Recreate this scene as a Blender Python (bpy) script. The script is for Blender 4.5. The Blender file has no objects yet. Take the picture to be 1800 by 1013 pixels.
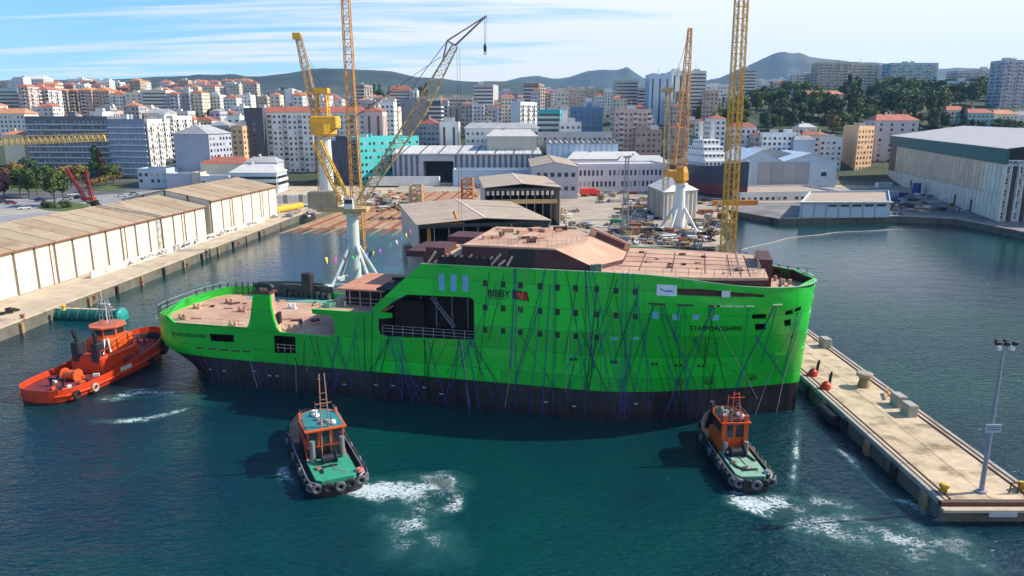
import bpy, bmesh, math, random
from mathutils import Vector, Matrix, noise, geometry
R = math.radians
rnd = random.Random(11)
sc = bpy.context.scene
COL = sc.collection

# ------------------------------------------------------------------ camera
CAM_H = 38.0
FPX = 1302.0                       # focal length in pixels of the 1800 px wide photograph
PITCH = math.atan((506.5 - 203.0) / FPX)
cam = bpy.data.cameras.new('camera')
cam.sensor_width = 36.0
cam.lens = 36.0 * FPX / 1800.0
cam.clip_start = 0.5
cam.clip_end = 20000
cam_o = bpy.data.objects.new('camera', cam)
COL.objects.link(cam_o)
cam_o.location = (0, 0, CAM_H)
cam_o.rotation_euler = (math.pi / 2 - PITCH, 0, 0)
sc.camera = cam_o

# ------------------------------------------------------------------ sky, sun, exposure
SUN_EL, SUN_AZ = 38.0, 8.0        # azimuth counted from +X towards +Y
world = bpy.data.worlds.new('World')
sc.world = world
world.use_nodes = True
wt = world.node_tree
wt.nodes.clear()


def N(t, typ, **kw):
    n = t.nodes.new(typ)
    for k, v in kw.items():
        setattr(n, k, v)
    return n


sky = N(wt, 'ShaderNodeTexSky', sky_type='NISHITA')
sky.sun_disc = False
sky.sun_elevation = R(SUN_EL)
sky.sun_rotation = R(90 - SUN_AZ)
sky.altitude = 0
sky.air_density = 1.0
sky.dust_density = 0.25
sky.ozone_density = 3.0
geo = N(wt, 'ShaderNodeTexCoord')
sep = N(wt, 'ShaderNodeSeparateXYZ')
wt.links.new(geo.outputs['Generated'], sep.inputs[0])
# high cirrus: a cloud sheet seen at a grazing angle
zz = N(wt, 'ShaderNodeMath', operation='ADD'); zz.inputs[1].default_value = 0.07
wt.links.new(sep.outputs['Z'], zz.inputs[0])
zc = N(wt, 'ShaderNodeMath', operation='MAXIMUM'); zc.inputs[1].default_value = 0.03
wt.links.new(zz.outputs[0], zc.inputs[0])
dx = N(wt, 'ShaderNodeMath', operation='DIVIDE'); dy = N(wt, 'ShaderNodeMath', operation='DIVIDE')
wt.links.new(sep.outputs['X'], dx.inputs[0]); wt.links.new(zc.outputs[0], dx.inputs[1])
wt.links.new(sep.outputs['Y'], dy.inputs[0]); wt.links.new(zc.outputs[0], dy.inputs[1])
cmb = N(wt, 'ShaderNodeCombineXYZ')
wt.links.new(dx.outputs[0], cmb.inputs[0]); wt.links.new(dy.outputs[0], cmb.inputs[1])
mp = N(wt, 'ShaderNodeMapping')
mp.inputs['Rotation'].default_value = (0, 0, R(-20)); mp.inputs['Scale'].default_value = (0.16, 0.85, 1)
mp.inputs['Location'].default_value = (3.1, 0.4, 0)
wt.links.new(cmb.outputs[0], mp.inputs[0])
cn = N(wt, 'ShaderNodeTexNoise'); cn.inputs['Scale'].default_value = 2.1; cn.inputs['Detail'].default_value = 9
cn.inputs['Roughness'].default_value = 0.62; cn.inputs['Distortion'].default_value = 0.5
wt.links.new(mp.outputs[0], cn.inputs['Vector'])
cn2 = N(wt, 'ShaderNodeTexNoise'); cn2.inputs['Scale'].default_value = 0.35; cn2.inputs['Detail'].default_value = 2
wt.links.new(cmb.outputs[0], cn2.inputs['Vector'])
# thicker cirrus towards the sun's side of the sky, as a wide drift that goes on outside the frame
bias = N(wt, 'ShaderNodeMapRange'); bias.inputs[1].default_value = -0.75; bias.inputs[2].default_value = 0.9
bias.inputs[3].default_value = -0.15; bias.inputs[4].default_value = 0.62
wt.links.new(sep.outputs['X'], bias.inputs[0])
low = N(wt, 'ShaderNodeMapRange'); low.inputs[1].default_value = 0.0; low.inputs[2].default_value = 0.50
low.inputs[3].default_value = 0.10; low.inputs[4].default_value = -0.34
wt.links.new(sep.outputs['Z'], low.inputs[0])
s1 = N(wt, 'ShaderNodeMath', operation='ADD'); s2 = N(wt, 'ShaderNodeMath', operation='ADD')
wt.links.new(cn.outputs['Fac'], s1.inputs[0]); wt.links.new(bias.outputs[0], s1.inputs[1])
wt.links.new(s1.outputs[0], s2.inputs[0]); wt.links.new(low.outputs[0], s2.inputs[1])
cr = N(wt, 'ShaderNodeMapRange', interpolation_type='SMOOTHSTEP')
cr.inputs[1].default_value = 0.46; cr.inputs[2].default_value = 0.74
cr.inputs[3].default_value = 0.0; cr.inputs[4].default_value = 0.93
wt.links.new(s2.outputs[0], cr.inputs[0])
cmix = N(wt, 'ShaderNodeMix', data_type='RGBA')
cmix.inputs['B'].default_value = (5.7, 5.75, 5.85, 1)
wt.links.new(cr.outputs[0], cmix.inputs['Factor'])
skym = N(wt, 'ShaderNodeMix', data_type='RGBA', blend_type='MULTIPLY'); skym.inputs['Factor'].default_value = 1
skym.inputs['B'].default_value = (0.54, 0.82, 1.08, 1)
wt.links.new(sky.outputs[0], skym.inputs['A'])
wt.links.new(skym.outputs['Result'], cmix.inputs['A'])
bg = N(wt, 'ShaderNodeBackground'); bg.inputs['Strength'].default_value = 0.14
wo = N(wt, 'ShaderNodeOutputWorld')
wt.links.new(cmix.outputs['Result'], bg.inputs[0]); wt.links.new(bg.outputs[0], wo.inputs[0])

sun = bpy.data.lights.new('sun', 'SUN')
sun.energy = 5.0
sun.angle = R(0.53)
sun.color = (1.0, 0.93, 0.82)
sun_o = bpy.data.objects.new('sun', sun)
COL.objects.link(sun_o)
sd = Vector((math.cos(R(SUN_EL)) * math.cos(R(SUN_AZ)), math.cos(R(SUN_EL)) * math.sin(R(SUN_AZ)), math.sin(R(SUN_EL))))
sun_o.rotation_euler = (-sd).to_track_quat('-Z', 'Y').to_euler()
sun_o.location = sd * 500

sc.view_settings.view_transform = 'Standard'
sc.view_settings.look = 'None'
sc.view_settings.gamma = 1
sc.view_settings.exposure = 0.5
sc.cycles.use_denoising = True
sc.cycles.max_bounces = 6
sc.cycles.diffuse_bounces = 2
sc.cycles.glossy_bounces = 3
sc.cycles.transparent_max_bounces = 12
sc.cycles.volume_bounces = 0
sc.cycles.caustics_reflective = False
sc.cycles.caustics_refractive = False


# ------------------------------------------------------------------ helpers
def ray(px, py):
    a = (px - 900.0) / FPX
    b = -(py - 506.5) / FPX
    return Vector((a, math.cos(PITCH) + b * math.sin(PITCH), -math.sin(PITCH) + b * math.cos(PITCH)))


def at(px, py, z=0.0):
    """ground point seen at a photo pixel, on the level z"""
    r = ray(px, py)
    t = (z - CAM_H) / r.z
    return Vector((r.x * t, r.y * t, z))


def atY(px, py, Y):
    """point seen at a photo pixel, at the distance Y"""
    r = ray(px, py)
    t = Y / r.y
    return Vector((r.x * t, Y, CAM_H + r.z * t))


WM = {}


def tag(o, label=None, cat=None, group=None, kind=None):
    if label: o['label'] = label
    if cat: o['category'] = cat
    if group: o['group'] = group
    if kind: o['kind'] = kind
    return o


def thing(name, label, cat, loc=(0, 0, 0), rz=0.0, group=None):
    o = bpy.data.objects.new(name, None)
    COL.objects.link(o)
    o.empty_display_size = 0.5
    o.location = loc
    o.rotation_euler = (0, 0, rz)
    WM[o.name] = Matrix.Translation(Vector(loc)) @ Matrix.Rotation(rz, 4, 'Z')
    return tag(o, label, cat, group)


class MB:
    """collects simple solids and links them as ONE mesh object"""

    def __init__(self):
        self.v = []; self.f = []; self.m = []; self.mi = 0; self.T = None

    def add(self, vs, fs, mi=None):
        b = len(self.v)
        if self.T is not None:
            vs = [self.T @ Vector(p) for p in vs]
        self.v += [tuple(p) for p in vs]
        self.f += [tuple(i + b for i in q) for q in fs]
        self.m += [self.mi if mi is None else mi] * len(fs)
        return self

    def box(self, a, b, mi=None):
        x0, y0, z0 = a; x1, y1, z1 = b
        v = [(x0, y0, z0), (x1, y0, z0), (x1, y1, z0), (x0, y1, z0), (x0, y0, z1), (x1, y0, z1), (x1, y1, z1), (x0, y1, z1)]
        return self.add(v, [(0, 3, 2, 1), (4, 5, 6, 7), (0, 1, 5, 4), (1, 2, 6, 5), (2, 3, 7, 6), (3, 0, 4, 7)], mi)

    def cbox(self, c, s, rz=0.0, mi=None, M=None):
        m = M if M is not None else Matrix.Rotation(rz, 3, 'Z')
        c = Vector(c); hx, hy, hz = s[0] / 2, s[1] / 2, s[2] / 2
        v = [c + m @ Vector((x * hx, y * hy, z * hz)) for z in (-1, 1) for x, y in ((-1, -1), (1, -1), (1, 1), (-1, 1))]
        return self.add(v, [(0, 3, 2, 1), (4, 5, 6, 7), (0, 1, 5, 4), (1, 2, 6, 5), (2, 3, 7, 6), (3, 0, 4, 7)], mi)

    def bevbox(self, c, s, bev, rz=0.0, mi=None):
        """box with chamfered top and vertical edges"""
        m = Matrix.Rotation(rz, 3, 'Z'); c = Vector(c); hx, hy, hz = s[0] / 2, s[1] / 2, s[2] / 2
        def ring(e, z):
            q = []
            for sx, sy in ((1, 1), (-1, 1), (-1, -1), (1, -1)):
                p1 = (sx * (hx - e), sy * (hy - e - bev)); p2 = (sx * (hx - e - bev), sy * (hy - e))
                q += [p1, p2] if sx * sy > 0 else [p2, p1]
            return [c + m @ Vector((x, y, z)) for x, y in q]
        v = ring(0, -hz) + ring(0, hz - bev) + ring(bev, hz)
        f = []
        for k in (0, 8):
            for i in range(8):
                j = (i + 1) % 8
                f.append((k + i, k + j, k + 8 + j, k + 8 + i))
        f.append(tuple(range(16, 24))); f.append(tuple(range(7, -1, -1)))
        return self.add(v, f, mi)

    def prism(self, poly, z0, z1, mi=None, top=None):
        n = len(poly)
        a = sum(poly[i][0] * poly[(i + 1) % n][1] - poly[(i + 1) % n][0] * poly[i][1] for i in range(n))
        if a < 0: poly = poly[::-1]
        v = [(p[0], p[1], z0) for p in poly] + [(p[0], p[1], z1) for p in poly]
        f = [(i, (i + 1) % n, n + (i + 1) % n, n + i) for i in range(n)]
        self.add(v, f, mi)
        return self.add(v, [tuple(range(n, 2 * n)), tuple(range(n - 1, -1, -1))], mi if top is None else top)

    def tube(self, p, q, r, n=6, r2=None, mi=None, cap=True):
        p = Vector(p); q = Vector(q); d = q - p
        if d.length < 1e-6: return self
        d.normalize()
        u = d.orthogonal().normalized(); w = d.cross(u)
        r2 = r if r2 is None else r2
        v = []
        for c, rr in ((p, r), (q, r2)):
            for i in range(n):
                a = 2 * math.pi * i / n
                v.append(c + (u * math.cos(a) + w * math.sin(a)) * rr)
        f = [(i, (i + 1) % n, n + (i + 1) % n, n + i) for i in range(n)]
        if cap: f += [tuple(range(n - 1, -1, -1)), tuple(range(n, 2 * n))]
        return self.add(v, f, mi)

    def path(self, pts, r, n=5, mi=None):
        for a, b in zip(pts[:-1], pts[1:]):
            self.tube(a, b, r, n, mi=mi)
        return self

    def beam(self, p, q, w, h=None, mi=None):
        """square bar from p to q"""
        p = Vector(p); q = Vector(q); d = (q - p)
        L = d.length
        if L < 1e-6: return self
        d.normalize()
        s = d.cross(Vector((0, 0, 1)))
        if s.length < 1e-3: s = Vector((1, 0, 0))
        s.normalize(); t = s.cross(d); h = w if h is None else h
        v = [c + s * a * w / 2 + t * b * h / 2 for c in (p, q) for a, b in ((-1, -1), (1, -1), (1, 1), (-1, 1))]
        return self.add(v, [(0, 3, 2, 1), (4, 5, 6, 7), (0, 1, 5, 4), (1, 2, 6, 5), (2, 3, 7, 6), (3, 0, 4, 7)], mi)

    def ring(self, c, axis, Rr, r, n=14, m=6, mi=None):
        c = Vector(c); ax = Vector(axis).normalized(); u = ax.orthogonal().normalized(); w = ax.cross(u)
        v = []; f = []
        for i in range(n):
            a = 2 * math.pi * i / n; e = u * math.cos(a) + w * math.sin(a)
            for j in range(m):
                b = 2 * math.pi * j / m
                v.append(c + e * (Rr + r * math.cos(b)) + ax * (r * math.sin(b)))
        for i in range(n):
            for j in range(m):
                f.append((i * m + j, ((i + 1) % n) * m + j, ((i + 1) % n) * m + (j + 1) % m, i * m + (j + 1) % m))
        return self.add(v, f, mi)

    def lathe(self, c, prof, n=16, mi=None):
        c = Vector(c); v = []; f = []
        for r, z in prof:
            for i in range(n):
                a = 2 * math.pi * i / n
                v.append(c + Vector((r * math.cos(a), r * math.sin(a), z)))
        for k in range(len(prof) - 1):
            for i in range(n):
                j = (i + 1) % n
                f.append((k * n + i, k * n + j, (k + 1) * n + j, (k + 1) * n + i))
        f.append(tuple(range(n - 1, -1, -1))); k = (len(prof) - 1) * n; f.append(tuple(range(k, k + n)))
        return self.add(v, f, mi)

    def quad(self, a, b, c, d, mi=None):
        return self.add([a, b, c, d], [(0, 1, 2, 3)], mi)

    def grid(self, rows, mi=None, closed=False):
        n = len(rows[0]); v = [p for r in rows for p in r]; f = []
        for i in range(len(rows) - 1):
            for j in range(n - 1 + (1 if closed else 0)):
                k = (j + 1) % n
                f.append((i * n + j, i * n + k, (i + 1) * n + k, (i + 1) * n + j))
        return self.add(v, f, mi)

    def mesh(self, name, mats):
        me = bpy.data.meshes.new(name)
        me.from_pydata(self.v, [], self.f)
        mats = mats if isinstance(mats, (list, tuple)) else [mats]
        for m in mats: me.materials.append(m)
        if len(mats) > 1: me.polygons.foreach_set('material_index', self.m)
        me.update()
        return me

    def build(self, name, mats, parent=None, world=False, smooth=False, kind=None):
        """link as one object; with world=True the vertices are world points and become local to the parent"""
        if not self.v: return None
        loc = None
        if parent is not None:
            M = WM[parent.name]
            if world:
                inv = M.inverted(); self.v = [tuple(inv @ Vector(p)) for p in self.v]
        else:
            xs = [p[0] for p in self.v]; ys = [p[1] for p in self.v]; zs = [p[2] for p in self.v]
            loc = Vector(((min(xs) + max(xs)) / 2, (min(ys) + max(ys)) / 2, min(zs)))
            self.v = [(p[0] - loc.x, p[1] - loc.y, p[2] - loc.z) for p in self.v]
        me = self.mesh(name, mats)
        if smooth:
            me.polygons.foreach_set('use_smooth', [True] * len(me.polygons))
        o = bpy.data.objects.new(name, me)
        COL.objects.link(o)
        if parent is not None:
            o.parent = parent; WM[o.name] = WM[parent.name]
        else:
            o.location = loc; WM[o.name] = Matrix.Translation(loc)
        if kind: o['kind'] = kind
        return o


def link_mesh(name, me, parent=None, loc=(0, 0, 0), rot=(0, 0, 0), scale=(1, 1, 1)):
    o = bpy.data.objects.new(name, me)
    COL.objects.link(o)
    o.location = loc; o.rotation_euler = rot; o.scale = scale
    if parent is not None:
        o.parent = parent
        WM[o.name] = WM[parent.name] @ Matrix.LocRotScale(Vector(loc), None, None)
    else:
        WM[o.name] = Matrix.Translation(Vector(loc))
    return o


CHILD = {}


def dup(root, loc, rz=None, label=None, group=None, scale=None):
    r = root.copy(); COL.objects.link(r); r.location = loc
    if rz is not None: r.rotation_euler = (0, 0, rz)
    if scale: r.scale = scale
    if label: r['label'] = label
    if group: r['group'] = group
    WM[r.name] = Matrix.Translation(Vector(loc)) @ Matrix.Rotation(r.rotation_euler.z, 4, 'Z')
    for ch in list(root.children):
        c = ch.copy(); COL.objects.link(c); c.parent = r
        WM[c.name] = WM[r.name]
        for g in list(ch.children):
            d = g.copy(); COL.objects.link(d); d.parent = c
    return r


# ------------------------------------------------------------------ materials
def mat(name, col, rough=0.6, metal=0.0, var=0.18, scale=0.6, col2=None, c2lo=0.55, c2hi=0.7, c2scale=None,
        streak=None, streak_amt=0.5, bump=0.0, bscale=4.0, spec=0.4, coat=0.0, rand=0.0):
    """weathered paint, concrete, metal: base colour with two noises, optional second colour in patches and vertical streaks"""
    m = bpy.data.materials.new(name); m.use_nodes = True; t = m.node_tree
    p = t.nodes['Principled BSDF']
    p.inputs['Roughness'].default_value = rough; p.inputs['Metallic'].default_value = metal
    p.inputs['Specular IOR Level'].default_value = spec
    p.inputs['Coat Weight'].default_value = coat
    tc = N(t, 'ShaderNodeTexCoord')
    def nz(sc_, det=5, vec=None, mapsc=None):
        n = N(t, 'ShaderNodeTexNoise'); n.inputs['Scale'].default_value = sc_; n.inputs['Detail'].default_value = det
        n.inputs['Roughness'].default_value = 0.6
        src = tc.outputs['Object']
        if mapsc:
            k = N(t, 'ShaderNodeMapping'); k.inputs['Scale'].default_value = mapsc
            t.links.new(src, k.inputs[0]); src = k.outputs[0]
        t.links.new(src, n.inputs['Vector'])
        return n.outputs['Fac']
    c = (*col, 1)
    mul = N(t, 'ShaderNodeMapRange'); mul.inputs[1].default_value = 0.25; mul.inputs[2].default_value = 0.75
    mul.inputs[3].default_value = 1 - var; mul.inputs[4].default_value = 1 + var
    t.links.new(nz(scale), mul.inputs[0])
    sc1 = N(t, 'ShaderNodeVectorMath', operation='SCALE'); sc1.inputs[0].default_value = col
    t.links.new(mul.outputs[0], sc1.inputs['Scale'])
    out = sc1.outputs[0]
    def mixin(fac, c2):
        nonlocal out
        x = N(t, 'ShaderNodeMix', data_type='RGBA'); x.inputs['B'].default_value = (*c2, 1)
        t.links.new(fac, x.inputs['Factor']); t.links.new(out, x.inputs['A']); out = x.outputs['Result']
    if col2:
        k = N(t, 'ShaderNodeMapRange', interpolation_type='SMOOTHSTEP'); k.inputs[1].default_value = c2lo; k.inputs[2].default_value = c2hi
        t.links.new(nz(c2scale or scale * 0.4, 7), k.inputs[0]); mixin(k.outputs[0], col2)
    if streak:
        k = N(t, 'ShaderNodeMapRange', interpolation_type='SMOOTHSTEP'); k.inputs[1].default_value = 0.52; k.inputs[2].default_value = 0.75
        k.inputs[4].default_value = streak_amt
        t.links.new(nz(1.0, 6, mapsc=(1.3, 1.3, 0.09)), k.inputs[0]); mixin(k.outputs[0], streak)
    if rand:
        oi = N(t, 'ShaderNodeObjectInfo'); k = N(t, 'ShaderNodeMapRange'); k.inputs[3].default_value = 1 - rand; k.inputs[4].default_value = 1 + rand
        t.links.new(oi.outputs['Random'], k.inputs[0])
        s = N(t, 'ShaderNodeVectorMath', operation='SCALE'); t.links.new(out, s.inputs[0]); t.links.new(k.outputs[0], s.inputs['Scale']); out = s.outputs[0]
    t.links.new(out, p.inputs['Base Color'])
    if bump:
        b = N(t, 'ShaderNodeBump'); b.inputs['Strength'].default_value = bump; b.inputs['Distance'].default_value = 0.1
        t.links.new(nz(bscale, 6), b.inputs['Height']); t.links.new(b.outputs[0], p.inputs['Normal'])
    return m


MT = dict(
    concrete=mat('concrete', (0.36, 0.33, 0.28), 0.85, scale=0.35, var=0.25, col2=(0.24, 0.21, 0.17), bump=0.3),
    quay=mat('quay', (0.48, 0.39, 0.28), 0.88, scale=0.3, var=0.25, col2=(0.30, 0.22, 0.15), bump=0.25),
    quay_wall=mat('quay_wall', (0.13, 0.12, 0.095), 0.85, scale=0.5, var=0.3, col2=(0.03, 0.04, 0.03), streak=(0.05, 0.05, 0.045), bump=0.5),
    pier=mat('pier', (0.53, 0.41, 0.265), 0.88, scale=0.9, var=0.22, col2=(0.25, 0.18, 0.11), c2lo=0.47, c2hi=0.68, c2scale=0.35, bump=0.3, rand=0.07),
    yard_dark=mat('yard_dark', (0.20, 0.19, 0.18), 0.9, scale=0.12, var=0.35, col2=(0.10, 0.10, 0.10), c2scale=0.05, c2lo=.45),
    asphalt=mat('asphalt', (0.10, 0.10, 0.10), 0.9, scale=0.15, var=0.3, col2=(0.17, 0.16, 0.15)),
    yard=mat('yard', (0.36, 0.30, 0.23), 0.9, scale=0.12, var=0.3, col2=(0.19, 0.165, 0.14), c2scale=0.05),
    steel=mat('steel', (0.30, 0.31, 0.33), 0.45, metal=0.5),
    dark=mat('dark', (0.02, 0.02, 0.022), 0.6),
    rubber=mat('rubber', (0.018, 0.018, 0.02), 0.75, var=0.3, scale=2),
    white=mat('white', (0.72, 0.72, 0.70), 0.5, var=0.08, streak=(0.45, 0.40, 0.34), streak_amt=0.35),
    yellow=mat('yellow', (0.72, 0.40, 0.03), 0.5, var=0.2, streak=(0.35, 0.14, 0.03)),
    orange=mat('orange', (0.66, 0.22, 0.02), 0.5, var=0.2, streak=(0.30, 0.09, 0.02)),
    lattice=mat('lattice', (0.62, 0.30, 0.06), 0.55, var=0.3, scale=1.0, streak=(0.32, 0.12, 0.03)),
    tan=mat('tan', (0.50, 0.34, 0.16), 0.6, var=0.2, scale=1.0, streak=(0.30, 0.15, 0.06)),
    rust=mat('rust', (0.24, 0.085, 0.04), 0.8, var=0.35, scale=1.5),
    red=mat('red', (0.55, 0.03, 0.02), 0.45),
    glass=mat('glass', (0.025, 0.032, 0.045), 0.08, spec=0.6, rand=0.3),
    wood=mat('wood', (0.28, 0.19, 0.10), 0.85, var=0.3),
)
# ------------------------------------------------------------------ the water
def water_material():
    m = bpy.data.materials.new('sea_water'); m.use_nodes = True; t = m.node_tree
    p = t.nodes['Principled BSDF']
    g = N(t, 'ShaderNodeNewGeometry')
    def nz(scale, det=4, mapsc=(1, 1, 1), rot=0, dist=0.0):
        k = N(t, 'ShaderNodeMapping'); k.inputs['Scale'].default_value = mapsc; k.inputs['Rotation'].default_value = (0, 0, rot)
        t.links.new(g.outputs['Position'], k.inputs[0])
        n = N(t, 'ShaderNodeTexNoise'); n.inputs['Scale'].default_value = scale; n.inputs['Detail'].default_value = det
        n.inputs['Roughness'].default_value = 0.58; n.inputs['Distortion'].default_value = dist
        t.links.new(k.outputs[0], n.inputs['Vector'])
        return n.outputs['Fac']
    big = N(t, 'ShaderNodeMapRange', interpolation_type='SMOOTHSTEP'); big.inputs[1].default_value = 0.38; big.inputs[2].default_value = 0.62
    t.links.new(nz(0.022, 3, dist=0.6), big.inputs[0])
    c = N(t, 'ShaderNodeMix', data_type='RGBA')
    c.inputs['A'].default_value = (0.0012, 0.024, 0.037, 1); c.inputs['B'].default_value = (0.001, 0.044, 0.040, 1)
    t.links.new(big.outputs[0], c.inputs['Factor']); t.links.new(c.outputs['Result'], p.inputs['Base Color'])
    p.inputs['Roughness'].default_value = 0.05; p.inputs['IOR'].default_value = 1.36
    # the basins between the quays lie sheltered: the chop dies down there
    sp = N(t, 'ShaderNodeSeparateXYZ'); t.links.new(g.outputs['Position'], sp.inputs[0])
    calm = N(t, 'ShaderNodeMapRange', interpolation_type='SMOOTHSTEP'); calm.inputs[1].default_value = 80; calm.inputs[2].default_value = 190
    calm.inputs[3].default_value = 1.75; calm.inputs[4].default_value = 0.30
    t.links.new(sp.outputs['Y'], calm.inputs[0])
    def bump(h, dist, strength, prev=None):
        b = N(t, 'ShaderNodeBump'); b.inputs['Distance'].default_value = dist
        ms = N(t, 'ShaderNodeMath', operation='MULTIPLY'); ms.inputs[1].default_value = strength
        t.links.new(calm.outputs[0], ms.inputs[0]); t.links.new(ms.outputs[0], b.inputs['Strength'])
        t.links.new(h, b.inputs['Height'])
        if prev is not None: t.links.new(prev, b.inputs['Normal'])
        return b.outputs[0]
    # the chop comes and goes in patches, as under a light breeze
    patch = N(t, 'ShaderNodeMapRange'); patch.inputs[1].default_value = 0.35; patch.inputs[2].default_value = 0.65
    patch.inputs[3].default_value = 0.45; patch.inputs[4].default_value = 1.0
    t.links.new(nz(0.035, 3, dist=0.8), patch.inputs[0])
    b = bump(nz(0.14, 2, (1, 2.2, 1), 0.3), 0.5, 0.5)
    b = bump(nz(0.85, 3, (1, 2.3, 1), -0.25, 0.4), 0.20, 0.8, b)
    s = N(t, 'ShaderNodeMath', operation='MULTIPLY'); t.links.new(nz(2.6, 3, (1, 1.8, 1), 0.6), s.inputs[0]); t.links.new(patch.outputs[0], s.inputs[1])
    b = bump(s.outputs[0], 0.055, 0.9, b)
    t.links.new(b, p.inputs['Normal'])
    return m


MT['water'] = water_material()
w = MB()
w.quad((-900, -60, 0), (900, -60, 0), (900, 700, 0), (-900, 700, 0))
tag(w.build('sea_water', MT['water']), kind='structure')


def foam_material():
    m = bpy.data.materials.new('foam'); m.use_nodes = True; t = m.node_tree
    p = t.nodes['Principled BSDF']; p.inputs['Base Color'].default_value = (0.62, 0.70, 0.70, 1); p.inputs['Roughness'].default_value = 0.6
    at_ = N(t, 'ShaderNodeAttribute', attribute_name='cover')
    g = N(t, 'ShaderNodeNewGeometry')
    n = N(t, 'ShaderNodeTexNoise'); n.inputs['Scale'].default_value = 1.15; n.inputs['Detail'].default_value = 9; n.inputs['Roughness'].default_value = 0.68
    n.inputs['Distortion'].default_value = 1.6
    k = N(t, 'ShaderNodeMapping'); k.inputs['Scale'].default_value = (0.55, 1.0, 1)
    t.links.new(g.outputs['Position'], k.inputs[0]); t.links.new(k.outputs[0], n.inputs['Vector'])
    # thin curling threads: where the noise passes its middle value
    a = N(t, 'ShaderNodeMath', operation='SUBTRACT'); a.inputs[1].default_value = 0.5; t.links.new(n.outputs['Fac'], a.inputs[0])
    ab = N(t, 'ShaderNodeMath', operation='ABSOLUTE'); t.links.new(a.outputs[0], ab.inputs[0])
    th = N(t, 'ShaderNodeMapRange', interpolation_type='SMOOTHSTEP'); th.inputs[1].default_value = 0.0; th.inputs[2].default_value = 0.085
    th.inputs[3].default_value = 1.0; th.inputs[4].default_value = 0.0
    t.links.new(ab.outputs[0], th.inputs[0])
    n2 = N(t, 'ShaderNodeTexNoise'); n2.inputs['Scale'].default_value = 4.5; n2.inputs['Detail'].default_value = 6
    t.links.new(g.outputs['Position'], n2.inputs['Vector'])
    q = N(t, 'ShaderNodeMath', operation='ADD'); t.links.new(th.outputs[0], q.inputs[0]); t.links.new(n2.outputs['Fac'], q.inputs[1])
    n3 = N(t, 'ShaderNodeTexNoise'); n3.inputs['Scale'].default_value = 0.32; n3.inputs['Detail'].default_value = 3
    t.links.new(g.outputs['Position'], n3.inputs['Vector'])
    brk = N(t, 'ShaderNodeMapRange', interpolation_type='SMOOTHSTEP'); brk.inputs[1].default_value = 0.36; brk.inputs[2].default_value = 0.62
    brk.inputs[3].default_value = 0.55; brk.inputs[4].default_value = 1.4
    t.links.new(n3.outputs['Fac'], brk.inputs[0])
    cv = N(t, 'ShaderNodeMath', operation='MULTIPLY'); t.links.new(at_.outputs['Fac'], cv.inputs[0]); t.links.new(brk.outputs[0], cv.inputs[1])
    q2 = N(t, 'ShaderNodeMath', operation='MULTIPLY'); t.links.new(q.outputs[0], q2.inputs[0]); t.links.new(cv.outputs[0], q2.inputs[1])
    f = N(t, 'ShaderNodeMapRange', interpolation_type='SMOOTHSTEP'); f.inputs[1].default_value = 0.36; f.inputs[2].default_value = 1.30
    f.inputs[4].default_value = 0.92
    t.links.new(q2.outputs[0], f.inputs[0])
    und = N(t, 'ShaderNodeMath', operation='MULTIPLY'); und.inputs[1].default_value = 0.42; t.links.new(cv.outputs[0], und.inputs[0])
    al = N(t, 'ShaderNodeMath', operation='MAXIMUM'); t.links.new(f.outputs[0], al.inputs[0]); t.links.new(und.outputs[0], al.inputs[1])
    t.links.new(al.outputs[0], p.inputs['Alpha'])
    cm = N(t, 'ShaderNodeMix', data_type='RGBA'); cm.inputs['A'].default_value = (0.06, 0.26, 0.25, 1); cm.inputs['B'].default_value = (0.60, 0.68, 0.68, 1)
    sq = N(t, 'ShaderNodeMapRange'); sq.inputs[2].default_value = 0.45; t.links.new(f.outputs[0], sq.inputs[0])
    t.links.new(sq.outputs[0], cm.inputs['Factor']); t.links.new(cm.outputs['Result'], p.inputs['Base Color'])
    b = N(t, 'ShaderNodeBump'); b.inputs['Distance'].default_value = 0.15; t.links.new(n2.outputs['Fac'], b.inputs['Height']); t.links.new(b.outputs[0], p.inputs['Normal'])
    return m


MT['foam'] = foam_material()


def foam(pts, z=0.03, name='foam'):
    """a churned patch along a line of (point, half width, cover); cover fades to nothing at the rim"""
    rows = []; cov = []
    fine = []
    for i in range(len(pts) - 1):
        for k in range(6):
            u = k / 6
            a, b = pts[i], pts[i + 1]
            fine.append((a[0].lerp(b[0], u), a[1] + (b[1] - a[1]) * u, a[2] + (b[2] - a[2]) * u))
    fine.append(pts[-1])
    n = len(fine)
    for i, (p, w_, c) in enumerate(fine):
        d = (fine[min(i + 1, n - 1)][0] - fine[max(i - 1, 0)][0]); d.z = 0
        d.normalize(); s = Vector((-d.y, d.x, 0))
        end = min(1, min(i, n - 1 - i) / 4.0)
        row = []
        for j in range(9):
            v = (j - 4) / 4
            e = 1 + 0.35 * noise.noise(Vector((p.x * 0.3, p.y * 0.3, j)))
            q = p + s * v * w_ * e
            row.append((q.x, q.y, z))
            cov.append(c * end * (1 - abs(v)) ** 0.7)
        rows.append(row)
    mb = MB(); mb.grid(rows)
    o = mb.build(name, MT['foam'], kind='stuff')
    o.data.attributes.new('cover', 'FLOAT', 'POINT').data.foreach_set('value', cov)
    o.visible_shadow = True
    return o


def W(px, py): return at(px, py, 0)


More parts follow.
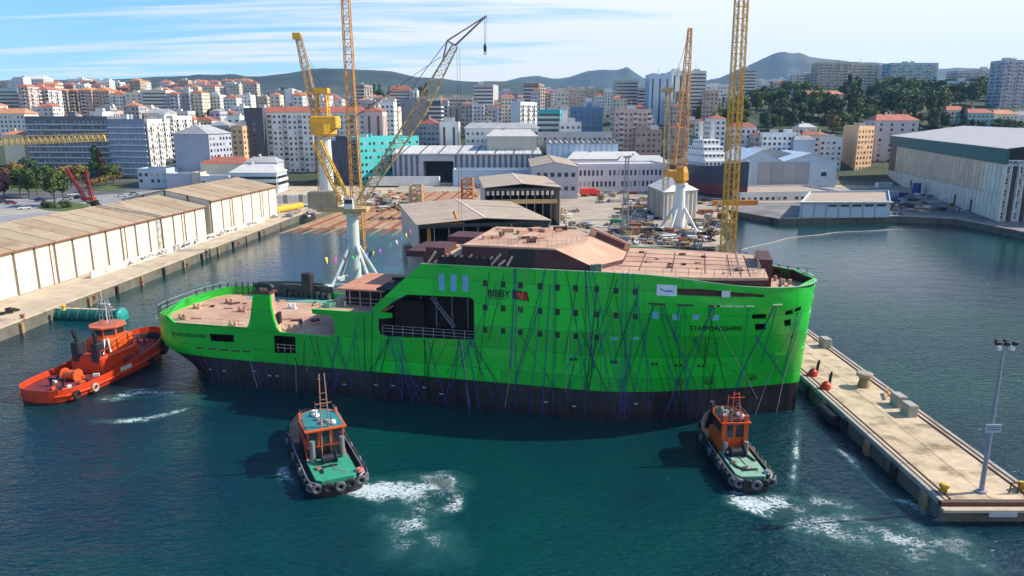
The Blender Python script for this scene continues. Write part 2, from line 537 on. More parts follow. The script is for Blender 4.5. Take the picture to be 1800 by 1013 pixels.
tag(foam([(W(600, 868), 1.6, 1.1), (W(640, 862), 2.8, 1.2), (W(690, 864), 4.0, 1.1), (W(740, 864), 4.6, .95), (W(785, 852), 4.0, .85), (W(825, 868), 3.0, .6)]), 'white churned wash beside the stern of the middle green decked tug', 'foam')
tag(foam([(W(715, 868), 4.0, .6), (W(725, 900), 4.6, .6), (W(735, 935), 5.0, .55), (W(745, 970), 5.0, .45), (W(735, 1012), 5.4, .3)]), 'pale turbid trail spreading in the near water below the middle tug', 'foam')
tag(foam([(W(1262, 876), 1.6, .7), (W(1300, 880), 2.6, 1.0), (W(1340, 888), 3.2, 1.1), (W(1385, 890), 3.0, .9), (W(1435, 905), 2.2, .6)]), 'white wash behind the stern of the tug at the ship bow', 'foam')
tag(foam([(W(1350, 910), 3.0, .45), (W(1430, 930), 4.2, .62), (W(1500, 925), 4.6, .6), (W(1570, 945), 5.0, .58), (W(1640, 958), 5.4, .62), (W(1700, 980), 5.0, .55), (W(1790, 1002), 4.6, .3)]), 'broken foam streaks on the water in front of the pier end', 'foam')
tag(foam([(W(1455, 780), .8, .4), (W(1490, 800), 1.0, .6), (W(1530, 835), 1.2, .65), (W(1570, 870), 1.4, .6), (W(1630, 905), 1.8, .6), (W(1670, 930), 1.8, .6)]), 'thin foam line along the water beside the pier wall', 'foam')
tag(foam([(W(150, 740), .8, .7), (W(200, 741), 1.2, .9), (W(260, 738), 1.2, .85), (W(310, 725), .9, .75), (W(340, 715), .6, .5)]), 'curved white foam streak near the red tug', 'foam')
tag(foam([(W(160, 705), 1.6, .6), (W(200, 700), 2.0, .8), (W(250, 690), 2.2, .75), (W(300, 690), 1.8, .6), (W(390, 715), 1.4, .35)]), 'foam eddies on the water alongside the red tug', 'foam')
tag(foam([(W(1404, 740), .5, .6), (W(1400, 780), .6, .7), (W(1396, 830), .7, .6), (W(1390, 870), .8, .4)]), 'narrow line of ripples running out from the ship stem', 'foam')
tag(foam([(W(690, 835), 1.0, .4), (W(735, 838), 1.4, .75), (W(775, 848), 1.5, .85), (W(800, 868), 1.6, .85), (W(795, 893), 1.6, .75), (W(765, 905), 1.5, .5)]), 'curl of foam closing round the wash of the middle tug', 'foam')
tag(foam([(W(1390, 900), 2.2, .6), (W(1440, 880), 2.2, .6), (W(1480, 888), 2.0, .5), (W(1520, 905), 1.6, .35)]), 'loose foam threads between the right tug and the pier', 'foam')
tag(foam([(W(1560, 985), 2.4, .5), (W(1620, 985), 2.8, .6), (W(1680, 965), 2.8, .65), (W(1705, 935), 2.2, .5)]), 'foam curl in the near right corner of the water', 'foam')
tag(foam([(W(515, 800), .9, .6), (W(500, 830), 1.4, .7), (W(525, 868), 1.2, .6)]), 'small wash along the left side of the middle tug', 'foam')

# ------------------------------------------------------------------ land
def land(name, poly, z1, m, z0=-3.0, side=None):
    mb = MB(); mb.prism([tuple(p)[:2] for p in poly], z0, z1, mi=1, top=0)
    return tag(mb.build(name, [m, side or MT['quay_wall']]), kind='structure')


QZ = 2.2
def quay_x(y): return -88.2 + (y - 122.7) * (8.2 / 124.0)     # left quay edge


land('west_quay', [(-88.2 - 5.5, 40), (quay_x(122), 122), (quay_x(246), 246), (quay_x(272), 272), (-73, 274), (-66, 300), (-56, 345), (-56, 420), (-420, 420), (-420, 40)], QZ, MT['quay'])
land('east_yard', [(-29, 205), (-19, 205), (57, 205), (62, 211), (66, 232), (78, 263), (84, 287), (97, 312), (300, 312), (420, 312), (420, 420), (-14, 420), (-14, 352), (-29, 250)], QZ, MT['yard'])
land('outer_quay', [(84, 287), (95, 262), (141, 269), (158, 262), (161, 230), (163, 200), (168, 120), (420, 120), (420, 315), (97, 311)], QZ - 0.006, MT['yard_dark'])
land('inner_yard', [(-57, 345), (-13, 351), (-13, 420), (-57, 420)], QZ + 0.9, MT['yard'])

# slipway: an inclined plane running down into the water between the quays
mb = MB()
sl = [(-84, 216, -1.3), (-24, 206, -1.3), (-14.2, 352, 3.1), (-56.2, 345, 3.1)]
mb.quad(*sl, mi=0)
mb.add([(-84, 216, -1.3), (-24, 206, -1.3), (-14.2, 352, 3.1), (-56.2, 345, 3.1), (-84, 216, -6), (-24, 206, -6), (-14.2, 352, -6), (-56.2, 345, -6)],
       [(0, 4, 5, 1), (1, 5, 6, 2), (3, 2, 6, 7), (0, 3, 7, 4)], mi=0)
MT['slip'] = mat('slip', (0.36, 0.20, 0.12), 0.85, scale=0.4, var=0.3, col2=(0.46, 0.34, 0.23), c2lo=.45, c2hi=.7, bump=0.4)
slip = tag(mb.build('slipway', MT['slip']), kind='structure')


def slip_pt(u, v):                                            # u across 0..1, v up 0..1
    a = Vector(sl[0]).lerp(Vector(sl[1]), u); b = Vector(sl[3]).lerp(Vector(sl[2]), u)
    return a.lerp(b, v)


for i in range(15):
    u = 0.03 + i * 0.067
    m_ = MB(); a = slip_pt(u, 0.02) + Vector((0, 0, .15)); b = slip_pt(u, 0.99) + Vector((0, 0, .15))
    m_.beam(a, b, 0.7 if i % 3 else 1.3, 0.5)
    m_.build('slip_beam', MT['rust'] if i % 2 else MT['wood'], slip, world=True)

# ------------------------------------------------------------------ terrain and hills
def lerp_tab(tab, x):
    if x <= tab[0][0]: return tab[0][1]
    for (a, fa), (b, fb) in zip(tab[:-1], tab[1:]):
        if x <= b: return fa + (fb - fa) * (x - a) / (b - a)
    return tab[-1][1]


def ground(x, y):
    base = lerp_tab([(380, 2.0), (410, 2.8), (470, 12), (560, 22), (700, 37), (1000, 50), (1600, 82), (2600, 90)], y)
    hill = lerp_tab([(380, 2.0), (420, 4), (500, 24), (620, 42), (760, 57), (950, 62), (1600, 82), (2600, 90)], y)
    k = x / max(y, 1)
    f = max(0.0, min(1.0, (k - 0.20) / 0.12)); f = f * f * (3 - 2 * f)
    return base + (hill - base) * f + 1.5 * noise.noise(Vector((x * 0.01, y * 0.01, 0)))


MT['ground'] = mat('ground', (0.045, 0.062, 0.028), 0.95, scale=0.03, var=0.35, col2=(0.12, 0.115, 0.08), c2scale=0.02, c2lo=.5, c2hi=.62)
rows = []
y = 385.0
while y < 2700:
    rows.append([(x, y, ground(x, y)) for x in [(-1.1 + 2.2 * i / 70) * (y + 250) for i in range(71)]])
    y *= 1.035
mb = MB(); mb.grid(rows)
tag(mb.build('terrain', MT['ground'], smooth=True), kind='structure')
land('city_plain', [(-420, 120), (-115, 120), (-115, 419), (-420, 419)], QZ + 0.3, MT['asphalt'], z0=-2)

MT['hill'] = mat('hill', (0.030, 0.050, 0.038), 0.95, scale=0.006, var=0.5, col2=(0.06, 0.075, 0.05), c2scale=0.004, c2lo=.52, c2hi=.6, bump=1.0, bscale=0.05)


def ridge(name, prof, Y, depth, seed, rough):
    """a hill with the given skyline (photo pixels) at the distance Y, rounded front and back"""
    n = 150; m = 26; rows = []
    x0 = prof[0][0]; x1 = prof[-1][0]
    for j in range(m):
        v = -1 + 2.0 * j / (m - 1)
        row = []
        for i in range(n):
            px = x0 + (x1 - x0) * i / (n - 1)
            top = atY(px, lerp_tab(prof, px), Y)
            fall = (1 - abs(v)) ** 1.25
            q = Vector((top.x * (1 + v * depth / Y * 0.5), Y + v * depth, 0))
            nn = noise.fractal(Vector((q.x * 0.0022, q.y * 0.0022, seed)), 1.0, 2.1, 6)
            q.z = top.z * fall + nn * rough * (1.0 - 0.75 * fall) + (noise.noise(Vector((q.x * 0.02, q.y * 0.02, seed))) * rough * 0.035)
            row.append(q)
        rows.append(row)
    mb = MB(); mb.grid(rows)
    return tag(mb.build(name, MT['hill'], smooth=True), kind='structure')


ridge('near_hills', [(-500, 150), (-200, 146), (0, 140), (120, 139), (200, 136), (262, 133), (330, 132), (352, 127), (385, 128), (410, 126), (436, 132), (480, 130), (520, 124), (560, 119), (600, 116.5), (640, 119), (690, 122), (735, 132), (800, 138), (840, 140), (900, 143), (960, 150), (1050, 156)], 3000, 900, 3, 45)
ridge('far_mountain', [(760, 150), (820, 142), (880, 141), (915, 133), (945, 129), (972, 134), (1000, 131), (1030, 124), (1060, 120), (1085, 119), (1102, 113.5), (1112, 121), (1130, 132), (1160, 140), (1220, 150), (1300, 160)], 5200, 1200, 8, 70)
ridge('right_mountain', [(1120, 152), (1220, 140), (1262, 132), (1300, 118), (1335, 103), (1362, 91), (1375, 88.5), (1390, 92), (1405, 89), (1420, 94), (1450, 98), (1500, 104), (1560, 108), (1600, 111), (1680, 114), (1760, 121), (1900, 128), (2100, 138), (2400, 150)], 4600, 1100, 15, 70)
tag(bpy.data.objects['right_mountain'], None)

# the air: one even box of thin haze round everything
hz = bpy.data.materials.new('haze'); hz.use_nodes = True
hz.node_tree.nodes.remove(hz.node_tree.nodes['Principled BSDF'])
pv = N(hz.node_tree, 'ShaderNodeVolumePrincipled'); pv.inputs['Color'].default_value = (0.34, 0.60, 1.0, 1)
pv.inputs['Density'].default_value = 0.00007; pv.inputs['Anisotropy'].default_value = 0.2
hz.node_tree.links.new(pv.outputs[0], hz.node_tree.nodes['Material Output'].inputs['Volume'])
mb = MB(); mb.box((-6500, -300, -40), (6500, 7000, 620))
tag(mb.build('haze', hz), kind='stuff')
# ------------------------------------------------------------------ the green ship
SHIP_RZ = math.atan2(-0.2399, 0.9708)
SHIP_L = Vector((7.3 + 0.2399 * 9.8, 89.2 + 0.9708 * 9.8, 0))
ship = thing('offshore_ship', 'large unfinished bright green ship with black bottom just launched, lashings hanging down its side', 'ship', SHIP_L, SHIP_RZ)
SHI = WM[ship.name].inverted()
FINE = [(3, 9.8), (6, 9.5), (10.6, 8.3), (14.3, 6.8), (17.6, 5.5), (21.4, 4.0), (23.3, 2.95), (26, 1.55), (27.6, 0.75), (28.6, 0.0)]
TRANSOM = [(-63.2, 0), (-63.15, 2), (-63.0, 4), (-62.7, 6), (-62.2, 7.4), (-61.5, 8.4), (-60.4, 9.2), (-58.8, 9.7), (-57.0, 9.8)]


def sm(x): x = max(0.0, min(1.0, x)); return x * x * (3 - 2 * x)


def half(s, z):
    """half breadth; s is the station before the stem and transom rake are added"""
    if s > 3:
        fine = lerp_tab(FINE, s)
        xi = max(0.0, (s - 9.0) / 19.6)
        full = 9.8 * max(0.0, 1 - xi ** 2.35) ** (1 / 2.35)
        k = sm((z - 3.2) / 13.5)
        b = fine + (full - fine) * k
    elif s < -57:
        b = lerp_tab(TRANSOM, s)
    else: b = 9.8
    if z < 2.0 and s > -60: b -= 0.03 * (2 - z) ** 2
    if s < -50 and z < 5: b *= 1 - 0.10 * (5 - z) * sm((-50 - s) / 13)
    return max(b, 0.0)


def hull(s, z, side=-1, off=0.0):
    """point of the hull's skin"""
    b = half(s, z)
    x = s + (sm((s - 18) / 10.6) * (z / 18.0 if s > 18 else 0))
    if s < -55 and z < 6: x += (6 - z) * 0.5 * sm((-55 - s) / 6)
    # outward normal in plan
    if off:
        e = 0.15
        db = (half(min(s + e, 28.6), z) - half(s - e, z)) / (2 * e)
        n_ = Vector((-db, 1.0)).normalized()
        return Vector((x + n_.x * off, side * (b + n_.y * off), z))
    return Vector((x, side * b, z))


def HS(px, py):
    """station and height of the near hull skin at a photo pixel"""
    o = SHI @ Vector((0, 0, CAM_H)); d = SHI.to_3x3() @ ray(px, py)
    b = 9.8; s = z = 0
    for _ in range(14):
        t = (-b - o.y) / d.y
        q = o + d * t; z = q.z
        s = q.x - (sm((q.x - 18) / 10.6) * z / 18.0 if q.x > 18 else 0)
        nb = half(min(max(s, -63.2), 28.55), z); b = b * 0.5 + nb * 0.5
    return s, z


def hull_paint():
    m = mat('hull_paint', (0.006, 0.52, 0.03), 0.34, var=0.10, scale=0.25, spec=0.5, coat=0.25)
    t = m.node_tree; p = t.nodes['Principled BSDF']; old = p.inputs['Base Color'].links[0].from_socket
    tc = N(t, 'ShaderNodeTexCoord'); s = N(t, 'ShaderNodeSeparateXYZ'); t.links.new(tc.outputs['Object'], s.inputs[0])
    # plate seams and weld lines in the green, bottom paint below the boot line
    br = N(t, 'ShaderNodeTexBrick'); br.inputs['Scale'].default_value = 1.0; br.inputs['Brick Width'].default_value = 9.0
    br.inputs['Row Height'].default_value = 2.9; br.inputs['Mortar Size'].default_value = 0.05; br.inputs['Mortar Smooth'].default_value = 0.5
    cx = N(t, 'ShaderNodeCombineXYZ'); t.links.new(s.outputs['X'], cx.inputs[0]); t.links.new(s.outputs['Z'], cx.inputs[1])
    t.links.new(cx.outputs[0], br.inputs['Vector'])
    x = N(t, 'ShaderNodeMix', data_type='RGBA'); x.inputs['B'].default_value = (0.003, 0.22, 0.02, 1)
    k0 = N(t, 'ShaderNodeMath', operation='MULTIPLY'); k0.inputs[1].default_value = 0.9
    t.links.new(br.outputs['Fac'], k0.inputs[0]); t.links.new(k0.outputs[0], x.inputs['Factor'])
    br.inputs['Color1'].default_value = (.72, .74, .74, 1); br.inputs['Color2'].default_value = (1.14, 1.12, 1.1, 1); br.inputs['Mortar'].default_value = (1, 1, 1, 1)
    tn = N(t, 'ShaderNodeMix', data_type='RGBA', blend_type='MULTIPLY'); tn.inputs['Factor'].default_value = 1
    t.links.new(old, tn.inputs['A']); t.links.new(br.outputs['Color'], tn.inputs['B']); t.links.new(tn.outputs['Result'], x.inputs['A'])
    n = N(t, 'ShaderNodeTexNoise'); n.inputs['Scale'].default_value = 1.2; n.inputs['Detail'].default_value = 7
    mpn = N(t, 'ShaderNodeMapping'); mpn.inputs['Scale'].default_value = (1.2, 1, 0.12)
    t.links.new(tc.outputs['Object'], mpn.inputs[0]); t.links.new(mpn.outputs[0], n.inputs['Vector'])
    rp = N(t, 'ShaderNodeValToRGB'); rp.color_ramp.elements[0].position = .38; rp.color_ramp.elements[0].color = (0.014, 0.010, 0.015, 1)
    rp.color_ramp.elements[1].position = .75; rp.color_ramp.elements[1].color = (0.042, 0.029, 0.034, 1)
    t.links.new(n.outputs['Fac'], rp.inputs[0])
    sn = N(t, 'ShaderNodeTexNoise'); sn.inputs['Scale'].default_value = 0.55; sn.inputs['Detail'].default_value = 9; sn.inputs['Roughness'].default_value = 0.7
    mps = N(t, 'ShaderNodeMapping'); mps.inputs['Scale'].default_value = (1.4, 1, 0.5); t.links.new(tc.outputs['Object'], mps.inputs[0]); t.links.new(mps.outputs[0], sn.inputs['Vector'])
    sr = N(t, 'ShaderNodeMapRange', interpolation_type='SMOOTHSTEP'); sr.inputs[1].default_value = .60; sr.inputs[2].default_value = .78; sr.inputs[4].default_value = .55
    t.links.new(sn.outputs['Fac'], sr.inputs[0])
    sx = N(t, 'ShaderNodeMix', data_type='RGBA'); sx.inputs['B'].default_value = (.05, .28, .06, 1)
    t.links.new(sr.outputs[0], sx.inputs['Factor']); t.links.new(x.outputs['Result'], sx.inputs['A']); x = sx
    st = N(t, 'ShaderNodeMath', operation='GREATER_THAN'); st.inputs[1].default_value = 4.0; t.links.new(s.outputs['Z'], st.inputs[0])
    y = N(t, 'ShaderNodeMix', data_type='RGBA'); t.links.new(st.outputs[0], y.inputs['Factor']); t.links.new(rp.outputs[0], y.inputs['A']); t.links.new(x.outputs['Result'], y.inputs['B'])
    t.links.new(y.outputs['Result'], p.inputs['Base Color'])
    bn = N(t, 'ShaderNodeTexNoise'); bn.inputs['Scale'].default_value = 0.7; bn.inputs['Detail'].default_value = 3
    t.links.new(tc.outputs['Object'], bn.inputs['Vector'])
    bp = N(t, 'ShaderNodeBump'); bp.inputs['Distance'].default_value = 0.10; bp.inputs['Strength'].default_value = 0.6
    t.links.new(bn.outputs['Fac'], bp.inputs['Height']); t.links.new(bp.outputs[0], p.inputs['Normal'])
    return m


MT['hull'] = hull_paint()
MT['green'] = mat('green', (0.006, 0.52, 0.03), 0.4, var=0.1, spec=0.5)
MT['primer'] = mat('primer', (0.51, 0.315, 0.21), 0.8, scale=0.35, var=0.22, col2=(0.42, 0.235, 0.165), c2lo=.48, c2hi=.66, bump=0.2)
MT['primer_shaded'] = mat('primer_shaded', (0.085, 0.034, 0.034), 0.75, scale=0.5, var=0.3)  # primer with the shade of side walls put into the colour; dark fittings too
MT['grey_primer'] = mat('grey_primer', (0.42, 0.40, 0.37), 0.7, scale=0.4, var=0.15, streak=(.3, .26, .22))
MT['dark_int'] = mat('dark_int', (0.022, 0.016, 0.020), 0.85, scale=0.6, var=0.4)  # near-black tone: the shade inside the recess is put into its colour
MT['rail'] = mat('rail', (0.45, 0.36, 0.28), 0.6)
MT['deck_green'] = mat('deck_green', (0.16, 0.42, 0.26), 0.7, scale=0.5, col2=(0.30, 0.33, 0.22))

TOPN = [(-63.2, 9.85), (-59.0, 9.75), (-57.7, 8.75), (-46.1, 8.8), (-45.65, 9.4), (-45.3, 10.4), (-44.9, 12.2), (-44.5, 13.95), (-42.0, 13.95), (-41.95, 12.3), (-41.7, 10.4), (-41.3, 9.2), (-40.8, 8.55),
        (-35.5, 8.45), (-33.2, 8.45), (-32.5, 8.8), (-32.3, 9.5), (-32.5, 11.0), (-33.2, 11.55), (-35.6, 11.6), (-35.7, 12.2), (-27.0, 12.2), (-26.7, 13.0), (-23.0, 16.35), (-19.7, 19.3),
        (5, 19.35), (9, 19.3), (12, 19.15), (14.5, 18.9), (17, 18.6), (20, 18.25), (23, 18.0), (26, 17.9), (28.6, 17.95)]
TOPF = [(-63.2, 9.85), (-54, 9.9), (-46.1, 9.7), (-41.0, 9.6), (-30, 10.0), (-27.0, 12.2), (-19.7, 19.3), (5, 19.35), (12, 19.15), (17, 18.6), (23, 18.0), (28.6, 17.95)]


def P2(*pts): return [HS(*p) for p in pts]


HOLES = [
    P2((481, 590), (519, 592), (520, 622), (482, 621)),
    P2((367, 587), (411, 589), (411, 602), (370, 600)),
    P2((715, 518), (826, 523), (833, 528), (834, 598), (680, 592), (668, 588), (665, 580), (665, 561), (689, 559), (689, 551), (668, 549), (690, 531)),
    P2((1190, 507.5), (1230, 508), (1345, 518.5), (1345, 523.5), (1192, 519)),
    P2((1322, 553), (1348, 552), (1348, 561), (1323, 562)),
    P2((1327, 570), (1347, 569), (1347, 581), (1328, 582)),
    P2((1381, 548), (1395, 544), (1395, 552), (1382, 556)),
    P2((1398, 543), (1409, 538), (1409, 546), (1398, 551)),
    P2((1379, 564), (1391, 561), (1391, 573), (1380, 575)),
]


def inside(p, poly):
    c = False; n = len(poly)
    for i in range(n):
        a = poly[i]; b = poly[i - 1]
        if (a[1] > p[1]) != (b[1] > p[1]) and p[0] < (b[0] - a[0]) * (p[1] - a[1]) / (b[1] - a[1]) + a[0]: c = not c
    return c


def skin(side, top, holes):
    outer = [(-63.2, -2.5)] + [(s, -2.5) for s in range(-62, 29, 4)] + [(28.6, -2.5)]
    st = [28.6] * 12
    outer += [(28.6, -2.5 + (17.95 + 2.5) * k / 12) for k in range(1, 12)]
    tt = []
    for a, b in zip(top[:-1], top[1:]):
        n = max(1, int(abs(b[0] - a[0]) / 1.5)); tt += [(a[0] + (b[0] - a[0]) * k / n, a[1] + (b[1] - a[1]) * k / n) for k in range(n)]
    tt.append(top[-1])
    outer += tt[::-1]
    outer += [(-63.2, 9.85 - 12.35 * k / 8) for k in range(1, 8)]
    vs = []; ed = []
    def loop(pts):
        b = len(vs); vs.extend(Vector(p) for p in pts); n = len(pts)
        ed.extend((b + i, b + (i + 1) % n) for i in range(n))
    loop(outer)
    for h in holes: loop(h)
    xs = [-63.15, -63.05, -62.9, -62.6, -62.2, -61.7, -61, -60.2, -59.2, -58, -57, -56] + [-54.5 + 1.5 * k for k in range(39)]
    xs += [4, 5, 6, 7, 8, 9, 10, 11, 12, 13, 14, 15, 16, 17, 18, 19, 20, 21, 22, 23, 24, 24.7, 25.4, 26, 26.5, 27, 27.4, 27.7, 28.0, 28.2, 28.35, 28.48, 28.55]
    zs = [-2, -1, 0, 1, 2, 3, 4, 5, 6, 7, 8, 9, 10, 11, 12, 13, 14, 15, 16, 17, 17.5, 18.2, 18.8]
    for s in xs:
        for z in zs:
            if inside((s, z), outer) and not any(inside((s, z), h) for h in holes): vs.append(Vector((s, z)))
    V, E_, F_, *_ = geometry.delaunay_2d_cdt(vs, ed, [], 0, 1e-5)
    fs = []
    for f in F_:
        c = sum((V[i] for i in f), Vector((0, 0))) / len(f)
        if inside(c, outer) and not any(inside(c, h) for h in holes): fs.append(f)
    return [hull(v.x, v.y, side) for v in V], fs


mb = MB()
v, f = skin(-1, TOPN, HOLES); mb.add(v, f)
v, f = skin(1, TOPF, []); mb.add(v, [q[::-1] for q in f])
hull_o = mb.build('hull', MT['hull'], ship)
bm = bmesh.new(); bm.from_mesh(hull_o.data); bmesh.ops.remove_doubles(bm, verts=bm.verts, dist=0.004)
bmesh.ops.recalc_face_normals(bm, faces=bm.faces); bm.to_mesh(hull_o.data); bm.free()
hull_o.data.polygons.foreach_set('use_smooth', [True] * len(hull_o.data.polygons))
so = hull_o.modifiers.new('plate', 'SOLIDIFY'); so.thickness = 0.22; so.offset = -1
es = hull_o.modifiers.new('edge', 'EDGE_SPLIT'); es.split_angle = R(32)


def plan(a, b, z, inset, n=30):
    """deck outline between two stations"""
    L = []; Rr = []
    for i in range(n + 1):
        s = a + (b - a) * i / n
        q = hull(s, z)
        y = max(abs(q.y) - inset, 0.05)
        L.append((q.x, -y)); Rr.append((q.x, y))
    return L + Rr[::-1]


def slab(name, poly, z, th, m, parent=ship):
    mb = MB(); mb.prism(poly, z - th, z); return mb.build(name, m, parent)


slab('main_deck', plan(-62.8, -20, 8.6, 0.26, 44), 8.55, 0.3, MT['primer'])
slab('lower_deck', plan(-60, 24, 5.4, 0.3), 5.45, 0.2, MT['dark_int'])
slab('top_deck', plan(-20, 22.8, 19.2, 0.28, 44), 19.2, 0.3, MT['primer'])
slab('fore_deck', plan(21.0, 28.2, 16.6, 0.3), 16.6, 0.2, MT['primer'])
mb = MB()
mb.box((-20.0, -3.6, 8.6), (-19.8, 9.5, 18.9)); mb.build('bulkhead', MT['primer_shaded'], ship)
mb = MB(); mb.box((22.3, -6.4, 16.62), (22.52, 6.4, 18.9)); mb.build('bulkhead', MT['primer_shaded'], ship)
mb = MB()
pl = plan(10, 22.5, 19.0, 0.45, 20)
mb.prism(pl, 16.62, 18.9); mb.build('forward_wall', MT['primer_shaded'], ship)
# gunwale cap along the near top edge and round the bow
mb = MB()
edge = [(s, lerp_tab(TOPN, s)) for s in [-19.7 + 0.8 * k for k in range(61)] if s < 28.6] + [(28.3, 17.95), (28.55, 17.95)]
MT['gunwale'] = mat('gunwale', (0.20, 0.42, 0.22), 0.5)
for sd_ in (-1, 1):
    mb = MB()
    for a, b in zip(edge[:-1], edge[1:]):
        mb.beam(hull(*a, sd_) + Vector((0, -sd_ * .1, .03)), hull(*b, sd_) + Vector((0, -sd_ * .1, .03)), 0.30, 0.08)
    mb.build('gunwale', MT['gunwale'], ship)
mb = MB()
for a, b in zip(TOPN[:3], TOPN[1:4]): mb.beam(hull(*a) + Vector((0, .1, .03)), hull(*b) + Vector((0, .1, .03)), .32, .08)
for a, b in [((-46.1, 8.8), (-57.7, 8.75)), ((-40.8, 8.55), (-33.2, 8.45)), ((-35.7, 12.2), (-27, 12.2))]:
    mb.beam(hull(*a) + Vector((0, .1, .03)), hull(*b) + Vector((0, .1, .03)), .32, .08)
mb.build('coaming', MT['green'], ship)
# bow bulwark stiffeners inside
mb = MB()
for k in range(17):
    s = 23.2 + k * 0.33
    for sd_ in (-1, 1):
        q = hull(s, 17.2, sd_); mb.beam(Vector((q.x - .25, q.y * .955, 16.6)), Vector((q.x - .12, q.y * .97, 17.85)), .12, .35)
mb.build('bulwark_stiffener', MT['primer_shaded'], ship, kind='stuff')
mb = MB()
pts = [hull(s, 17.2, 1) for s in (23, 24.5, 26, 27, 27.7, 28.2, 28.5)]
rows = [[(p.x * (1 if p.x < 27 else .993), p.y * .965, z) for p in pts] for z in (16.65, 17.75)]
mb.grid(rows); mb.build('bulwark_lining', MT['primer_shaded'], ship)

# spaces behind the openings
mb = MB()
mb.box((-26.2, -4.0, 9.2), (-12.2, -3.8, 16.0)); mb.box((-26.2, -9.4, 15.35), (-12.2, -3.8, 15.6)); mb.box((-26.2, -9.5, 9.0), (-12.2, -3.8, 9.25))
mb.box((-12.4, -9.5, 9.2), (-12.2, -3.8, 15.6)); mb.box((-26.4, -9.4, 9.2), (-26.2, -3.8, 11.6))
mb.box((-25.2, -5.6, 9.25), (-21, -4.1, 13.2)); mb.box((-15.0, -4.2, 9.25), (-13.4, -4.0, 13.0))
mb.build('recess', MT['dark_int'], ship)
mb = MB()
mb.grid([[(-25.9, -9.3, 12.5), (-22.5, -8.8, 14.4), (-19.6, -8.6, 14.9)], [(-25.9, -4.1, 12.9), (-22.5, -4.1, 14.8), (-19.6, -4.1, 15.2)]])
mb.build('recess_roof', mat('recess_grey', (.07, .055, .065), .7), ship)
mb = MB()
for k in range(4): mb.box((-22 + k * 2.3, -4.5, 9.3), (-21.85 + k * 2.3, -4.05, 15.3))
for z in (13.9, 14.4, 14.9): mb.beam((-18, -4.3, z), (-12.5, -4.3, z), .1)
mb.build('recess_frame', mat('recess_lines', (.22, .19, .24), .6), ship, kind='stuff')
st = MB()
for y in (-7.2, -6.4): st.beam((-19.4, y, 14.2), (-16.2, y, 10.2), .07, .14)
for k in range(14): st.beam((-19.3 + 3.0 * k / 13, -7.2, 14.1 - 3.85 * k / 13), (-19.3 + 3.0 * k / 13, -6.4, 14.1 - 3.85 * k / 13), .14, .04)
st.build('stair', mat('stair_grey', (.22, .25, .31), .5), ship)
mb = MB()
for z in (9.75, 10.2, 10.6): mb.beam((-25.5, -9.45, z), (-12.5, -9.45, z), .05)
for k in range(10): mb.beam((-25.5 + k * 1.44, -9.45, 9.25), (-25.5 + k * 1.44, -9.45, 10.6), .06)
mb.build('railing', mat('rail_grey', (.33, .30, .33), .5), ship, kind='stuff')
mb = MB()
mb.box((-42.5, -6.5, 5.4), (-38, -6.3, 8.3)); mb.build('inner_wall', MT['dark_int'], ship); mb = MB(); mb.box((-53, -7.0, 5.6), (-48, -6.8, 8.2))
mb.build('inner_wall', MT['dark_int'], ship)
mb = MB()
for z in (6.2, 6.7): mb.beam((-42, -9.4, z), (-38.5, -9.4, z), .06)
for k in range(4): mb.beam((-41.5 + k, -9.4, 5.6), (-41.5 + k, -9.4, 6.7), .06)
mb.build('railing', MT['rail'], ship, kind='stuff')
mb = MB()
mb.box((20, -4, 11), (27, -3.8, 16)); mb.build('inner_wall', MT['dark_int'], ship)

# square windows, each a frame with a dark pane
def hull_frame(s, z, off=0.0):
    p = hull(s, z, -1, off); e = 0.2
    d = (hull(s + e, z, -1, off) - hull(s - e, z, -1, off)).normalized()
    n_ = Vector((d.y, -d.x, 0)); up = Vector((0, 0, 1))
    return p, d, n_, up


MT['pale_anode'] = mat('pale_anode', (.36, .36, .42), .6)


def wbox(mb, s, z, w_, h, o0, o1, ds=0, dz=0, mi=None):
    """a box lying on the hull skin, from o0 to o1 outward"""
    p, d, n_, up = hull_frame(s, z)
    c = p + d * ds + up * dz + n_ * ((o0 + o1) / 2)
    M3 = Matrix((d, n_, up)).transposed()
    mb.cbox(c, (w_, o1 - o0, h), M=M3, mi=mi)


MT['pane_dark'] = mat('pane_dark', (0.012, 0.022, 0.014), 0.3, spec=0.5, rand=.3)
MT['pane_blue'] = mat('pane_blue', (0.16, 0.40, 0.62), 0.35, var=0.15)
WINX = [853, 884.5, 915, 949.5, 980, 1012, 1049, 1083, 1117]


def window(s, z, w_=0.62, h=0.80, pane='pane_dark', frame='green', name='window'):
    mb = MB()
    for ds, dz, a, b in ((-w_ / 2 - .05, 0, .1, h + .2), (w_ / 2 + .05, 0, .1, h + .2), (0, h / 2 + .05, w_, .1), (0, -h / 2 - .05, w_, .1)):
        wbox(mb, s, z, a, b, -0.05, 0.07, ds, dz)
    f_ = mb.build(name, MT[frame], ship)
    mb = MB(); wbox(mb, s, z, w_, h, -0.02, 0.025)
    mb.build('pane', MT[pane], f_)


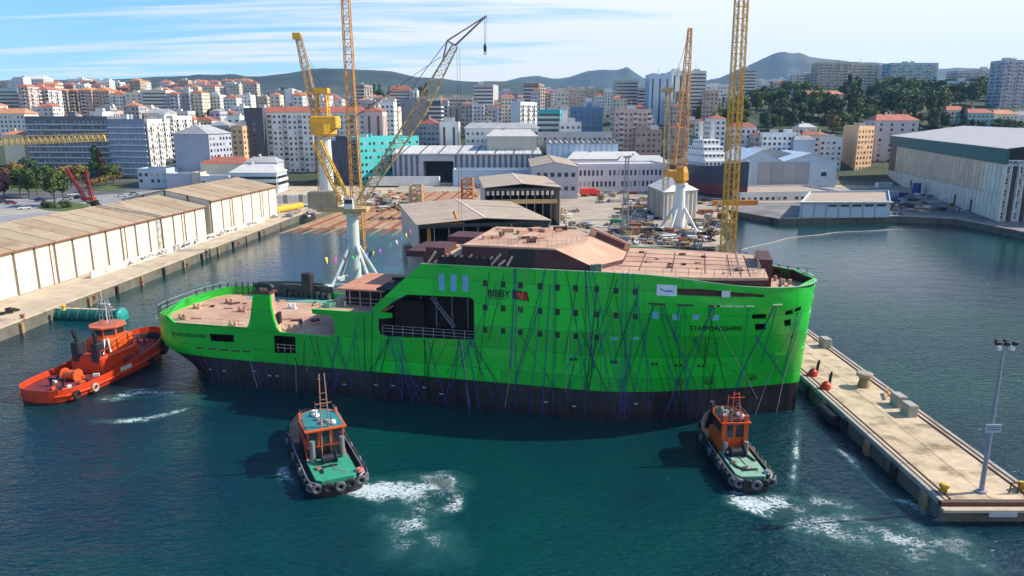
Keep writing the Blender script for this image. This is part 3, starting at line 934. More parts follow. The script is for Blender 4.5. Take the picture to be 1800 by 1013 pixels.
for r_, (z, k) in enumerate(((17.2, 9), (14.05, 9), (11.05, 7))):
    for i in range(k):
        s, _ = HS(WINX[i], 505 + 40 * r_)
        window(s, z)
for px in (1080, 1117):
    s, z = HS(px, 595); window(s, z, .85, .3, 'pane_blue')
for px, py in ((1152.5, 554), (1188, 556), (1223, 556), (1258, 557)):
    s, z = HS(px, py); window(s, z, .75, .85, 'pane_blue')
for px in (776.5, 797.5, 818.5):
    s, z = HS(px, 498); window(s, 17.05, .82, 2.2, 'pane_blue')
for px, py in ((1004, 631.7), (1012.5, 632), (1075, 636.5), (1083, 637), (1147, 640), (1154, 640), (1188, 642.5), (1196, 642.5), (1228, 643), (1236, 643)):
    s, z = HS(px, py); mb = MB(); wbox(mb, s, z, .36, .36, -0.02, .05); mb.build('vent', MT['pane_dark'], ship)
for px, py, w_ in ((1155, 534.6, 2.0), (1204, 536.5, 1.9), (1256, 538, 1.3), (352, 611.5, 1.4), (373, 613, 1.4), (394, 615, 1.4), (414, 616.5, 1.4), (434, 618, 1.2)):
    s, z = HS(px, py); mb = MB(); wbox(mb, s, z, w_, .2, -0.02, .10); mb.build('fairlead', MT['primer_shaded'], ship)
for px, py, w_ in ((1290, 538.5, 4.6), (1368, 536, 1.0), (276, 561, 1.2), (315, 563.5, 1.6)):
    s, z = HS(px, py); mb = MB(); n_ = 4
    for k in range(n_): wbox(mb, s + (k - 1.5) * w_ / 4, z, w_ / 4 * .9, .14, -0.02, .10)
    mb.build('fender_strip', mat('strip', (.75, .72, .5), .5), ship)
# thruster marks: ring and cross
for px, py in ((1194.6, 672), (1246, 669.7), (1324, 662)):
    s, z = HS(px, py); p, d, n_, up = hull_frame(s, z, .02)
    mb = MB(); mb.ring(p, n_, .5, .06, 16, 5)
    for a in (.8, .8 + math.pi / 2): mb.beam(p - (d * math.cos(a) + up * math.sin(a)) * .45, p + (d * math.cos(a) + up * math.sin(a)) * .45, .12, .05)
    mb.build('thruster_mark', MT['dark'], ship)
for px in (372, 395, 448, 474, 487, 560, 605, 660, 690, 745, 775, 960, 1010, 1120, 1255):
    s, z = HS(px, 660); mb = MB(); wbox(mb, s, rnd.uniform(1.6, 2.6), .5, .16, 0, .08); mb.build('anode', MT['pale_anode'], ship)
# anchor pocket
s, z = HS(1373, 620); mb = MB()
wbox(mb, s, z, 1.7, .2, 0, .12, 0, .5); wbox(mb, s, z, 1.7, .7, -.05, .03, 0, .05); mb.build('anchor_pocket', MT['green'], ship)
mb = MB(); wbox(mb, s, z, 1.5, .16, 0.02, .05, 0, .3); mb.build('pocket_painted_shade', MT['pane_dark'], ship)  # dark strip painted in for the shade under the pocket's upper lip


def text(body, px0, px1, py, h, m, name='lettering', bold=0.0):
    """raised letters on the hull between two photo columns"""
    cu = bpy.data.curves.new(name, 'FONT'); cu.body = body; cu.size = 1; cu.align_x = 'LEFT'; cu.offset = bold; cu.extrude = 0.02
    o = bpy.data.objects.new(name, cu); COL.objects.link(o)
    dg = bpy.context.evaluated_depsgraph_get(); me = bpy.data.meshes.new_from_object(o.evaluated_get(dg))
    bpy.data.objects.remove(o); bpy.data.curves.remove(cu)
    xs = [q.co.x for q in me.vertices]; x0 = min(xs); x1 = max(xs); cap = max(q.co.y for q in me.vertices)
    s0, z0 = HS(px0, py); s1, z1 = HS(px1, py); zc_ = (z0 + z1) / 2
    for q in me.vertices:
        u = (q.co.x - x0) / (x1 - x0)
        q.co = hull(s0 + (s1 - s0) * u, zc_ - h / 2 + h * q.co.y / cap, -1, 0.03 + q.co.z)
    me.materials.clear(); me.materials.append(m)
    o = bpy.data.objects.new(name, me); COL.objects.link(o); o.parent = ship
    return o


MT['letter'] = mat('letter', (0.006, 0.012, 0.008), 0.5)
MT['letter_dim'] = mat('letter_dim', (0.01, 0.09, 0.02), 0.5)
text('BIBBY', 858, 897, 516, 0.92, MT['letter'], bold=0.02)
text('STAFFORDSHIRE', 1213, 1305, 577, 0.62, MT['letter'], bold=0.01)
text('STAFFORDSHIRE', 302, 362, 589, 0.50, MT['letter_dim'], bold=0.01)
s0, z0 = HS(860, 524.5); mb = MB(); wbox(mb, s0 + 1.1, z0, 2.3, .10, 0.01, .03); mb.build('lettering_rule', MT['letter_dim'], ship)
# the flag emblem beside the name: black hoist, red field, yellow device
s0, z0 = HS(915, 520)
mb = MB()
def flagpt(u, v, o): return hull(s0 + u, z0 + v - 0.10 * u, -1, o)
mb.quad(flagpt(-1.05, -.55, .03), flagpt(1.15, -.55, .03), flagpt(.85, .62, .03), flagpt(-1.05, .62, .03), mi=0)
mb.quad(flagpt(-.62, -.45, .04), flagpt(.95, -.45, .04), flagpt(.72, .52, .04), flagpt(-.62, .52, .04), mi=1)
for a, b in (((-.2, -.35), (.35, .35)), ((-.05, 0), (-.35, .35)), ((.05, 0), (.45, -.3))):
    mb.beam(flagpt(*a, .06), flagpt(*b, .06), .2, .03, mi=2)
mb.build('flag_emblem', [MT['letter'], mat('flag_red', (.42, .01, .015), .5), mat('flag_yellow', (.75, .42, .05), .5)], ship)
# white sign boards
s0, z0 = HS(1172, 510.5); mb = MB(); wbox(mb, s0, z0, 2.35, 1.35, 0, .06); b_ = mb.build('sign_board', mat('sign_white', (.66, .74, .78), .5), ship)
mb = MB()
for k, (u, v, w_) in enumerate(((-.65, .12, .25), (-.45, -.02, .2), (.0, -.1, .5), (.35, -.02, .3), (.6, -.1, .3))): wbox(mb, s0, z0, w_, .16, .06, .08, u, v)
mb.build('sign_print', mat('sign_blue', (.05, .14, .42), .5), b_, kind='stuff')
s0, z0 = HS(1276, 517); mb = MB(); wbox(mb, s0, z0, 1.0, .8, .02, .08); mb.build('sign_board', mat('sign_grey', (.55, .58, .62), .5), ship)

# ------------------------------------------------------------------ lashings down the side
MT['rope_dark'] = mat('rope_dark', (0.008, 0.075, 0.045), 0.8)
MT['rope_blue'] = mat('rope_blue', (0.04, 0.06, 0.30), 0.7)
MT['rope_pale'] = mat('rope_pale', (0.34, 0.33, 0.40), 0.7)
LASH = [(684, 592, 660, 700), (690, 592, 648, 655), (688, 592, 707, 702), (694, 592, 728, 716), (700, 593, 745, 720), (684, 592, 640, 672), (747, 597, 748, 712), (745, 596, 764, 718), (752, 597, 790, 722),
        (808, 598, 780, 717), (806, 598, 795, 724), (812, 598, 826, 722), (820, 598, 846, 726), (826, 599, 880, 730), (833, 600, 905, 732), (834, 602, 862, 728),
        (860, 478, 835, 724), (886, 482, 858, 600), (905, 472, 897, 650), (907, 472, 907, 730), (925, 474, 888, 715), (960, 474, 905, 668), (957, 474, 930, 730), (975, 474, 972, 735), (967, 500, 953, 735),
        (995, 475, 1036, 690), (1018, 478, 990, 640), (1030, 476, 1028, 738), (1034, 476, 1085, 738), (1042, 476, 1100, 738), (1050, 500, 1030, 690), (1085, 490, 1062, 560),
        (1095, 476, 1090, 736), (1103, 478, 1098, 735), (1112, 480, 1150, 700), (1083, 520, 1115, 690), (1117, 530, 1078, 640), (1150, 537, 1085, 706), (1147, 537, 1105, 735), (1163, 537, 1240, 720), (1160, 537, 1198, 690), (1168, 537, 1190, 600),
        (1194, 538, 1185, 600), (1250, 540, 1200, 705), (1253, 540, 1165, 735), (1256, 540, 1237, 650), (1240, 590, 1236, 700), (1262, 570, 1330, 700), (1362, 538, 1290, 690), (1366, 540, 1337, 640), (1407, 545, 1327, 728), (1412, 545, 1364, 725), (1404, 548, 1375, 660),
        (570, 592, 600, 680), (596, 592, 572, 690), (556, 590, 570, 665), (520, 625, 522, 690), (545, 590, 560, 645), (592, 590, 622, 690), (630, 556, 606, 660), (640, 560, 643, 690), (655, 545, 652, 705), (625, 580, 640, 700),
        (505, 625, 500, 690), (470, 640, 474, 690), (440, 632, 455, 685), (415, 632, 428, 690), (395, 628, 392, 675), (380, 632, 388, 680), (445, 640, 470, 700), (535, 600, 534, 695), (560, 640, 548, 705), (602, 650, 575, 702), (690, 660, 672, 710), (740, 665, 720, 716), (1010, 640, 985, 735)]
rl = random.Random(5)
for k in range(62):                                            # more thin lines between the main ones
    x0 = rl.choice([rl.uniform(345, 640), rl.uniform(672, 832), rl.uniform(850, 1180), rl.uniform(1140, 1340), rl.uniform(1000, 1330)])
    y0 = (632 if x0 < 470 else 628 if x0 < 530 else 592 + (x0 - 530) * .05 if x0 < 640 else 597 if x0 < 835 else rl.choice([476, 500, 540, 580, 620]) if x0 < 1140 else rl.choice([538, 545, 590, 640]))
    x1 = x0 + rl.gauss(0, 38); y1 = min(735, max(y0 + 60, rl.choice([645, 690, 715, 735]) + (x1 - 1000) * .04 - (25 if x1 < 700 else 0)))
    LASH.append((x0, y0, max(352, min(x1, 1375)), min(y1, 690 + (x1 - 350) * .05)))
LASH = [q for q in LASH if abs(q[2] - q[0]) < 95]
for k, (x0, y0, x1, y1) in enumerate(LASH):
    a = HS(x0, y0); b = HS(x1, y1)
    pts = []
    for i in range(13):
        u = i / 12; s = a[0] + (b[0] - a[0]) * u; z = a[1] + (b[1] - a[1]) * u - 0.5 * math.sin(math.pi * u) * (0.35 if (k % 3) else 0.0)
        s = max(min(s, 28.3), -62.5)
        pts.append(hull(s, z, -1, 0.07))
    mb = MB(); mb.path(pts, (0.028 if k > 80 else 0.036) if k % 6 else 0.055, 5)
    m_ = 'rope_blue' if (k * 7) % 10 in (1, 3, 4, 6, 8) else ('rope_pale' if (k % 9 == 2 or k in (49, 50, 51, 69)) else 'rope_dark')
    mb.build('rope', MT[m_], ship)

# ------------------------------------------------------------------ funnels, deck houses, rails, deck gear
def funnel(yside):
    """a flared exhaust casing; its outer face lies in the hull's side"""
    prof = [(8.5, -46.0, -41.0, 2.3), (9.4, -45.6, -41.4, 2.0), (10.4, -45.3, -41.7, 1.8), (12.2, -44.9, -41.95, 1.6), (13.9, -44.5, -42.0, 1.5)]
    mb = MB(); rows = []
    for z, a, b, d in prof:
        y0 = -9.74; y1 = y0 + d
        r_ = .35
        ring = [(a, y0), (b - r_, y0), (b, y0 + r_), (b, y1 - r_), (b - r_, y1), (a + r_, y1), (a, y1 - r_)]
        rows.append([(x, y * yside, z) for x, y in ring])
    mb.grid(rows, closed=True); mb.add(rows[-1], [tuple(range(7))])
    o = mb.build('funnel', [MT['green'], MT['primer']], ship)
    for pg in o.data.polygons: pg.material_index = 0 if pg.normal.y < -.45 else 1
    mb = MB(); mb.box((-44.7, -9.9 * yside if yside < 0 else -9.9, 13.92), (-41.9, -7.9, 14.25)) if yside > 0 else mb.box((-44.7, 7.9, 13.92), (-41.9, 9.9, 14.25))
    mb.build('funnel_cap', MT['primer_shaded'], o)
    mb = MB()
    c = -9.0 if yside > 0 else 9.0
    mb.path([Vector((-44.6, c, 14.9)), Vector((-43.4, c, 15.15)), Vector((-42.3, c, 15.05)), Vector((-41.9, c, 14.6))], .38, 8)
    mb.tube((-44.3, c, 14.2), (-44.3, c, 15), .3, 8); mb.tube((-42.4, c, 14.2), (-42.4, c, 15), .25, 8)
    mb.build('exhaust_pipe', mat('exhaust', (.03, .045, .04), .6), o)
    if yside > 0:
        mb = MB(); mb.box((-41.52, -9.0, 9.6), (-41.2, -8.4, 11.2)); mb.build('access_hole', MT['dark'], o)


funnel(1)
mb = MB(); mb.bevbox((-46.6, 8.8, 11.2), (1.7, 1.4, 3.4), .15); mb.build('far_exhaust', MT['dark'], ship)
slab('mezzanine_deck', [(-35.6, -9.55), (-26.5, -9.55), (-26.5, 2), (-35.6, 2)], 12.12, 0.4, MT['primer'])
slab('deck_house_roof', [(-33.4, -6.6), (-26.3, -6.6), (-26.3, -3.4), (-20.2, -3.4), (-20.2, 4), (-33.4, 4)], 14.6, 0.22, mat('orange_primer', (.50, .22, .13), .75, var=.2))
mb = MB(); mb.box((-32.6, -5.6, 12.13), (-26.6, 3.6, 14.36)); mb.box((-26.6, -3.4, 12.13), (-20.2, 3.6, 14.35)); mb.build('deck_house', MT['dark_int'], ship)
mb = MB()
for k in range(5): mb.beam((-33.1 + 1.55 * k, -6.5, 12.1), (-33.1 + 1.55 * k, -6.5, 14.4), .10)
for z in (12.7, 13.3): mb.beam((-33.2, -6.5, z), (-26.6, -6.5, z), .05)
mb.build('deck_house_posts', MT['rail'], ship, kind='stuff')
mb = MB(); mb.box((-25.5, 0.2, 12.15), (-20.3, 7.2, 18.4)); mb.build('grey_block', MT['grey_primer'], ship)
mb = MB(); mb.box((-25.2, -1.0, 18.45), (-20.1, 7.2, 19.3)); mb.build('aft_platform', MT['primer_shaded'], ship)
mb = MB()
for k in range(3): mb.beam((-35.0 + k * 1.6, -8.6 + .5 * k, 12.1), (-35.0 + k * 1.6, -8.6 + .5 * k, 13.0), .12)
for k in range(5): mb.cbox((-33.8 + rnd.uniform(-.8, .8), -7.6 + rnd.uniform(-.5, .5), 12.45), (.7, .5, .6), rnd.random())
mb.build('deck_gear', MT['deck_green'], ship, kind='stuff')
mb = MB()
for k in range(9): mb.cbox((-32.5 + rnd.uniform(-3, 3), 3.5 + rnd.uniform(-2, 3), 8.9), (.8, .6, .7), rnd.random())
for k in range(26): mb.beam((-36 + .5 * (k % 13), 4.5 + .6 * (k // 13), 8.6), (-36 + .5 * (k % 13), 4.5 + .6 * (k // 13), 9.8), .07)
mb.build('deck_gear', MT['rail'], ship, kind='stuff')
mb = MB(); mb.prism([(-56.5, 6.4), (-36, 6.4), (-36, 9.4), (-57, 9.4)], 8.57, 8.62); mb.build('deck_paint', mat('teal_paint', (.16, .36, .31), .6, var=.3), ship)
# stern fence on the far side: posts, rails and a dark mesh
mb = MB()
ring_ = []
for s in [-57 + .7 * k for k in range(-8, 26)]:
    if s > -63.1: ring_.append(hull(s, 9.9, 1))
ring_ = [hull(s, 9.9, -1) for s in (-61.8, -62.4, -62.9)] + [hull(s, 9.9, 1) for s in (-63.1, -62.9, -62.6, -62.1, -61.3, -60.2, -59.2)] + [hull(-58.2 + .95 * k, 9.9, 1) for k in range(15)]
for p in ring_: mb.beam(Vector((p.x, p.y * .985, 8.6)), Vector((p.x, p.y * .985, 10.6)), .14, .26)
mb.build('fence_post', mat('fence_dark', (.03, .04, .035), .7), ship, kind='stuff')
mb = MB()
for z in (9.9, 10.6):
    for a, b in zip(ring_[:-1], ring_[1:]): mb.beam(Vector((a.x, a.y, z)), Vector((b.x, b.y, z)), .08)
mb.build('fence_rail', mat('fence_pale', (.20, .30, .20), .6), ship, kind='stuff')
mb = MB(); mb.box((-55, 9.5, 8.6), (-42.5, 9.7, 10.6)); mb.path([Vector((-56, 9.3, 10.7)), Vector((-50, 9.3, 11.1)), Vector((-44, 9.3, 11.0))], .22, 8)
for k in range(12): mb.cbox((-54 + k * 1.0, 8.9, 9.2), (.6, .6, rnd.uniform(.5, 1.6)), rnd.random())
mb.build('mooring_gear', mat('gear_dark', (.05, .07, .065), .6, var=.5, scale=2), ship, kind='stuff')
# bollard pairs, hatches and small gear on the main deck
for x, y, k in ((-52.5, -1.0, 0), (-46, 2.5, 1), (-58.5, -7, 0), (-39.8, -8.2, 0), (-57.5, 3, 0), (-49.0, -8.6, 0), (-60.5, -1, 0)):
    mb = MB()
    mb.box((x - .7, y - .35, 8.56), (x + .7, y + .35, 8.75))
    for d_ in (-.4, .4): mb.tube((x + d_, y, 8.7), (x + d_, y, 9.35), .22, 9)
    mb.build('bollard', MT['primer'] if k == 0 else MT['white'], ship)
for k in range(26):
    mb = MB(); x = rnd.uniform(-61, -37); y = rnd.uniform(-8.5, 7)
    mb.cbox((x, y, 8.56 + .1), (rnd.uniform(.3, 1.6), rnd.uniform(.3, 1.0), .22), rnd.random()); mb.build('hatch', MT['primer'] if k % 3 else MT['primer_shaded'], ship)
mb = MB()
for a, b in ((-61, -58.5), (-57.2, -46.6), (-40.6, -36)):
    x = a
    while x < b: mb.beam((x, -9.55, 8.6), (x, -9.55, 9.75), .05); x += 1.4
    for z in (9.2, 9.75): mb.beam((a, -9.55, z), (b, -9.55, z), .04)
mb.build('railing', MT['rail'], ship, kind='stuff')

# the bridge block on the top deck
Z0, Z1 = 19.22, 21.75
def tq(s, t): return (s, t - 9.8)
mb = MB()
A_, B_, C_, D_, E2, F2 = tq(-14.5, 1.3), tq(-2.3, 1.3), tq(.6, 6), tq(.6, 13.6), tq(-2.3, 18.2), tq(-14.5, 18.2)
b2, c2, d2, e2 = tq(2.5, 1.3), tq(5.6, 7), tq(5.6, 12.6), tq(2.5, 18.2)
def P3(p, z): return (p[0], p[1], z)
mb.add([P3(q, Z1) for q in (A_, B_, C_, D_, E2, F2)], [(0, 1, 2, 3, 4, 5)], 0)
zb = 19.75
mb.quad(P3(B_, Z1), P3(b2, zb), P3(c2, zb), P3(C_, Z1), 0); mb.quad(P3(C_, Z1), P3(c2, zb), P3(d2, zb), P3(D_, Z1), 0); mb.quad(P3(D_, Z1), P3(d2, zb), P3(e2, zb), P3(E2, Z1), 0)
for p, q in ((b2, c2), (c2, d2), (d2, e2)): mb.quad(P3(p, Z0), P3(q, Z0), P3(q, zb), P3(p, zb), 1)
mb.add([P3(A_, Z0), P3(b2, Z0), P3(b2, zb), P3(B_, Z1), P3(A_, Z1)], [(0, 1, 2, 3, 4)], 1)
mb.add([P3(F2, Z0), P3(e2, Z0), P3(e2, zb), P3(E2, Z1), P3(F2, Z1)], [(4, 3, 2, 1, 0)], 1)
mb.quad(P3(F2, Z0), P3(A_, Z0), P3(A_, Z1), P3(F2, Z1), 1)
br_ = mb.build('bridge_house', [MT['primer'], MT['primer_shaded']], ship)
mb = MB(); mb.box((-14.7, -8.62, Z1 - .12), (-2.3, -8.42, Z1 + .1)); mb.build('roof_edge', MT['primer'], br_)
mb = MB(); mb.box((-8.3, -8.56, 19.4), (-4.9, -8.49, 21.4)); mb.build('doorway', MT['dark'], br_)
mb = MB(); mb.beam((.4, 3.2, 22.3), (5.9, 3.2, 20.1), .35, 1.5); sb_ = mb.build('sloping_wall', MT['primer'], br_)
mb = MB(); mb.beam((1.3, 3.0, 22.0), (5.2, 3.0, 20.44), .06, .75); mb.build('window_slot', MT['primer_shaded'], br_)
mb = MB()
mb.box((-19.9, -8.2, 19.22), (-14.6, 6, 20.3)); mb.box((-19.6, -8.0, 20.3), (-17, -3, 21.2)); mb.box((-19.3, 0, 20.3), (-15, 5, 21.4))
mb.build('aft_house', MT['primer_shaded'], ship)
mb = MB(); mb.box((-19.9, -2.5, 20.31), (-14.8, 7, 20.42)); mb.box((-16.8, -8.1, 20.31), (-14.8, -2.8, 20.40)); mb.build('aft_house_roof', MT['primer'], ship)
mb = MB()
for k in range(12): mb.beam((-19 + k * .95 + rnd.uniform(-.2, .2), -8.9, 19.4), (-18.2 + k * .95 + rnd.uniform(0, .5), -8.7, 20.6 + rnd.uniform(-.5, .3)), .14, .3)
mb.build('scrap_frame', MT['rail'], ship, kind='stuff')
mb = MB(); mb.box((-17.5, -9.35, 19.21), (-10.5, -9.2, 20.3)); mb.box((-16.2, -9.3, 19.21), (-12.0, -8.9, 19.9)); mb.build('side_screen', MT['dark_int'], ship)
for k in range(16):
    mb = MB(); x, y = rnd.uniform(-13.5, -3.5), rnd.uniform(-6, 7.5); mb.cbox((x, y, Z1 + .22), (rnd.uniform(.4, 2), rnd.uniform(.3, 1.2), rnd.uniform(.2, .7)), rnd.random()); mb.build('roof_fitting', MT['primer'] if k % 3 else MT['primer_shaded'], br_)
mb = MB()
for y in (-1.5, 1.5, 4):
    mb.beam((-11, y, Z1 + .05), (-11, y, Z1 + 1.1), .06); mb.beam((-4, y, Z1 + .05), (-4, y, Z1 + 1.1), .06)
for x0, y0, x1, y1 in ((-11, -8.3, -3.2, -8.3), (-8, -7.9, -8, -2), (-3.5, -7.9, -.5, -3)):
    n = 6
    for k in range(n + 1):
        p = Vector((x0 + (x1 - x0) * k / n, y0 + (y1 - y0) * k / n, Z1)); mb.beam(p, p + Vector((0, 0, 1.0)), .05)
    for z in (.5, 1.0): mb.beam((x0, y0, Z1 + z), (x1, y1, Z1 + z), .04)
mb.build('roof_railing', MT['rail'], br_, kind='stuff')
# railings, seams and a lifting post on the forward top deck
mb = MB()
def fence(pts, z, h=1.05, step=1.5):
    for a, b in zip(pts[:-1], pts[1:]):
        a = Vector((*a, z)); b = Vector((*b, z)); n = max(1, int((b - a).length / step))
        for k in range(n + 1):
            p = a.lerp(b, k / n); mb.beam(p, p + Vector((0, 0, h)), .05)
        for q in (.5, 1.0): mb.beam(a + Vector((0, 0, h * q)), b + Vector((0, 0, h * q)), .035)
fence([(hull(s, 19.2).x, -abs(hull(s, 19.2).y) + .5) for s in (3, 7, 11, 14, 17, 20, 22.4)], 19.2)
fence([(hull(s, 19.2).x, abs(hull(s, 19.2).y) - .5) for s in (6, 11, 14, 17, 20, 22.4)], 19.2)
fence([(22.4, -6), (22.4, 6)], 19.2); fence([(20, -6), (20, 5)], 19.2); fence([(18, -7), (22, -7)], 19.2)
mb.build('railing', MT['rail'], ship, kind='stuff')
mb = MB()
for y in (-4.5, -1.0, 2.5, 5.5): mb.beam((5, y, 19.22), (22, y * .75, 19.22), .09, .05)
for x in (8, 12, 16, 19, 20.2, 21.2): mb.beam((x, -7, 19.22), (x, 7, 19.22), .09, .05)
mb.build('deck_seam', MT['primer_shaded'], ship, kind='stuff')
mb = MB(); mb.box((22.55, -1.6, 16.62), (24.2, 5.2, 20.3)); mb.build('mast_house', MT['primer_shaded'], ship)
mb = MB(); mb.box((22.0, -6.75, 16.9), (22.9, -6.45, 19.1)); mb.build('ladder_panel', mat('pale_panel', (.6, .52, .48), .6), ship)
for k in range(14):
    mb = MB(); x = rnd.uniform(7, 21.5); y = rnd.uniform(-6.5, 6); mb.cbox((x, y, 19.3), (rnd.uniform(.3, .9), rnd.uniform(.3, .7), .25), rnd.random()); mb.build('hatch', MT['primer'] if k % 2 else MT['primer_shaded'], ship)
for x, y in ((25.6, -2), (26.4, 1.5), (24.8, 3.5)):
    mb = MB(); mb.tube((x - .4, y, 16.6), (x - .4, y, 17.3), .2, 8); mb.tube((x + .4, y, 16.6), (x + .4, y, 17.3), .2, 8); mb.build('bollard', MT['primer'], ship)
mb = MB(); mb.beam((3.2, -8.9, 19.2), (3.2, -8.9, 20.2), .8, .5); mb.box((2.2, -9.1, 19.25), (3.4, -8.6, 20.1)); mb.build('deck_locker', mat('locker', (.12, .17, .13), .6), ship)
# ------------------------------------------------------------------ tugs
def boat_hull(root, plan_t, sheer_t, mats, deck_z, bul=0.15, low=-0.9, rake=0.0):
    """lofted hull with bulwark: plan_t (x, half breadth), sheer_t (x, top height)"""
    xs = []
    x0 = plan_t[0][0]; x1 = plan_t[-1][0]
    n = 44
    for i in range(n + 1):
        u = i / n; u = 0.5 - 0.5 * math.cos(math.pi * u); xs.append(x0 + (x1 - x0) * u)
    secs = []
    for x in xs:
        b = max(lerp_tab(plan_t, x), 0.02); zt = lerp_tab(sheer_t, x)
        fr = max(0, (x - x1 * .55) / (x1 * .45)) if x > 0 else 0
        k = [(low, b * (.80 - .35 * fr)), (0.1, b * (.92 - .25 * fr)), (0.9, b * (.97 - .12 * fr)), (zt * .7 + .3, b), (zt, b * 1.01), (zt, max(b - bul, .01)), (deck_z, max(b - bul, .01))]
        secs.append([(x - rake * fr * (2 - z) * .3, y, z) for z, y in k])
    mb = MB()
    for sgn in (-1, 1):
        rows = [[(p[0], p[1] * sgn, p[2]) for p in s] for s in secs]
        mb.grid(rows if sgn > 0 else [r[::-1] for r in rows])
    o = mb.build('hull', mats, root)
    mb = MB()
    L = [(s[-1][0], s[-1][1]) for s in secs]; mb.prism(L + [(a, -b) for a, b in L[::-1]], deck_z - .15, deck_z)
    return o, mb, secs


def along(plan_t, x, side, z, off=0.0):
    b = lerp_tab(plan_t, x); e = .15
    db = (lerp_tab(plan_t, x + e) - lerp_tab(plan_t, x - e)) / (2 * e)
    n_ = Vector((-db, 1)).normalized()
    return Vector((x + n_.x * off, side * (b + n_.y * off), z)), Vector((n_.x, side * n_.y, 0))


def boat_paint(name, top, bottom, zline):
    m = mat(name, top, 0.4, var=.15, scale=.8, streak=tuple(c * .5 for c in top), coat=.1)
    t = m.node_tree; p = t.nodes['Principled BSDF']; old = p.inputs['Base Color'].links[0].from_socket
    tc = N(t, 'ShaderNodeTexCoord'); s = N(t, 'ShaderNodeSeparateXYZ'); t.links.new(tc.outputs['Object'], s.inputs[0])
    g = N(t, 'ShaderNodeMath', operation='GREATER_THAN'); g.inputs[1].default_value = zline; t.links.new(s.outputs['Z'], g.inputs[0])
    x = N(t, 'ShaderNodeMix', data_type='RGBA'); x.inputs['A'].default_value = (*bottom, 1); t.links.new(g.outputs[0], x.inputs['Factor']); t.links.new(old, x.inputs['B'])
    t.links.new(x.outputs['Result'], p.inputs['Base Color'])
    return m


MT['tug_red'] = boat_paint('tug_red', (0.62, 0.055, 0.012), (0.10, 0.012, 0.012), 0.35)
MT['tug_orange'] = mat('tug_orange', (0.66, 0.10, 0.02), 0.45, var=.15, streak=(.4, .06, .02))
MT['maroon'] = mat('maroon', (0.17, 0.028, 0.028), 0.7, var=.3)
MT['tug_black'] = mat('tug_black', (0.016, 0.018, 0.028), 0.55, var=.4, scale=1.2, streak=(.07, .06, .06))
MT['deck_teal'] = mat('deck_teal', (0.03, 0.30, 0.17), 0.65, var=.25, scale=1.2, col2=(.07, .16, .11), c2lo=.5, c2scale=1.1)
MT['deck_pale'] = mat('deck_pale', (0.20, 0.38, 0.27), 0.7, var=.25, scale=1.2, col2=(.17, .22, .17), c2lo=.5, c2scale=1.1)

# red tug pushing at the ship's stern
T1 = thing('tugboat', 'large red tugboat pushing with its black bow fender at the stern of the green ship', 'tugboat', (-61.6, 105.6, 0), R(78), 'harbour tugs round the ship')
T1.scale = (.93, .97, .95)
PL1 = [(-13.2, 0), (-13.0, 1.9), (-12.3, 3.3), (-11, 4.3), (-8, 4.75), (4, 4.75), (8, 4.4), (10.5, 3.5), (12.2, 2.3), (13.1, 1.0), (13.4, 0)]
SH1 = [(-13.2, 2.1), (-4, 2.15), (3, 2.6), (9, 3.5), (13.4, 4.3)]
_, dk, S1 = boat_hull(T1, PL1, SH1, MT['tug_red'], 1.35)
dk.build('deck', MT['maroon'], T1)
mb = MB(); mb.prism([(1.5, -4.5), (8, -4.2), (10.5, -3.2), (12.2, -2), (12.2, 2), (10.5, 3.2), (8, 4.2), (1.5, 4.5)], 1.3, 2.4); mb.build('fore_deck', MT['maroon'], T1)
for sgn in (-1, 1):
    mb = MB()
    mb.path([along(PL1, -12.6 + k * .85, sgn, 1.15 + .045 * max(0, k - 12), .08)[0] for k in range(31) if -12.6 + k * .85 < 13.2], .17, 6)
    mb.build('rubbing_strake', MT['tug_red'], T1)
mb = MB()
mb.path([along(PL1, 9.2 + k * .5, 1, 2.5, .25)[0] for k in range(9)] + [along(PL1, 13.2 - k * .5, -1, 2.5, .25)[0] for k in range(9)], .75, 9)
mb.path([along(PL1, 9.2 + k * .5, 1, 1.2, .15)[0] for k in range(9)] + [along(PL1, 13.2 - k * .5, -1, 1.2, .15)[0] for k in range(9)], .6, 9)
mb.build('bow_fender', MT['rubber'], T1)
mb = MB()
mb.bevbox((1.2, 0, 2.6), (8.5, 5.6, 2.6), .25); h_ = mb.build('deck_house', MT['tug_red'], T1)
mb = MB(); mb.bevbox((2.4, 0, 4.9), (5.2, 4.6, 2.1), .2); h2 = mb.build('upper_house', MT['tug_orange'], T1)
mb = MB()
oct_ = [(2.4 + 2.5 * math.cos(a), 2.35 * math.sin(a)) for a in [R(22.5 + 45 * k) for k in range(8)]]
mb.prism(oct_, 5.95, 7.5); wh = mb.build('wheelhouse', MT['tug_red'] if False else MT['tug_orange'], T1)
for k in range(8):
    a = R(45 * k); c = Vector((2.4 + 2.32 * math.cos(a), 2.19 * math.sin(a), 6.85)); tdir = Vector((-math.sin(a), math.cos(a), 0))
    mb = MB(); mb.cbox(c, (.06, 1.55, .85), a); mb.build('window', MT['glass'], wh)
mb = MB(); mb.prism([(2.4 + 2.9 * math.cos(R(22.5 + 45 * k)), 2.7 * math.sin(R(22.5 + 45 * k))) for k in range(8)], 7.5, 7.72); mb.build('wheelhouse_roof', mat('tug_roof', (.55, .13, .05), .5, var=.3), T1)
for y in (-1.0, 1.0):
    mb = MB(); mb.tube((1.9, y, 7.7), (2.1, y * .55, 12.6), .10, 6); mb.tube((2.7, y, 7.7), (2.4, y * .55, 12.2), .07, 6)
    for k in range(5): mb.beam((1.95, y * (1 - .08 * k), 8.3 + .8 * k), (2.65, y * (1 - .08 * k), 8.3 + .8 * k), .08)
    mb.build('mast', MT['steel'], T1, kind='stuff')
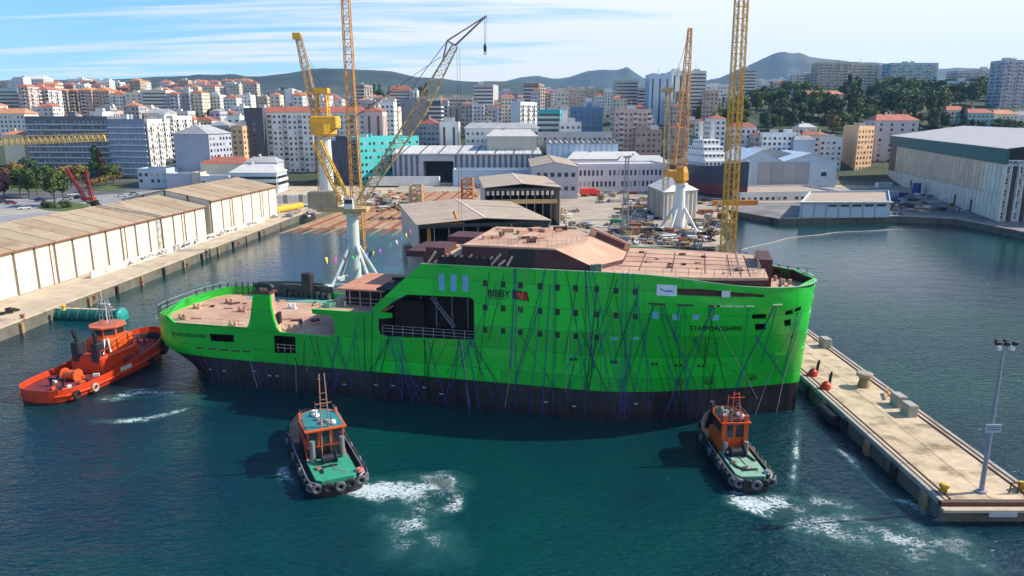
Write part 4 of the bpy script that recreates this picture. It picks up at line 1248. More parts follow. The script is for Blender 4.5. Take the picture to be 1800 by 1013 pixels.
mb = MB(); mb.beam((2.2, -1.4, 10.6), (2.2, 1.4, 10.6), .1); mb.cbox((2.2, 0, 11.0), (.3, 2.0, .18)); mb.tube((2.2, .3, 11.1), (2.2, .3, 13.2), .04, 5); mb.tube((1.6, -.7, 7.7), (1.6, -.7, 11.8), .035, 5); mb.tube((3.6, .9, 7.7), (3.6, .9, 11), .035, 5)
mb.build('radar_mast', MT['white'], T1, kind='stuff')
for y in (-1.7, 1.7):
    mb = MB(); mb.bevbox((-2.3, y, 4.6), (1.7, 1.3, 3.0), .15); fn = mb.build('funnel', MT['tug_black'], T1)
    mb = MB(); mb.tube((-2.4, y, 6.0), (-2.9, y * 1.05, 8.0), .24, 8); mb.tube((-2.0, y + .2, 6.0), (-2.4, y * 1.05, 7.4), .16, 8); mb.build('exhaust_pipe', MT['dark'], fn, kind='stuff')
mb = MB(); mb.tube((-.9, -1.9, 6.2), (-2.0, -2.3, 4.1), .16, 7); mb.tube((-.2, -1.9, 6.2), (-.5, -2.4, 4.1), .16, 7); mb.build('vent_duct', MT['white'], T1, kind='stuff')
mb = MB(); mb.tube((-6.2, -1.0, 2.1), (-6.2, 1.0, 2.1), .75, 12); mb.tube((-6.2, -1.2, 2.1), (-6.2, -1.0, 2.1), 1.0, 12); mb.tube((-6.2, 1.0, 2.1), (-6.2, 1.2, 2.1), 1.0, 12); mb.build('towing_winch', MT['tug_orange'], T1, kind='stuff')
mb = MB(); mb.tube((-9, -1, 1.35), (-9, -1, 2.6), .18, 7); mb.tube((-9, 1, 1.35), (-9, 1, 2.6), .18, 7); mb.beam((-9, -1.4, 2.4), (-9, 1.4, 2.4), .25); mb.build('towing_bitt', MT['tug_black'], T1)
for k in range(14):
    mb = MB(); x = rnd.uniform(-11.5, -3.5); mb.cbox((x, rnd.uniform(-3, 3), 1.55), (rnd.uniform(.3, .9), rnd.uniform(.3, .9), .45), rnd.random()); mb.build('deck_fitting', [MT['tug_black'], MT['white'], MT['tug_orange']][k % 3], T1)
p, n_ = along(PL1, -.5, -1, 1.75, .05); mb = MB(); mb.cbox(p, (2.4, .08, .55), 0); mb.build('name_board', mat('name_board', (.45, .68, .68), .5), T1)
for x in (-7.5, -10.6, 5.2):
    p, n_ = along(PL1, x, -1, 1.0, .28); mb = MB(); mb.ring(p, n_, .5, .2, 14, 6); mb.build('tyre', mat('tyre_pale', (.42, .36, .30), .8) if x == -7.5 else MT['rubber'], T1)
mb = MB()
for sgn in (-1, 1):
    for k in range(7): mb.beam((3 + k * .9, sgn * 3.9 + -sgn * max(0, k - 3) * .3, 2.4), (3 + k * .9, sgn * 3.9 + -sgn * max(0, k - 3) * .3, 3.6), .06)
    mb.beam((-2.8, sgn * 2.5, 4.9), (5.2, sgn * 2.5, 4.9), .05); 
    for k in range(9): mb.beam((-2.8 + k, sgn * 2.5, 3.9), (-2.8 + k, sgn * 2.5, 4.9), .05)
mb.build('railing', MT['tug_orange'], T1, kind='stuff')
mb = MB(); mb.ring((4.6, -2.9, 3.4), (0, 1, 0), .38, .1, 12, 5); mb.build('lifebuoy', MT['tug_orange'], T1)
mb = MB(); mb.tube((9.6, -.6, 2.4), (9.6, -.6, 3.3), .22, 8); mb.tube((9.6, .6, 2.4), (9.6, .6, 3.3), .22, 8); mb.build('bow_bitt', MT['maroon'], T1)


def small_tug(loc, rz, label, B, L, deck_m, roof_m, style):
    t = thing('tugboat', label, 'tugboat', loc, rz, 'harbour tugs round the ship'); t.scale = (.96, .96, .92)
    h = B / 2
    PL = [(0, 0), (.08, h * .55), (.5, h * .84), (1.2, h * .97), (2.5, h), (L * .72, h), (L * .86, h * .78), (L * .95, h * .42), (L * .99, h * .12), (L, 0)]
    SH = [(0, 1.55), (L * .5, 1.55), (L * .8, 2.1), (L, 3.0)]
    _, dk, _s = boat_hull(t, PL, SH, MT['tug_black'], 1.0, bul=.22)
    dk.build('deck', MT['tug_black'], t)
    xa, xb = .9, L * (.345 if style == 2 else .44)
    mb = MB(); mb.prism([(xa, -h * .55), (xa + .6, -h * .72), (xb, -h * .74), (xb, h * .74), (xa + .6, h * .72), (xa, h * .55)], 1.0, 1.62); tr = mb.build('work_deck', deck_m, t)
    mb = MB()
    if style == 2:
        for a, b in (((4.0, 1.2), (4.0, -.6)), ((3.6, 1.2), (2.6, 1.3))): mb.beam((*a, 1.7), (*b, 1.7), .3, .15)
    else:
        for a, b in (((2.2, .7), (2.4, -1.0)), ((6.2, 1.35), (3.1, 1.1)), ((6.2, 1.35), (6.2, -1.0)), ((6.2, -1.0), (4.4, -1.45)), ((3.1, 1.1), (2.3, .4))): mb.beam((*a, 1.7), (*b, 1.7), .26, .16)
    mb.build('deck_batten', MT['tug_black'], tr, kind='stuff')
    # bulwark cap and tyres
    nx = 13
    for sgn in (-1, 1):
        for k in range(nx):
            x = .9 + k * (L * .92 - .9) / (nx - 1)
            p, n_ = along(PL, x, sgn, 1.15 + .5 * max(0, (x - L * .55) / (L * .45)), .2)
            mb = MB(); mb.ring(p, n_, .38, .19, 12, 6); mb.build('tyre', MT['rubber'] if k % 3 else MT['tyre_worn'], t)
    for k in range(5):
        y = -h * .75 + k * h * 1.5 / 4
        mb = MB(); mb.ring((-.2 + .25 * abs(k - 2), y, 1.15), (1, 0, 0), .42, .2, 12, 6); mb.build('tyre', MT['tyre_worn'] if k % 2 == 0 else MT['rubber'], t)
    mb = MB()
    for sgn in (-1, 1): mb.path([along(PL, .3 + k * .8, sgn, 1.62 + .45 * max(0, (.3 + k * .8 - L * .55) / (L * .45)), -.1)[0] for k in range(int(L / .8))], .09, 5)
    mb.build('bulwark_rail', MT['steel'], t, kind='stuff')
    # cabin
    ca = L * (.35 if style == 2 else .45); cb = ca + (5.6 if style == 2 else 4.6)
    hw = h * .66
    mb = MB(); mb.bevbox(((ca + cb) / 2, 0, 2.0), (cb - ca, hw * 2, 2.0), .12); mb.build('deck_house', MT['tug_orange'] if style == 3 else MT['tug_black'], t)
    za, zb = 3.0, 5.2
    cab = [(ca, -hw), (cb - 1.6, -hw), (cb - .5, -hw * .72), (cb, -hw * .3), (cb, hw * .3), (cb - .5, hw * .72), (cb - 1.6, hw), (ca, hw)]
    mb = MB(); mb.prism(cab, za, zb); wh = mb.build('wheelhouse', MT['tug_orange'], t)
    n = len(cab)
    for i in range(n):
        a = Vector((*cab[i], 0)); b = Vector((*cab[(i + 1) % n], 0)); d = b - a; Lw = d.length
        k_ = 3 if Lw > 4 else (2 if Lw > 2.3 else 1)
        nrm = Vector((d.y, -d.x, 0)).normalized()
        for q in range(k_):
            c = a.lerp(b, (q + .5) / k_) + nrm * .03
            tall = 1.6 if (i == n - 1) else 1.0
            mb = MB(); mb.cbox((c.x, c.y, zb - .3 - tall / 2), (Lw / k_ - .35, .08, tall), math.atan2(d.y, d.x)); mb.build('window', MT['glass'], wh)
    mb = MB(); rf = [(ca - .5 + (x - ca) * 1.12, y * 1.12) for x, y in cab]; mb.prism(rf, zb, zb + .16); rfo = mb.build('wheelhouse_roof', MT['tug_orange'], t)
    mb = MB(); mb.prism([((ca + cb) / 2 + (x - (ca + cb) / 2) * .9, y * .9) for x, y in rf], zb + .16, zb + .24); mb.build('roof_paint', roof_m, rfo)
    mb = MB()
    for sgn in (-1, 1): mb.tube((ca - .3, sgn * .55, 1.6 if style == 2 else zb), (ca + .2, sgn * .28, 12.0 if style == 2 else 9.0), .07, 6)
    for k in range(6): mb.beam((ca - .05, -.45 + .03 * k, zb + .5 + k * .8), (ca - .05, .45 - .03 * k, zb + .5 + k * .8), .05) if zb + .5 + k * .8 < (12 if style == 2 else 9.2) else None
    mb.beam((ca, -.9, 8.4), (ca, .9, 8.4), .08); mb.tube((ca + .3, .9, zb), (ca + .3, .9, zb + 3.4), .04, 5)
    mb.build('mast', mat('mast_paint', (.40, .20, .13), .6) if style == 2 else MT['tug_orange'], t, kind='stuff')
    mb = MB(); mb.lathe((ca + .4, -1.0, zb + .2), [(.15, 0), (.33, .1), (.36, .35), (.2, .6), (.02, .66)], 10); mb.build('radome', MT['white'], t, smooth=True)
    for sgn in (-1, 1):
        mb = MB(); mb.beam((ca - .15, sgn * (hw + .05), 1.3), (cb - 1.4, sgn * (hw + .05), 5.9), .22, .32) if style == 2 else mb.cbox((ca - .1, sgn * hw * .82, 3.6), (.3, hw * .34, 5.0))
        mb.build('side_brace', MT['tug_orange'], t)
        mb = MB(); mb.tube((ca - .7, sgn * hw * .8, 1.6), (ca - .7, sgn * hw * .8, 4.2 if style == 2 else 3.0), .3, 8); mb.build('exhaust_pipe', MT['steel'], t)
    mb = MB(); mb.tube((ca - 1.4, -.7, 2.1), (ca - 1.4, .7, 2.1), .5, 10); mb.tube((ca - 1.4, -.85, 2.1), (ca - 1.4, -.7, 2.1), .7, 10); mb.tube((ca - 1.4, .7, 2.1), (ca - 1.4, .85, 2.1), .7, 10); mb.build('towing_winch', MT['tug_black'], t, kind='stuff')
    mb = MB(); mb.lathe((1.6, -h * .8, 1.0), [(.25, 0), (.25, .5), (.5, .62), (.35, .95)], 9); mb.build('capstan', mat('capstan', (.5, .16, .12), .5) if style == 2 else MT['steel'], t)
    for k in range(8):
        mb = MB(); mb.cbox((rnd.uniform(ca + 1, cb - 1), rnd.uniform(-1, 1), zb + .4), (rnd.uniform(.2, .6), rnd.uniform(.2, .6), .35), rnd.random()); mb.build('roof_fitting', MT['white'] if k % 2 else MT['steel'], rfo)
    for k in range(3):
        mb = MB(); x, y = rnd.uniform(1.6, xb - .6), rnd.uniform(-h * .5, h * .5)
        for q in range(3): mb.ring((x, y, 1.68 + .07 * q), (0, 0, 1), .34 - .05 * q, .05, 12, 5)
        mb.build('rope_coil', MT['wood'] if k else MT['tyre_pale'], t)
    mb = MB(); mb.path([Vector((2.0, -h * .4, 1.66)), Vector((3.2, -.2, 1.66)), Vector((xb - .5, .1, 1.7)), Vector((ca - 1.4, 0, 2.3))], .05, 5); mb.build('tow_rope', MT['tyre_pale'], t)
    mb = MB()
    for sgn in (-1, 1):
        for q in range(6): mb.beam((ca + q * (cb - ca) / 6, sgn * hw * .95, zb + .2), (ca + q * (cb - ca) / 6, sgn * hw * .95, zb + .95), .04)
        mb.beam((ca, sgn * hw * .95, zb + .95), (cb - .9, sgn * hw * .95, zb + .95), .035)
    mb.build('roof_railing', MT['steel'], rfo, kind='stuff')
    return t


MT['tyre_pale'] = mat('tyre_pale', (.42, .36, .30), .8)
MT['tyre_worn'] = mat('tyre_worn', (.11, .11, .12), .8, var=.4, scale=3)
small_tug((-17.6, 69.3, 0), R(115.5), 'black hulled tugboat with teal work deck and a teal roofed wheelhouse', 6.3, 19.0, MT['deck_teal'], mat('roof_teal', (.03, .20, .20), .55, var=.25), 2)
small_tug((25.1, 69.6, 0), R(92.5), 'black hulled tugboat with pale green deck and bright orange cabin below the ship bow', 4.7, 16.5, MT['deck_pale'], MT['tug_black'], 3)

# ------------------------------------------------------------------ the pier on the right
PX0, PX1, PY0, PY1, PZ = 41.0, 51.2, 64.2, 142.0, 2.0
mb = MB(); mb.box((PX0 + .02, PY0 + .02, -4), (PX1 - .02, PY1, PZ - .35)); pier = tag(mb.build('pier', MT['quay_wall']), kind='structure')
for i in range(13):
    for j in range(2):
        y0 = PY0 + .6 + i * 5.95; x0 = PX0 + 1.25 + j * 3.86
        mb = MB(); mb.bevbox((x0 + 1.92, y0 + 2.96, PZ - .2 + rnd.uniform(-.012, .012)), (3.84, 5.92, .4), .03); mb.build('deck_slab', MT['pier'], pier, world=True)
MT['rail_rust'] = mat('rail_rust', (.10, .045, .03), .7, var=.3, scale=2)
for x, m_ in ((PX0 + .25, 'concrete'), (PX0 + .85, 'quay'), (PX1 - .85, 'quay'), (PX1 - .25, 'concrete')):
    for i in range(10):
        mb = MB(); mb.bevbox((x, PY0 + .3 + 3.88 + i * 7.77, PZ - .18), (.5, 7.7, .46 + (.06 if 'conc' in m_ else 0)), .05); mb.build('kerb', MT[m_], pier, world=True)
for x in (PX0 + .56, PX0 + 1.18, PX1 - .56, PX1 - 1.18):
    mb = MB(); mb.box((x - .07, PY0 + .6, PZ - .1), (x + .07, PY1, PZ + .12)); mb.build('crane_rail', MT['rail_rust'], pier, world=True)
mb = MB(); mb.bevbox(((PX0 + PX1) / 2, PY0 + .3, PZ - .2), (PX1 - PX0, .58, .5), .05); mb.build('end_beam', MT['rail_rust'], pier, world=True)
mb = MB(); mb.bevbox(((PX0 + PX1) / 2, PY0 - .35, PZ - .55), (PX1 - PX0 + .2, .7, .3), .05); mb.build('end_ledge', MT['quay'], pier, world=True)
for i in range(13):
    mb = MB(); y = PY0 + 2.5 + i * 6; mb.bevbox((PX0 - .22, y, .55), (.45, 1.1, 2.3), .1); mb.build('wall_fender', MT['rubber'] if i % 2 else MT['wood'], pier, world=True)
mb = MB()
mb.tube((PX0 - .6, 86.3, .8), (PX0 - .6, 90.5, .8), .75, 12); mb.build('roller_fender', MT['rubber'], pier, world=True)
mb = MB(); mb.box((45.2, PY0 - .74, .9), (47.9, PY0 - .72, 1.42)); mb.build('notice_plate', mat('plate', (.50, .50, .50), .6), pier, world=True)
for k, (x, y, w_, lab) in enumerate(((50.0, 113.2, 1.3, 'pale concrete block farthest along the pier, near the ship bow'), (49.2, 88.6, 1.2, 'pale concrete block on the pier beside its twin, the farther of the two'), (49.0, 85.6, 1.2, 'pale concrete block on the pier beside its twin, the nearer of the two'))):
    mb = MB(); mb.bevbox((x, y, PZ + .75), (w_, 1.9, 1.5), .08, .05); o = mb.build('concrete_block', MT['concrete']); tag(o, lab, 'concrete block', 'concrete blocks on the pier')
t = thing('mooring_drum', 'dark wooden drum standing on the pier by its seaward edge', 'drum', (47.9, 95.3, PZ))
mb = MB(); mb.lathe((0, 0, 0), [(.75, 0), (.78, .1), (.62, .9), (.66, 1.5)], 14); mb.build('body', MT['wood'], t)
mb = MB(); mb.lathe((0, 0, 1.5), [(1.0, 0), (1.05, .12), (1.05, .42), (.9, .5)], 14); mb.build('cap', mat('drum_cap', (.33, .28, .22), .8), t)
t = thing('steel_barrier', 'low orange and white barrier lying by the pier edge', 'barrier', (49.4, 91.6, PZ), R(70))
mb = MB(); mb.beam((-1.3, 0, .55), (1.3, 0, .55), .16, .3); mb.build('board', MT['orange'], t)
for x in (-.9, .9):
    mb = MB(); mb.beam((x, -.4, 0), (x, 0, .6), .1); mb.beam((x, .4, 0), (x, 0, .6), .1); mb.build('leg', MT['white'], t)
for k, (x, y, lab) in enumerate(((42.7, 99.6, 'red mooring hook with black upright horn, the farther one beside the ship bow'), (42.4, 94.4, 'red mooring hook with black upright horn, the nearer one beside the ship bow'))):
    t = thing('mooring_hook', lab, 'mooring hook', (x, y, PZ), R(20 * k), 'red mooring hooks on the pier')
    mb = MB(); mb.lathe((0, 0, 0), [(.62, 0), (.66, .25), (.55, .75), (.25, 1.05), (.05, 1.1)], 12); mb.cbox((-.5, 0, .25), (.7, .5, .4)); mb.build('base', MT['red'], t)
    mb = MB(); mb.path([Vector((.45, 0, 0)), Vector((.55, 0, .9)), Vector((.62, 0, 1.6)), Vector((.72, 0, 2.1))], .2, 7); mb.tube((.72, 0, 2.0), (.78, 0, 2.4), .16, 7, .08); mb.build('horn', MT['dark'], t)
for x, y, lab in ((42.3, 66.2, 'small yellow bollard at the near left corner of the pier'), (50.2, 66.6, 'small yellow bollard at the right end of the pier, by the picture edge')):
    mb = MB(); mb.lathe((x, y, PZ - .02), [(.35, 0), (.32, .5), (.48, .62), (.45, .85), (.2, .95)], 12); tag(mb.build('bollard', MT['yellow'], smooth=True), lab, 'bollard', 'yellow bollards on the pier')
t = thing('light_mast', 'tall grey floodlight mast with a notice board, standing on the pier end', 'lamp post', (46.0, 66.2, PZ))
top = atY(1763, 602, 66.2); hm = top.z - PZ
mb = MB(); mb.tube((0, 0, 0), (0, 0, hm), .24, 10, .12); mb.tube((0, 0, 0), (0, 0, .25), .5, 10); mb.build('pole', mat('pole', (.30, .30, .34), .5), t)
mb = MB(); mb.beam((-.85, 0, hm - .2), (.85, 0, hm - .2), .1); mb.beam((0, -.5, hm - .2), (0, .5, hm - .2), .1); mb.build('crossbar', MT['steel'], t)
for x, y, z in ((-.8, -.3, 0), (0, -.4, 0), (.8, -.3, 0), (-.55, -.2, -.5), (.6, -.2, -.5), (-.4, .4, 0), (.4, .4, 0)):
    mb = MB(); mb.bevbox((x, y, hm + z), (.46, .34, .36), .06); mb.build('floodlight', MT['dark'] if z == 0 else MT['white'], t)
bz = atY(1742, 751, 66.2).z - PZ
mb = MB(); mb.box((-.75, -.35, bz - .42), (.75, -.27, bz + .42)); nb = mb.build('notice_board', mat('notice', (.45, .47, .52), .5), t)
mb = MB()
for r_ in range(2):
    for k in range(5): mb.box((-.6 + .24 * k, -.365, bz + .08 - .26 * r_), (-.6 + .24 * k + .16, -.352, bz + .2 - .26 * r_))
mb.build('notice_print', mat('ink', (.10, .11, .14), .6), nb, kind='stuff')
t = thing('ladder_guard', 'brown steel ladder guard at the pier end', 'frame', (49.3, 66.0, PZ))
mb = MB()
for x in (-.7, .1, .8): mb.beam((x, 0, 0), (x + .1, 0, 1.1), .09)
mb.beam((-.7, 0, 1.1), (.9, 0, 1.1), .09); mb.beam((-.7, 0, .55), (.9, 0, .55), .07); mb.build('frame', MT['rail_rust'], t, kind='stuff')

# a floating fender boom across the right basin
mb = MB(); pts = [at(1300, 441, .1), at(1380, 420, .1), at(1460, 410, .1), at(1560, 404, .1), at(1650, 404, .1)]
fine_ = []
for a, b in zip(pts[:-1], pts[1:]): fine_ += [a.lerp(b, k / 6) + Vector((0, .6 * math.sin(k * 1.1), 0)) for k in range(6)]
mb.path(fine_, .12, 6); tag(mb.build('floating_boom', mat('boom', (.45, .42, .38), .7)), 'thin pale floating boom curving across the right hand basin', 'floating boom')
# ------------------------------------------------------------------ sheds
def shed(name, label, cat, O, ang, L, Wd, ze, zr, zb, wall, roof, pitch=6.0, gap=.5, core=None, rpitch=None, group=None, open_end=None, roof_alt=None, ridge_at=.5, alt_k=3, gable_m=None):
    """gabled shed: length L along +x from the near corner O, width Wd along +y; wall panels and roof sheets are pieces of their own"""
    t = thing(name, label, cat, (*O, zb), ang, group)
    he = ze - zb; hr = zr - zb; yr = Wd * ridge_at
    core = core or MT['core']
    mb = MB(); e = .12
    prof = [(e, 0), (Wd - e, 0), (Wd - e, he - .05), (yr, hr - .12), (e, he - .05)]
    xs0, xs1 = (e, L - e)
    v = [(xs0, y, z) for y, z in prof] + [(xs1, y, z) for y, z in prof]
    f = [(0, 1, 6, 5), (1, 2, 7, 6), (2, 3, 8, 7), (3, 4, 9, 8), (4, 0, 5, 9)]
    if open_end != 0: f.append((4, 3, 2, 1, 0))
    if open_end != 1: f.append((5, 6, 7, 8, 9))
    mb.add(v, f); mb.build('core', core, t)
    n = max(1, round(L / pitch))
    for k in range(n):
        x0 = k * L / n + gap / 2; x1 = (k + 1) * L / n - gap / 2
        for y0, y1 in ((-.08, .14), (Wd - .14, Wd + .08)):
            mb = MB(); mb.box((x0, y0, .1), (x1, y1, he - .03)); mb.build('wall_panel', wall, t)
    gm = gable_m or wall
    ng = max(2, round(Wd / pitch))
    for gi, (x0, x1) in enumerate(((-.08, .14), (L - .14, L + .08))):
        if open_end == gi: continue
        for k in range(ng):
            a = k * Wd / ng + gap / 2; b = (k + 1) * Wd / ng - gap / 2
            def zt(y): return he + (hr - he) * (y / yr if y < yr else (Wd - y) / (Wd - yr)) - .1
            ys = [a] + ([yr] if a < yr < b else []) + [b]
            poly = [(a, .1), (b, .1)] + [(y, zt(y)) for y in ys[::-1]]
            m_ = len(poly)
            mb = MB(); mb.add([(x0, y, z) for y, z in poly] + [(x1, y, z) for y, z in poly], [tuple(range(m_ - 1, -1, -1)), tuple(range(m_, 2 * m_))] + [(i, (i + 1) % m_, m_ + (i + 1) % m_, m_ + i) for i in range(m_)])
            mb.build('gable_panel', gm, t)
    nr = max(1, round(L / (rpitch or pitch)))
    for k in range(nr):
        x0 = k * L / nr + .13 - (.4 if k == 0 else 0); x1 = (k + 1) * L / nr - .13 + (.4 if k == nr - 1 else 0)
        for sgn, (ya, yb) in enumerate(((-.5, yr), (Wd + .5, yr))):
            za = he - (hr - he) * .5 / (yr if sgn == 0 else Wd - yr)
            dz = rnd.uniform(0, .03)
            mb = MB()
            v = [(x0, ya, za + dz), (x1, ya, za + dz), (x1, yb, hr + dz), (x0, yb, hr + dz)]
            v += [(a, b, c + .14) for a, b, c in v]
            mb.add(v, [(0, 1, 2, 3), (7, 6, 5, 4), (0, 4, 5, 1), (1, 5, 6, 2), (2, 6, 7, 3), (3, 7, 4, 0)] if sgn == 0 else [(3, 2, 1, 0), (4, 5, 6, 7), (1, 5, 4, 0), (2, 6, 5, 1), (3, 7, 6, 2), (0, 4, 7, 3)])
            m_ = roof_alt if (roof_alt and (k * 5 + sgn * 2) % alt_k == 0) else roof
            mb.build('roof_sheet', m_, t)
    for k in range(max(2, n // 4)):
        x = (k + .5) * L / max(2, n // 4); mb = MB(); mb.box((x - .1, -.22, .1), (x + .1, -.09, he - .2)); mb.build('downpipe', MT['rust'], t)
    mb = MB(); mb.box((-.3, -.72, he - .32), (L + .3, -.50, he - .1)); mb.build('gutter', MT['rust'] if L > 30 else roof, t)
    mb = MB(); mb.box((-.3, yr - .35, hr + .1), (L + .3, yr + .35, hr + .24)); mb.build('ridge_cap', roof, t)
    return t


MT['core'] = mat('core', (.16, .13, .10), .8)
MT['cream'] = mat('cream', (.66, .595, .50), .7, var=.10, scale=.4, streak=(.46, .36, .24), streak_amt=.45, rand=.06)
MT['brown_roof'] = mat('brown_roof', (.37, .29, .19), .75, var=.2, scale=.3, col2=(.24, .15, .09), c2scale=.15, rand=.10)
MT['brown_roof2'] = mat('brown_roof2', (.34, .245, .155), .75, var=.2, scale=.3, col2=(.26, .165, .10), c2scale=.15, rand=.08)
MT['beige_roof'] = mat('beige_roof', (.40, .315, .23), .75, var=.12, scale=.3, col2=(.33, .26, .19), rand=.05)
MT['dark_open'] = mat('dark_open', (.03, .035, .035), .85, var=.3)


# two long sheds on the left quay
dW = Vector((9.0, 80.5)).normalized(); aW = math.atan2(dW.y, dW.x)
def wl(y): return -101.2 + (y - 141.9) * 0.1118
shed('quay_shed', 'nearer and lower of two cream panelled warehouses on the left quay', 'warehouse', (wl(118), 118), aW, 104.5, 28.5, 11.5, 14.5, QZ, MT['cream'], MT['brown_roof'], 5.7, .75, group='quay warehouses', roof_alt=MT['brown_roof2'], alt_k=4)
shed('quay_shed', 'cream panelled warehouse with brown roof on the left quay, the farther and taller one', 'warehouse', (wl(223) + 1.2, 223.2), aW, 47.0, 28.5, 13.0, 15.9, QZ, MT['cream'], MT['brown_roof2'], 6.4, .7, group='quay warehouses', roof_alt=MT['brown_roof'])

# low graffiti wall along the left quay
t = thing('graffiti_wall', 'low white wall along the left quay covered in dark graffiti', 'wall', (-94.9, 163.0, QZ), math.atan2(91.6, 9.4))
L_ = 92.0
MT['wall_white'] = mat('wall_white', (.56, .53, .50), .8, var=.25, scale=.8, col2=(.42, .38, .34))
for k in range(16):
    mb = MB(); mb.bevbox((L_ * (k + .5) / 16, 0, .8), (L_ / 16 - .05, .35, 1.6), .03); mb.build('wall_panel', MT['wall_white'], t)
mb = MB()
for k in range(210):
    x = rnd.uniform(8, L_ - 5); 
    if noise.noise(Vector((x * .13, 3, 1))) < -.12: continue
    z = .8 + rnd.uniform(-.45, .45); a = rnd.uniform(0, math.pi); l_ = rnd.uniform(.25, .7)
    mb.beam((x - math.cos(a) * l_, -.20, z - math.sin(a) * l_ * .6), (x + math.cos(a) * l_, -.20, z + math.sin(a) * l_ * .6), .03, rnd.uniform(.1, .3))
mb.build('graffiti', mat('graffiti', (.035, .035, .06), .6), t, kind='stuff')
# left quay kerb, ladder recesses and clutter
mb = MB()
kq = tag(bpy.data.objects['west_quay'], kind='structure')
for k in range(26):
    y0 = 92 + k * 6; y1 = y0 + 5.9; 
    mb = MB(); a = Vector((quay_x(y0) - .35, y0, QZ + .12)); b = Vector((quay_x(y1) - .35, y1, QZ + .12)); mb.beam(a, b, .7, .34); mb.build('kerb', MT['quay'], kq, world=True)
for k in range(14):
    y = 108 + k * 9.7; mb = MB(); mb.cbox((quay_x(y) + .25, y, .9), (.5, .7, 2.0)); mb.build('wall_fender', MT['rubber'] if k % 2 else MT['wood'], kq, world=True)
for k, (px, py) in enumerate(((40, 562), (112, 545), (167, 528), (250, 500), (330, 470), (420, 432))):
    p = at(px, py, QZ); mb = MB(); mb.lathe((p.x, p.y, QZ), [(.4, 0), (.3, .25), (.28, .6), (.5, .75), (.4, .95)], 10)
    tag(mb.build('mooring_bollard', MT['yellow'] if k == 1 else MT['rust']), ['rusty mooring bollard nearest the picture edge on the left quay', 'yellow mooring bollard on the left quay above the teal pontoon', 'rusty mooring bollard on the quay behind the teal pontoon', 'rusty mooring bollard on the left quay below the near end of the graffiti wall', 'rusty mooring bollard below the middle of the graffiti wall', 'rusty mooring bollard below the far end of the graffiti wall'][k], 'bollard', 'bollards on the left quay')
for k, (px, py) in enumerate(((14, 552), (22, 548))):
    t = thing('tyre_heap', ['heap of old tyres on the left quay at the picture edge', 'second heap of old tyres on the left quay, farther from the picture edge'][k], 'tyres', at(px, py, QZ), 0, 'tyre heaps on the left quay')
    for q in range(5):
        mb = MB(); mb.ring((rnd.uniform(-.8, .8), rnd.uniform(-.8, .8), .2 + .28 * (q // 2)), (rnd.uniform(-.3, .3), rnd.uniform(-.3, .3), 1), .42, .17, 12, 6); mb.build('tyre', MT['rubber'], t)

# teal pontoon afloat beside the quay
MT['teal'] = mat('teal', (0.010, 0.13, 0.11), .5, var=.3, streak=(.02, .09, .08), streak_amt=.7)
p0 = at(78, 556, .3); p1 = at(212, 560, .3)
t = thing('teal_pontoon', 'long teal cylindrical pontoon with ribs floating beside the left quay', 'pontoon', p0, math.atan2(p1.y - p0.y, p1.x - p0.x))
Lp = (p1 - p0).length
mb = MB(); mb.tube((0, 0, .35), (Lp, 0, .35), 1.35, 20); mb.build('tube', MT['teal'], t, smooth=False)
for k in range(9):
    mb = MB(); mb.ring((.3 + k * (Lp - .6) / 8, 0, .35), (1, 0, 0), 1.38, .12, 20, 5); mb.build('rib', MT['teal'], t)
mb = MB(); mb.lathe((0, 0, 0), [(1.75, 0), (1.75, .5), (1.4, .9), (.5, 1.2)], 18); mb.T = None
for i, q in enumerate(mb.v): mb.v[i] = (Lp + q[2] * .9, q[0], .35 + q[1])
mb.build('end_cap', mat('teal_light', (.015, .26, .23), .45, var=.2), t)
mb = MB(); mb.box((.5, -.45, 1.62), (Lp - 1, .45, 1.75)); mb.build('walkway', MT['quay'], t)

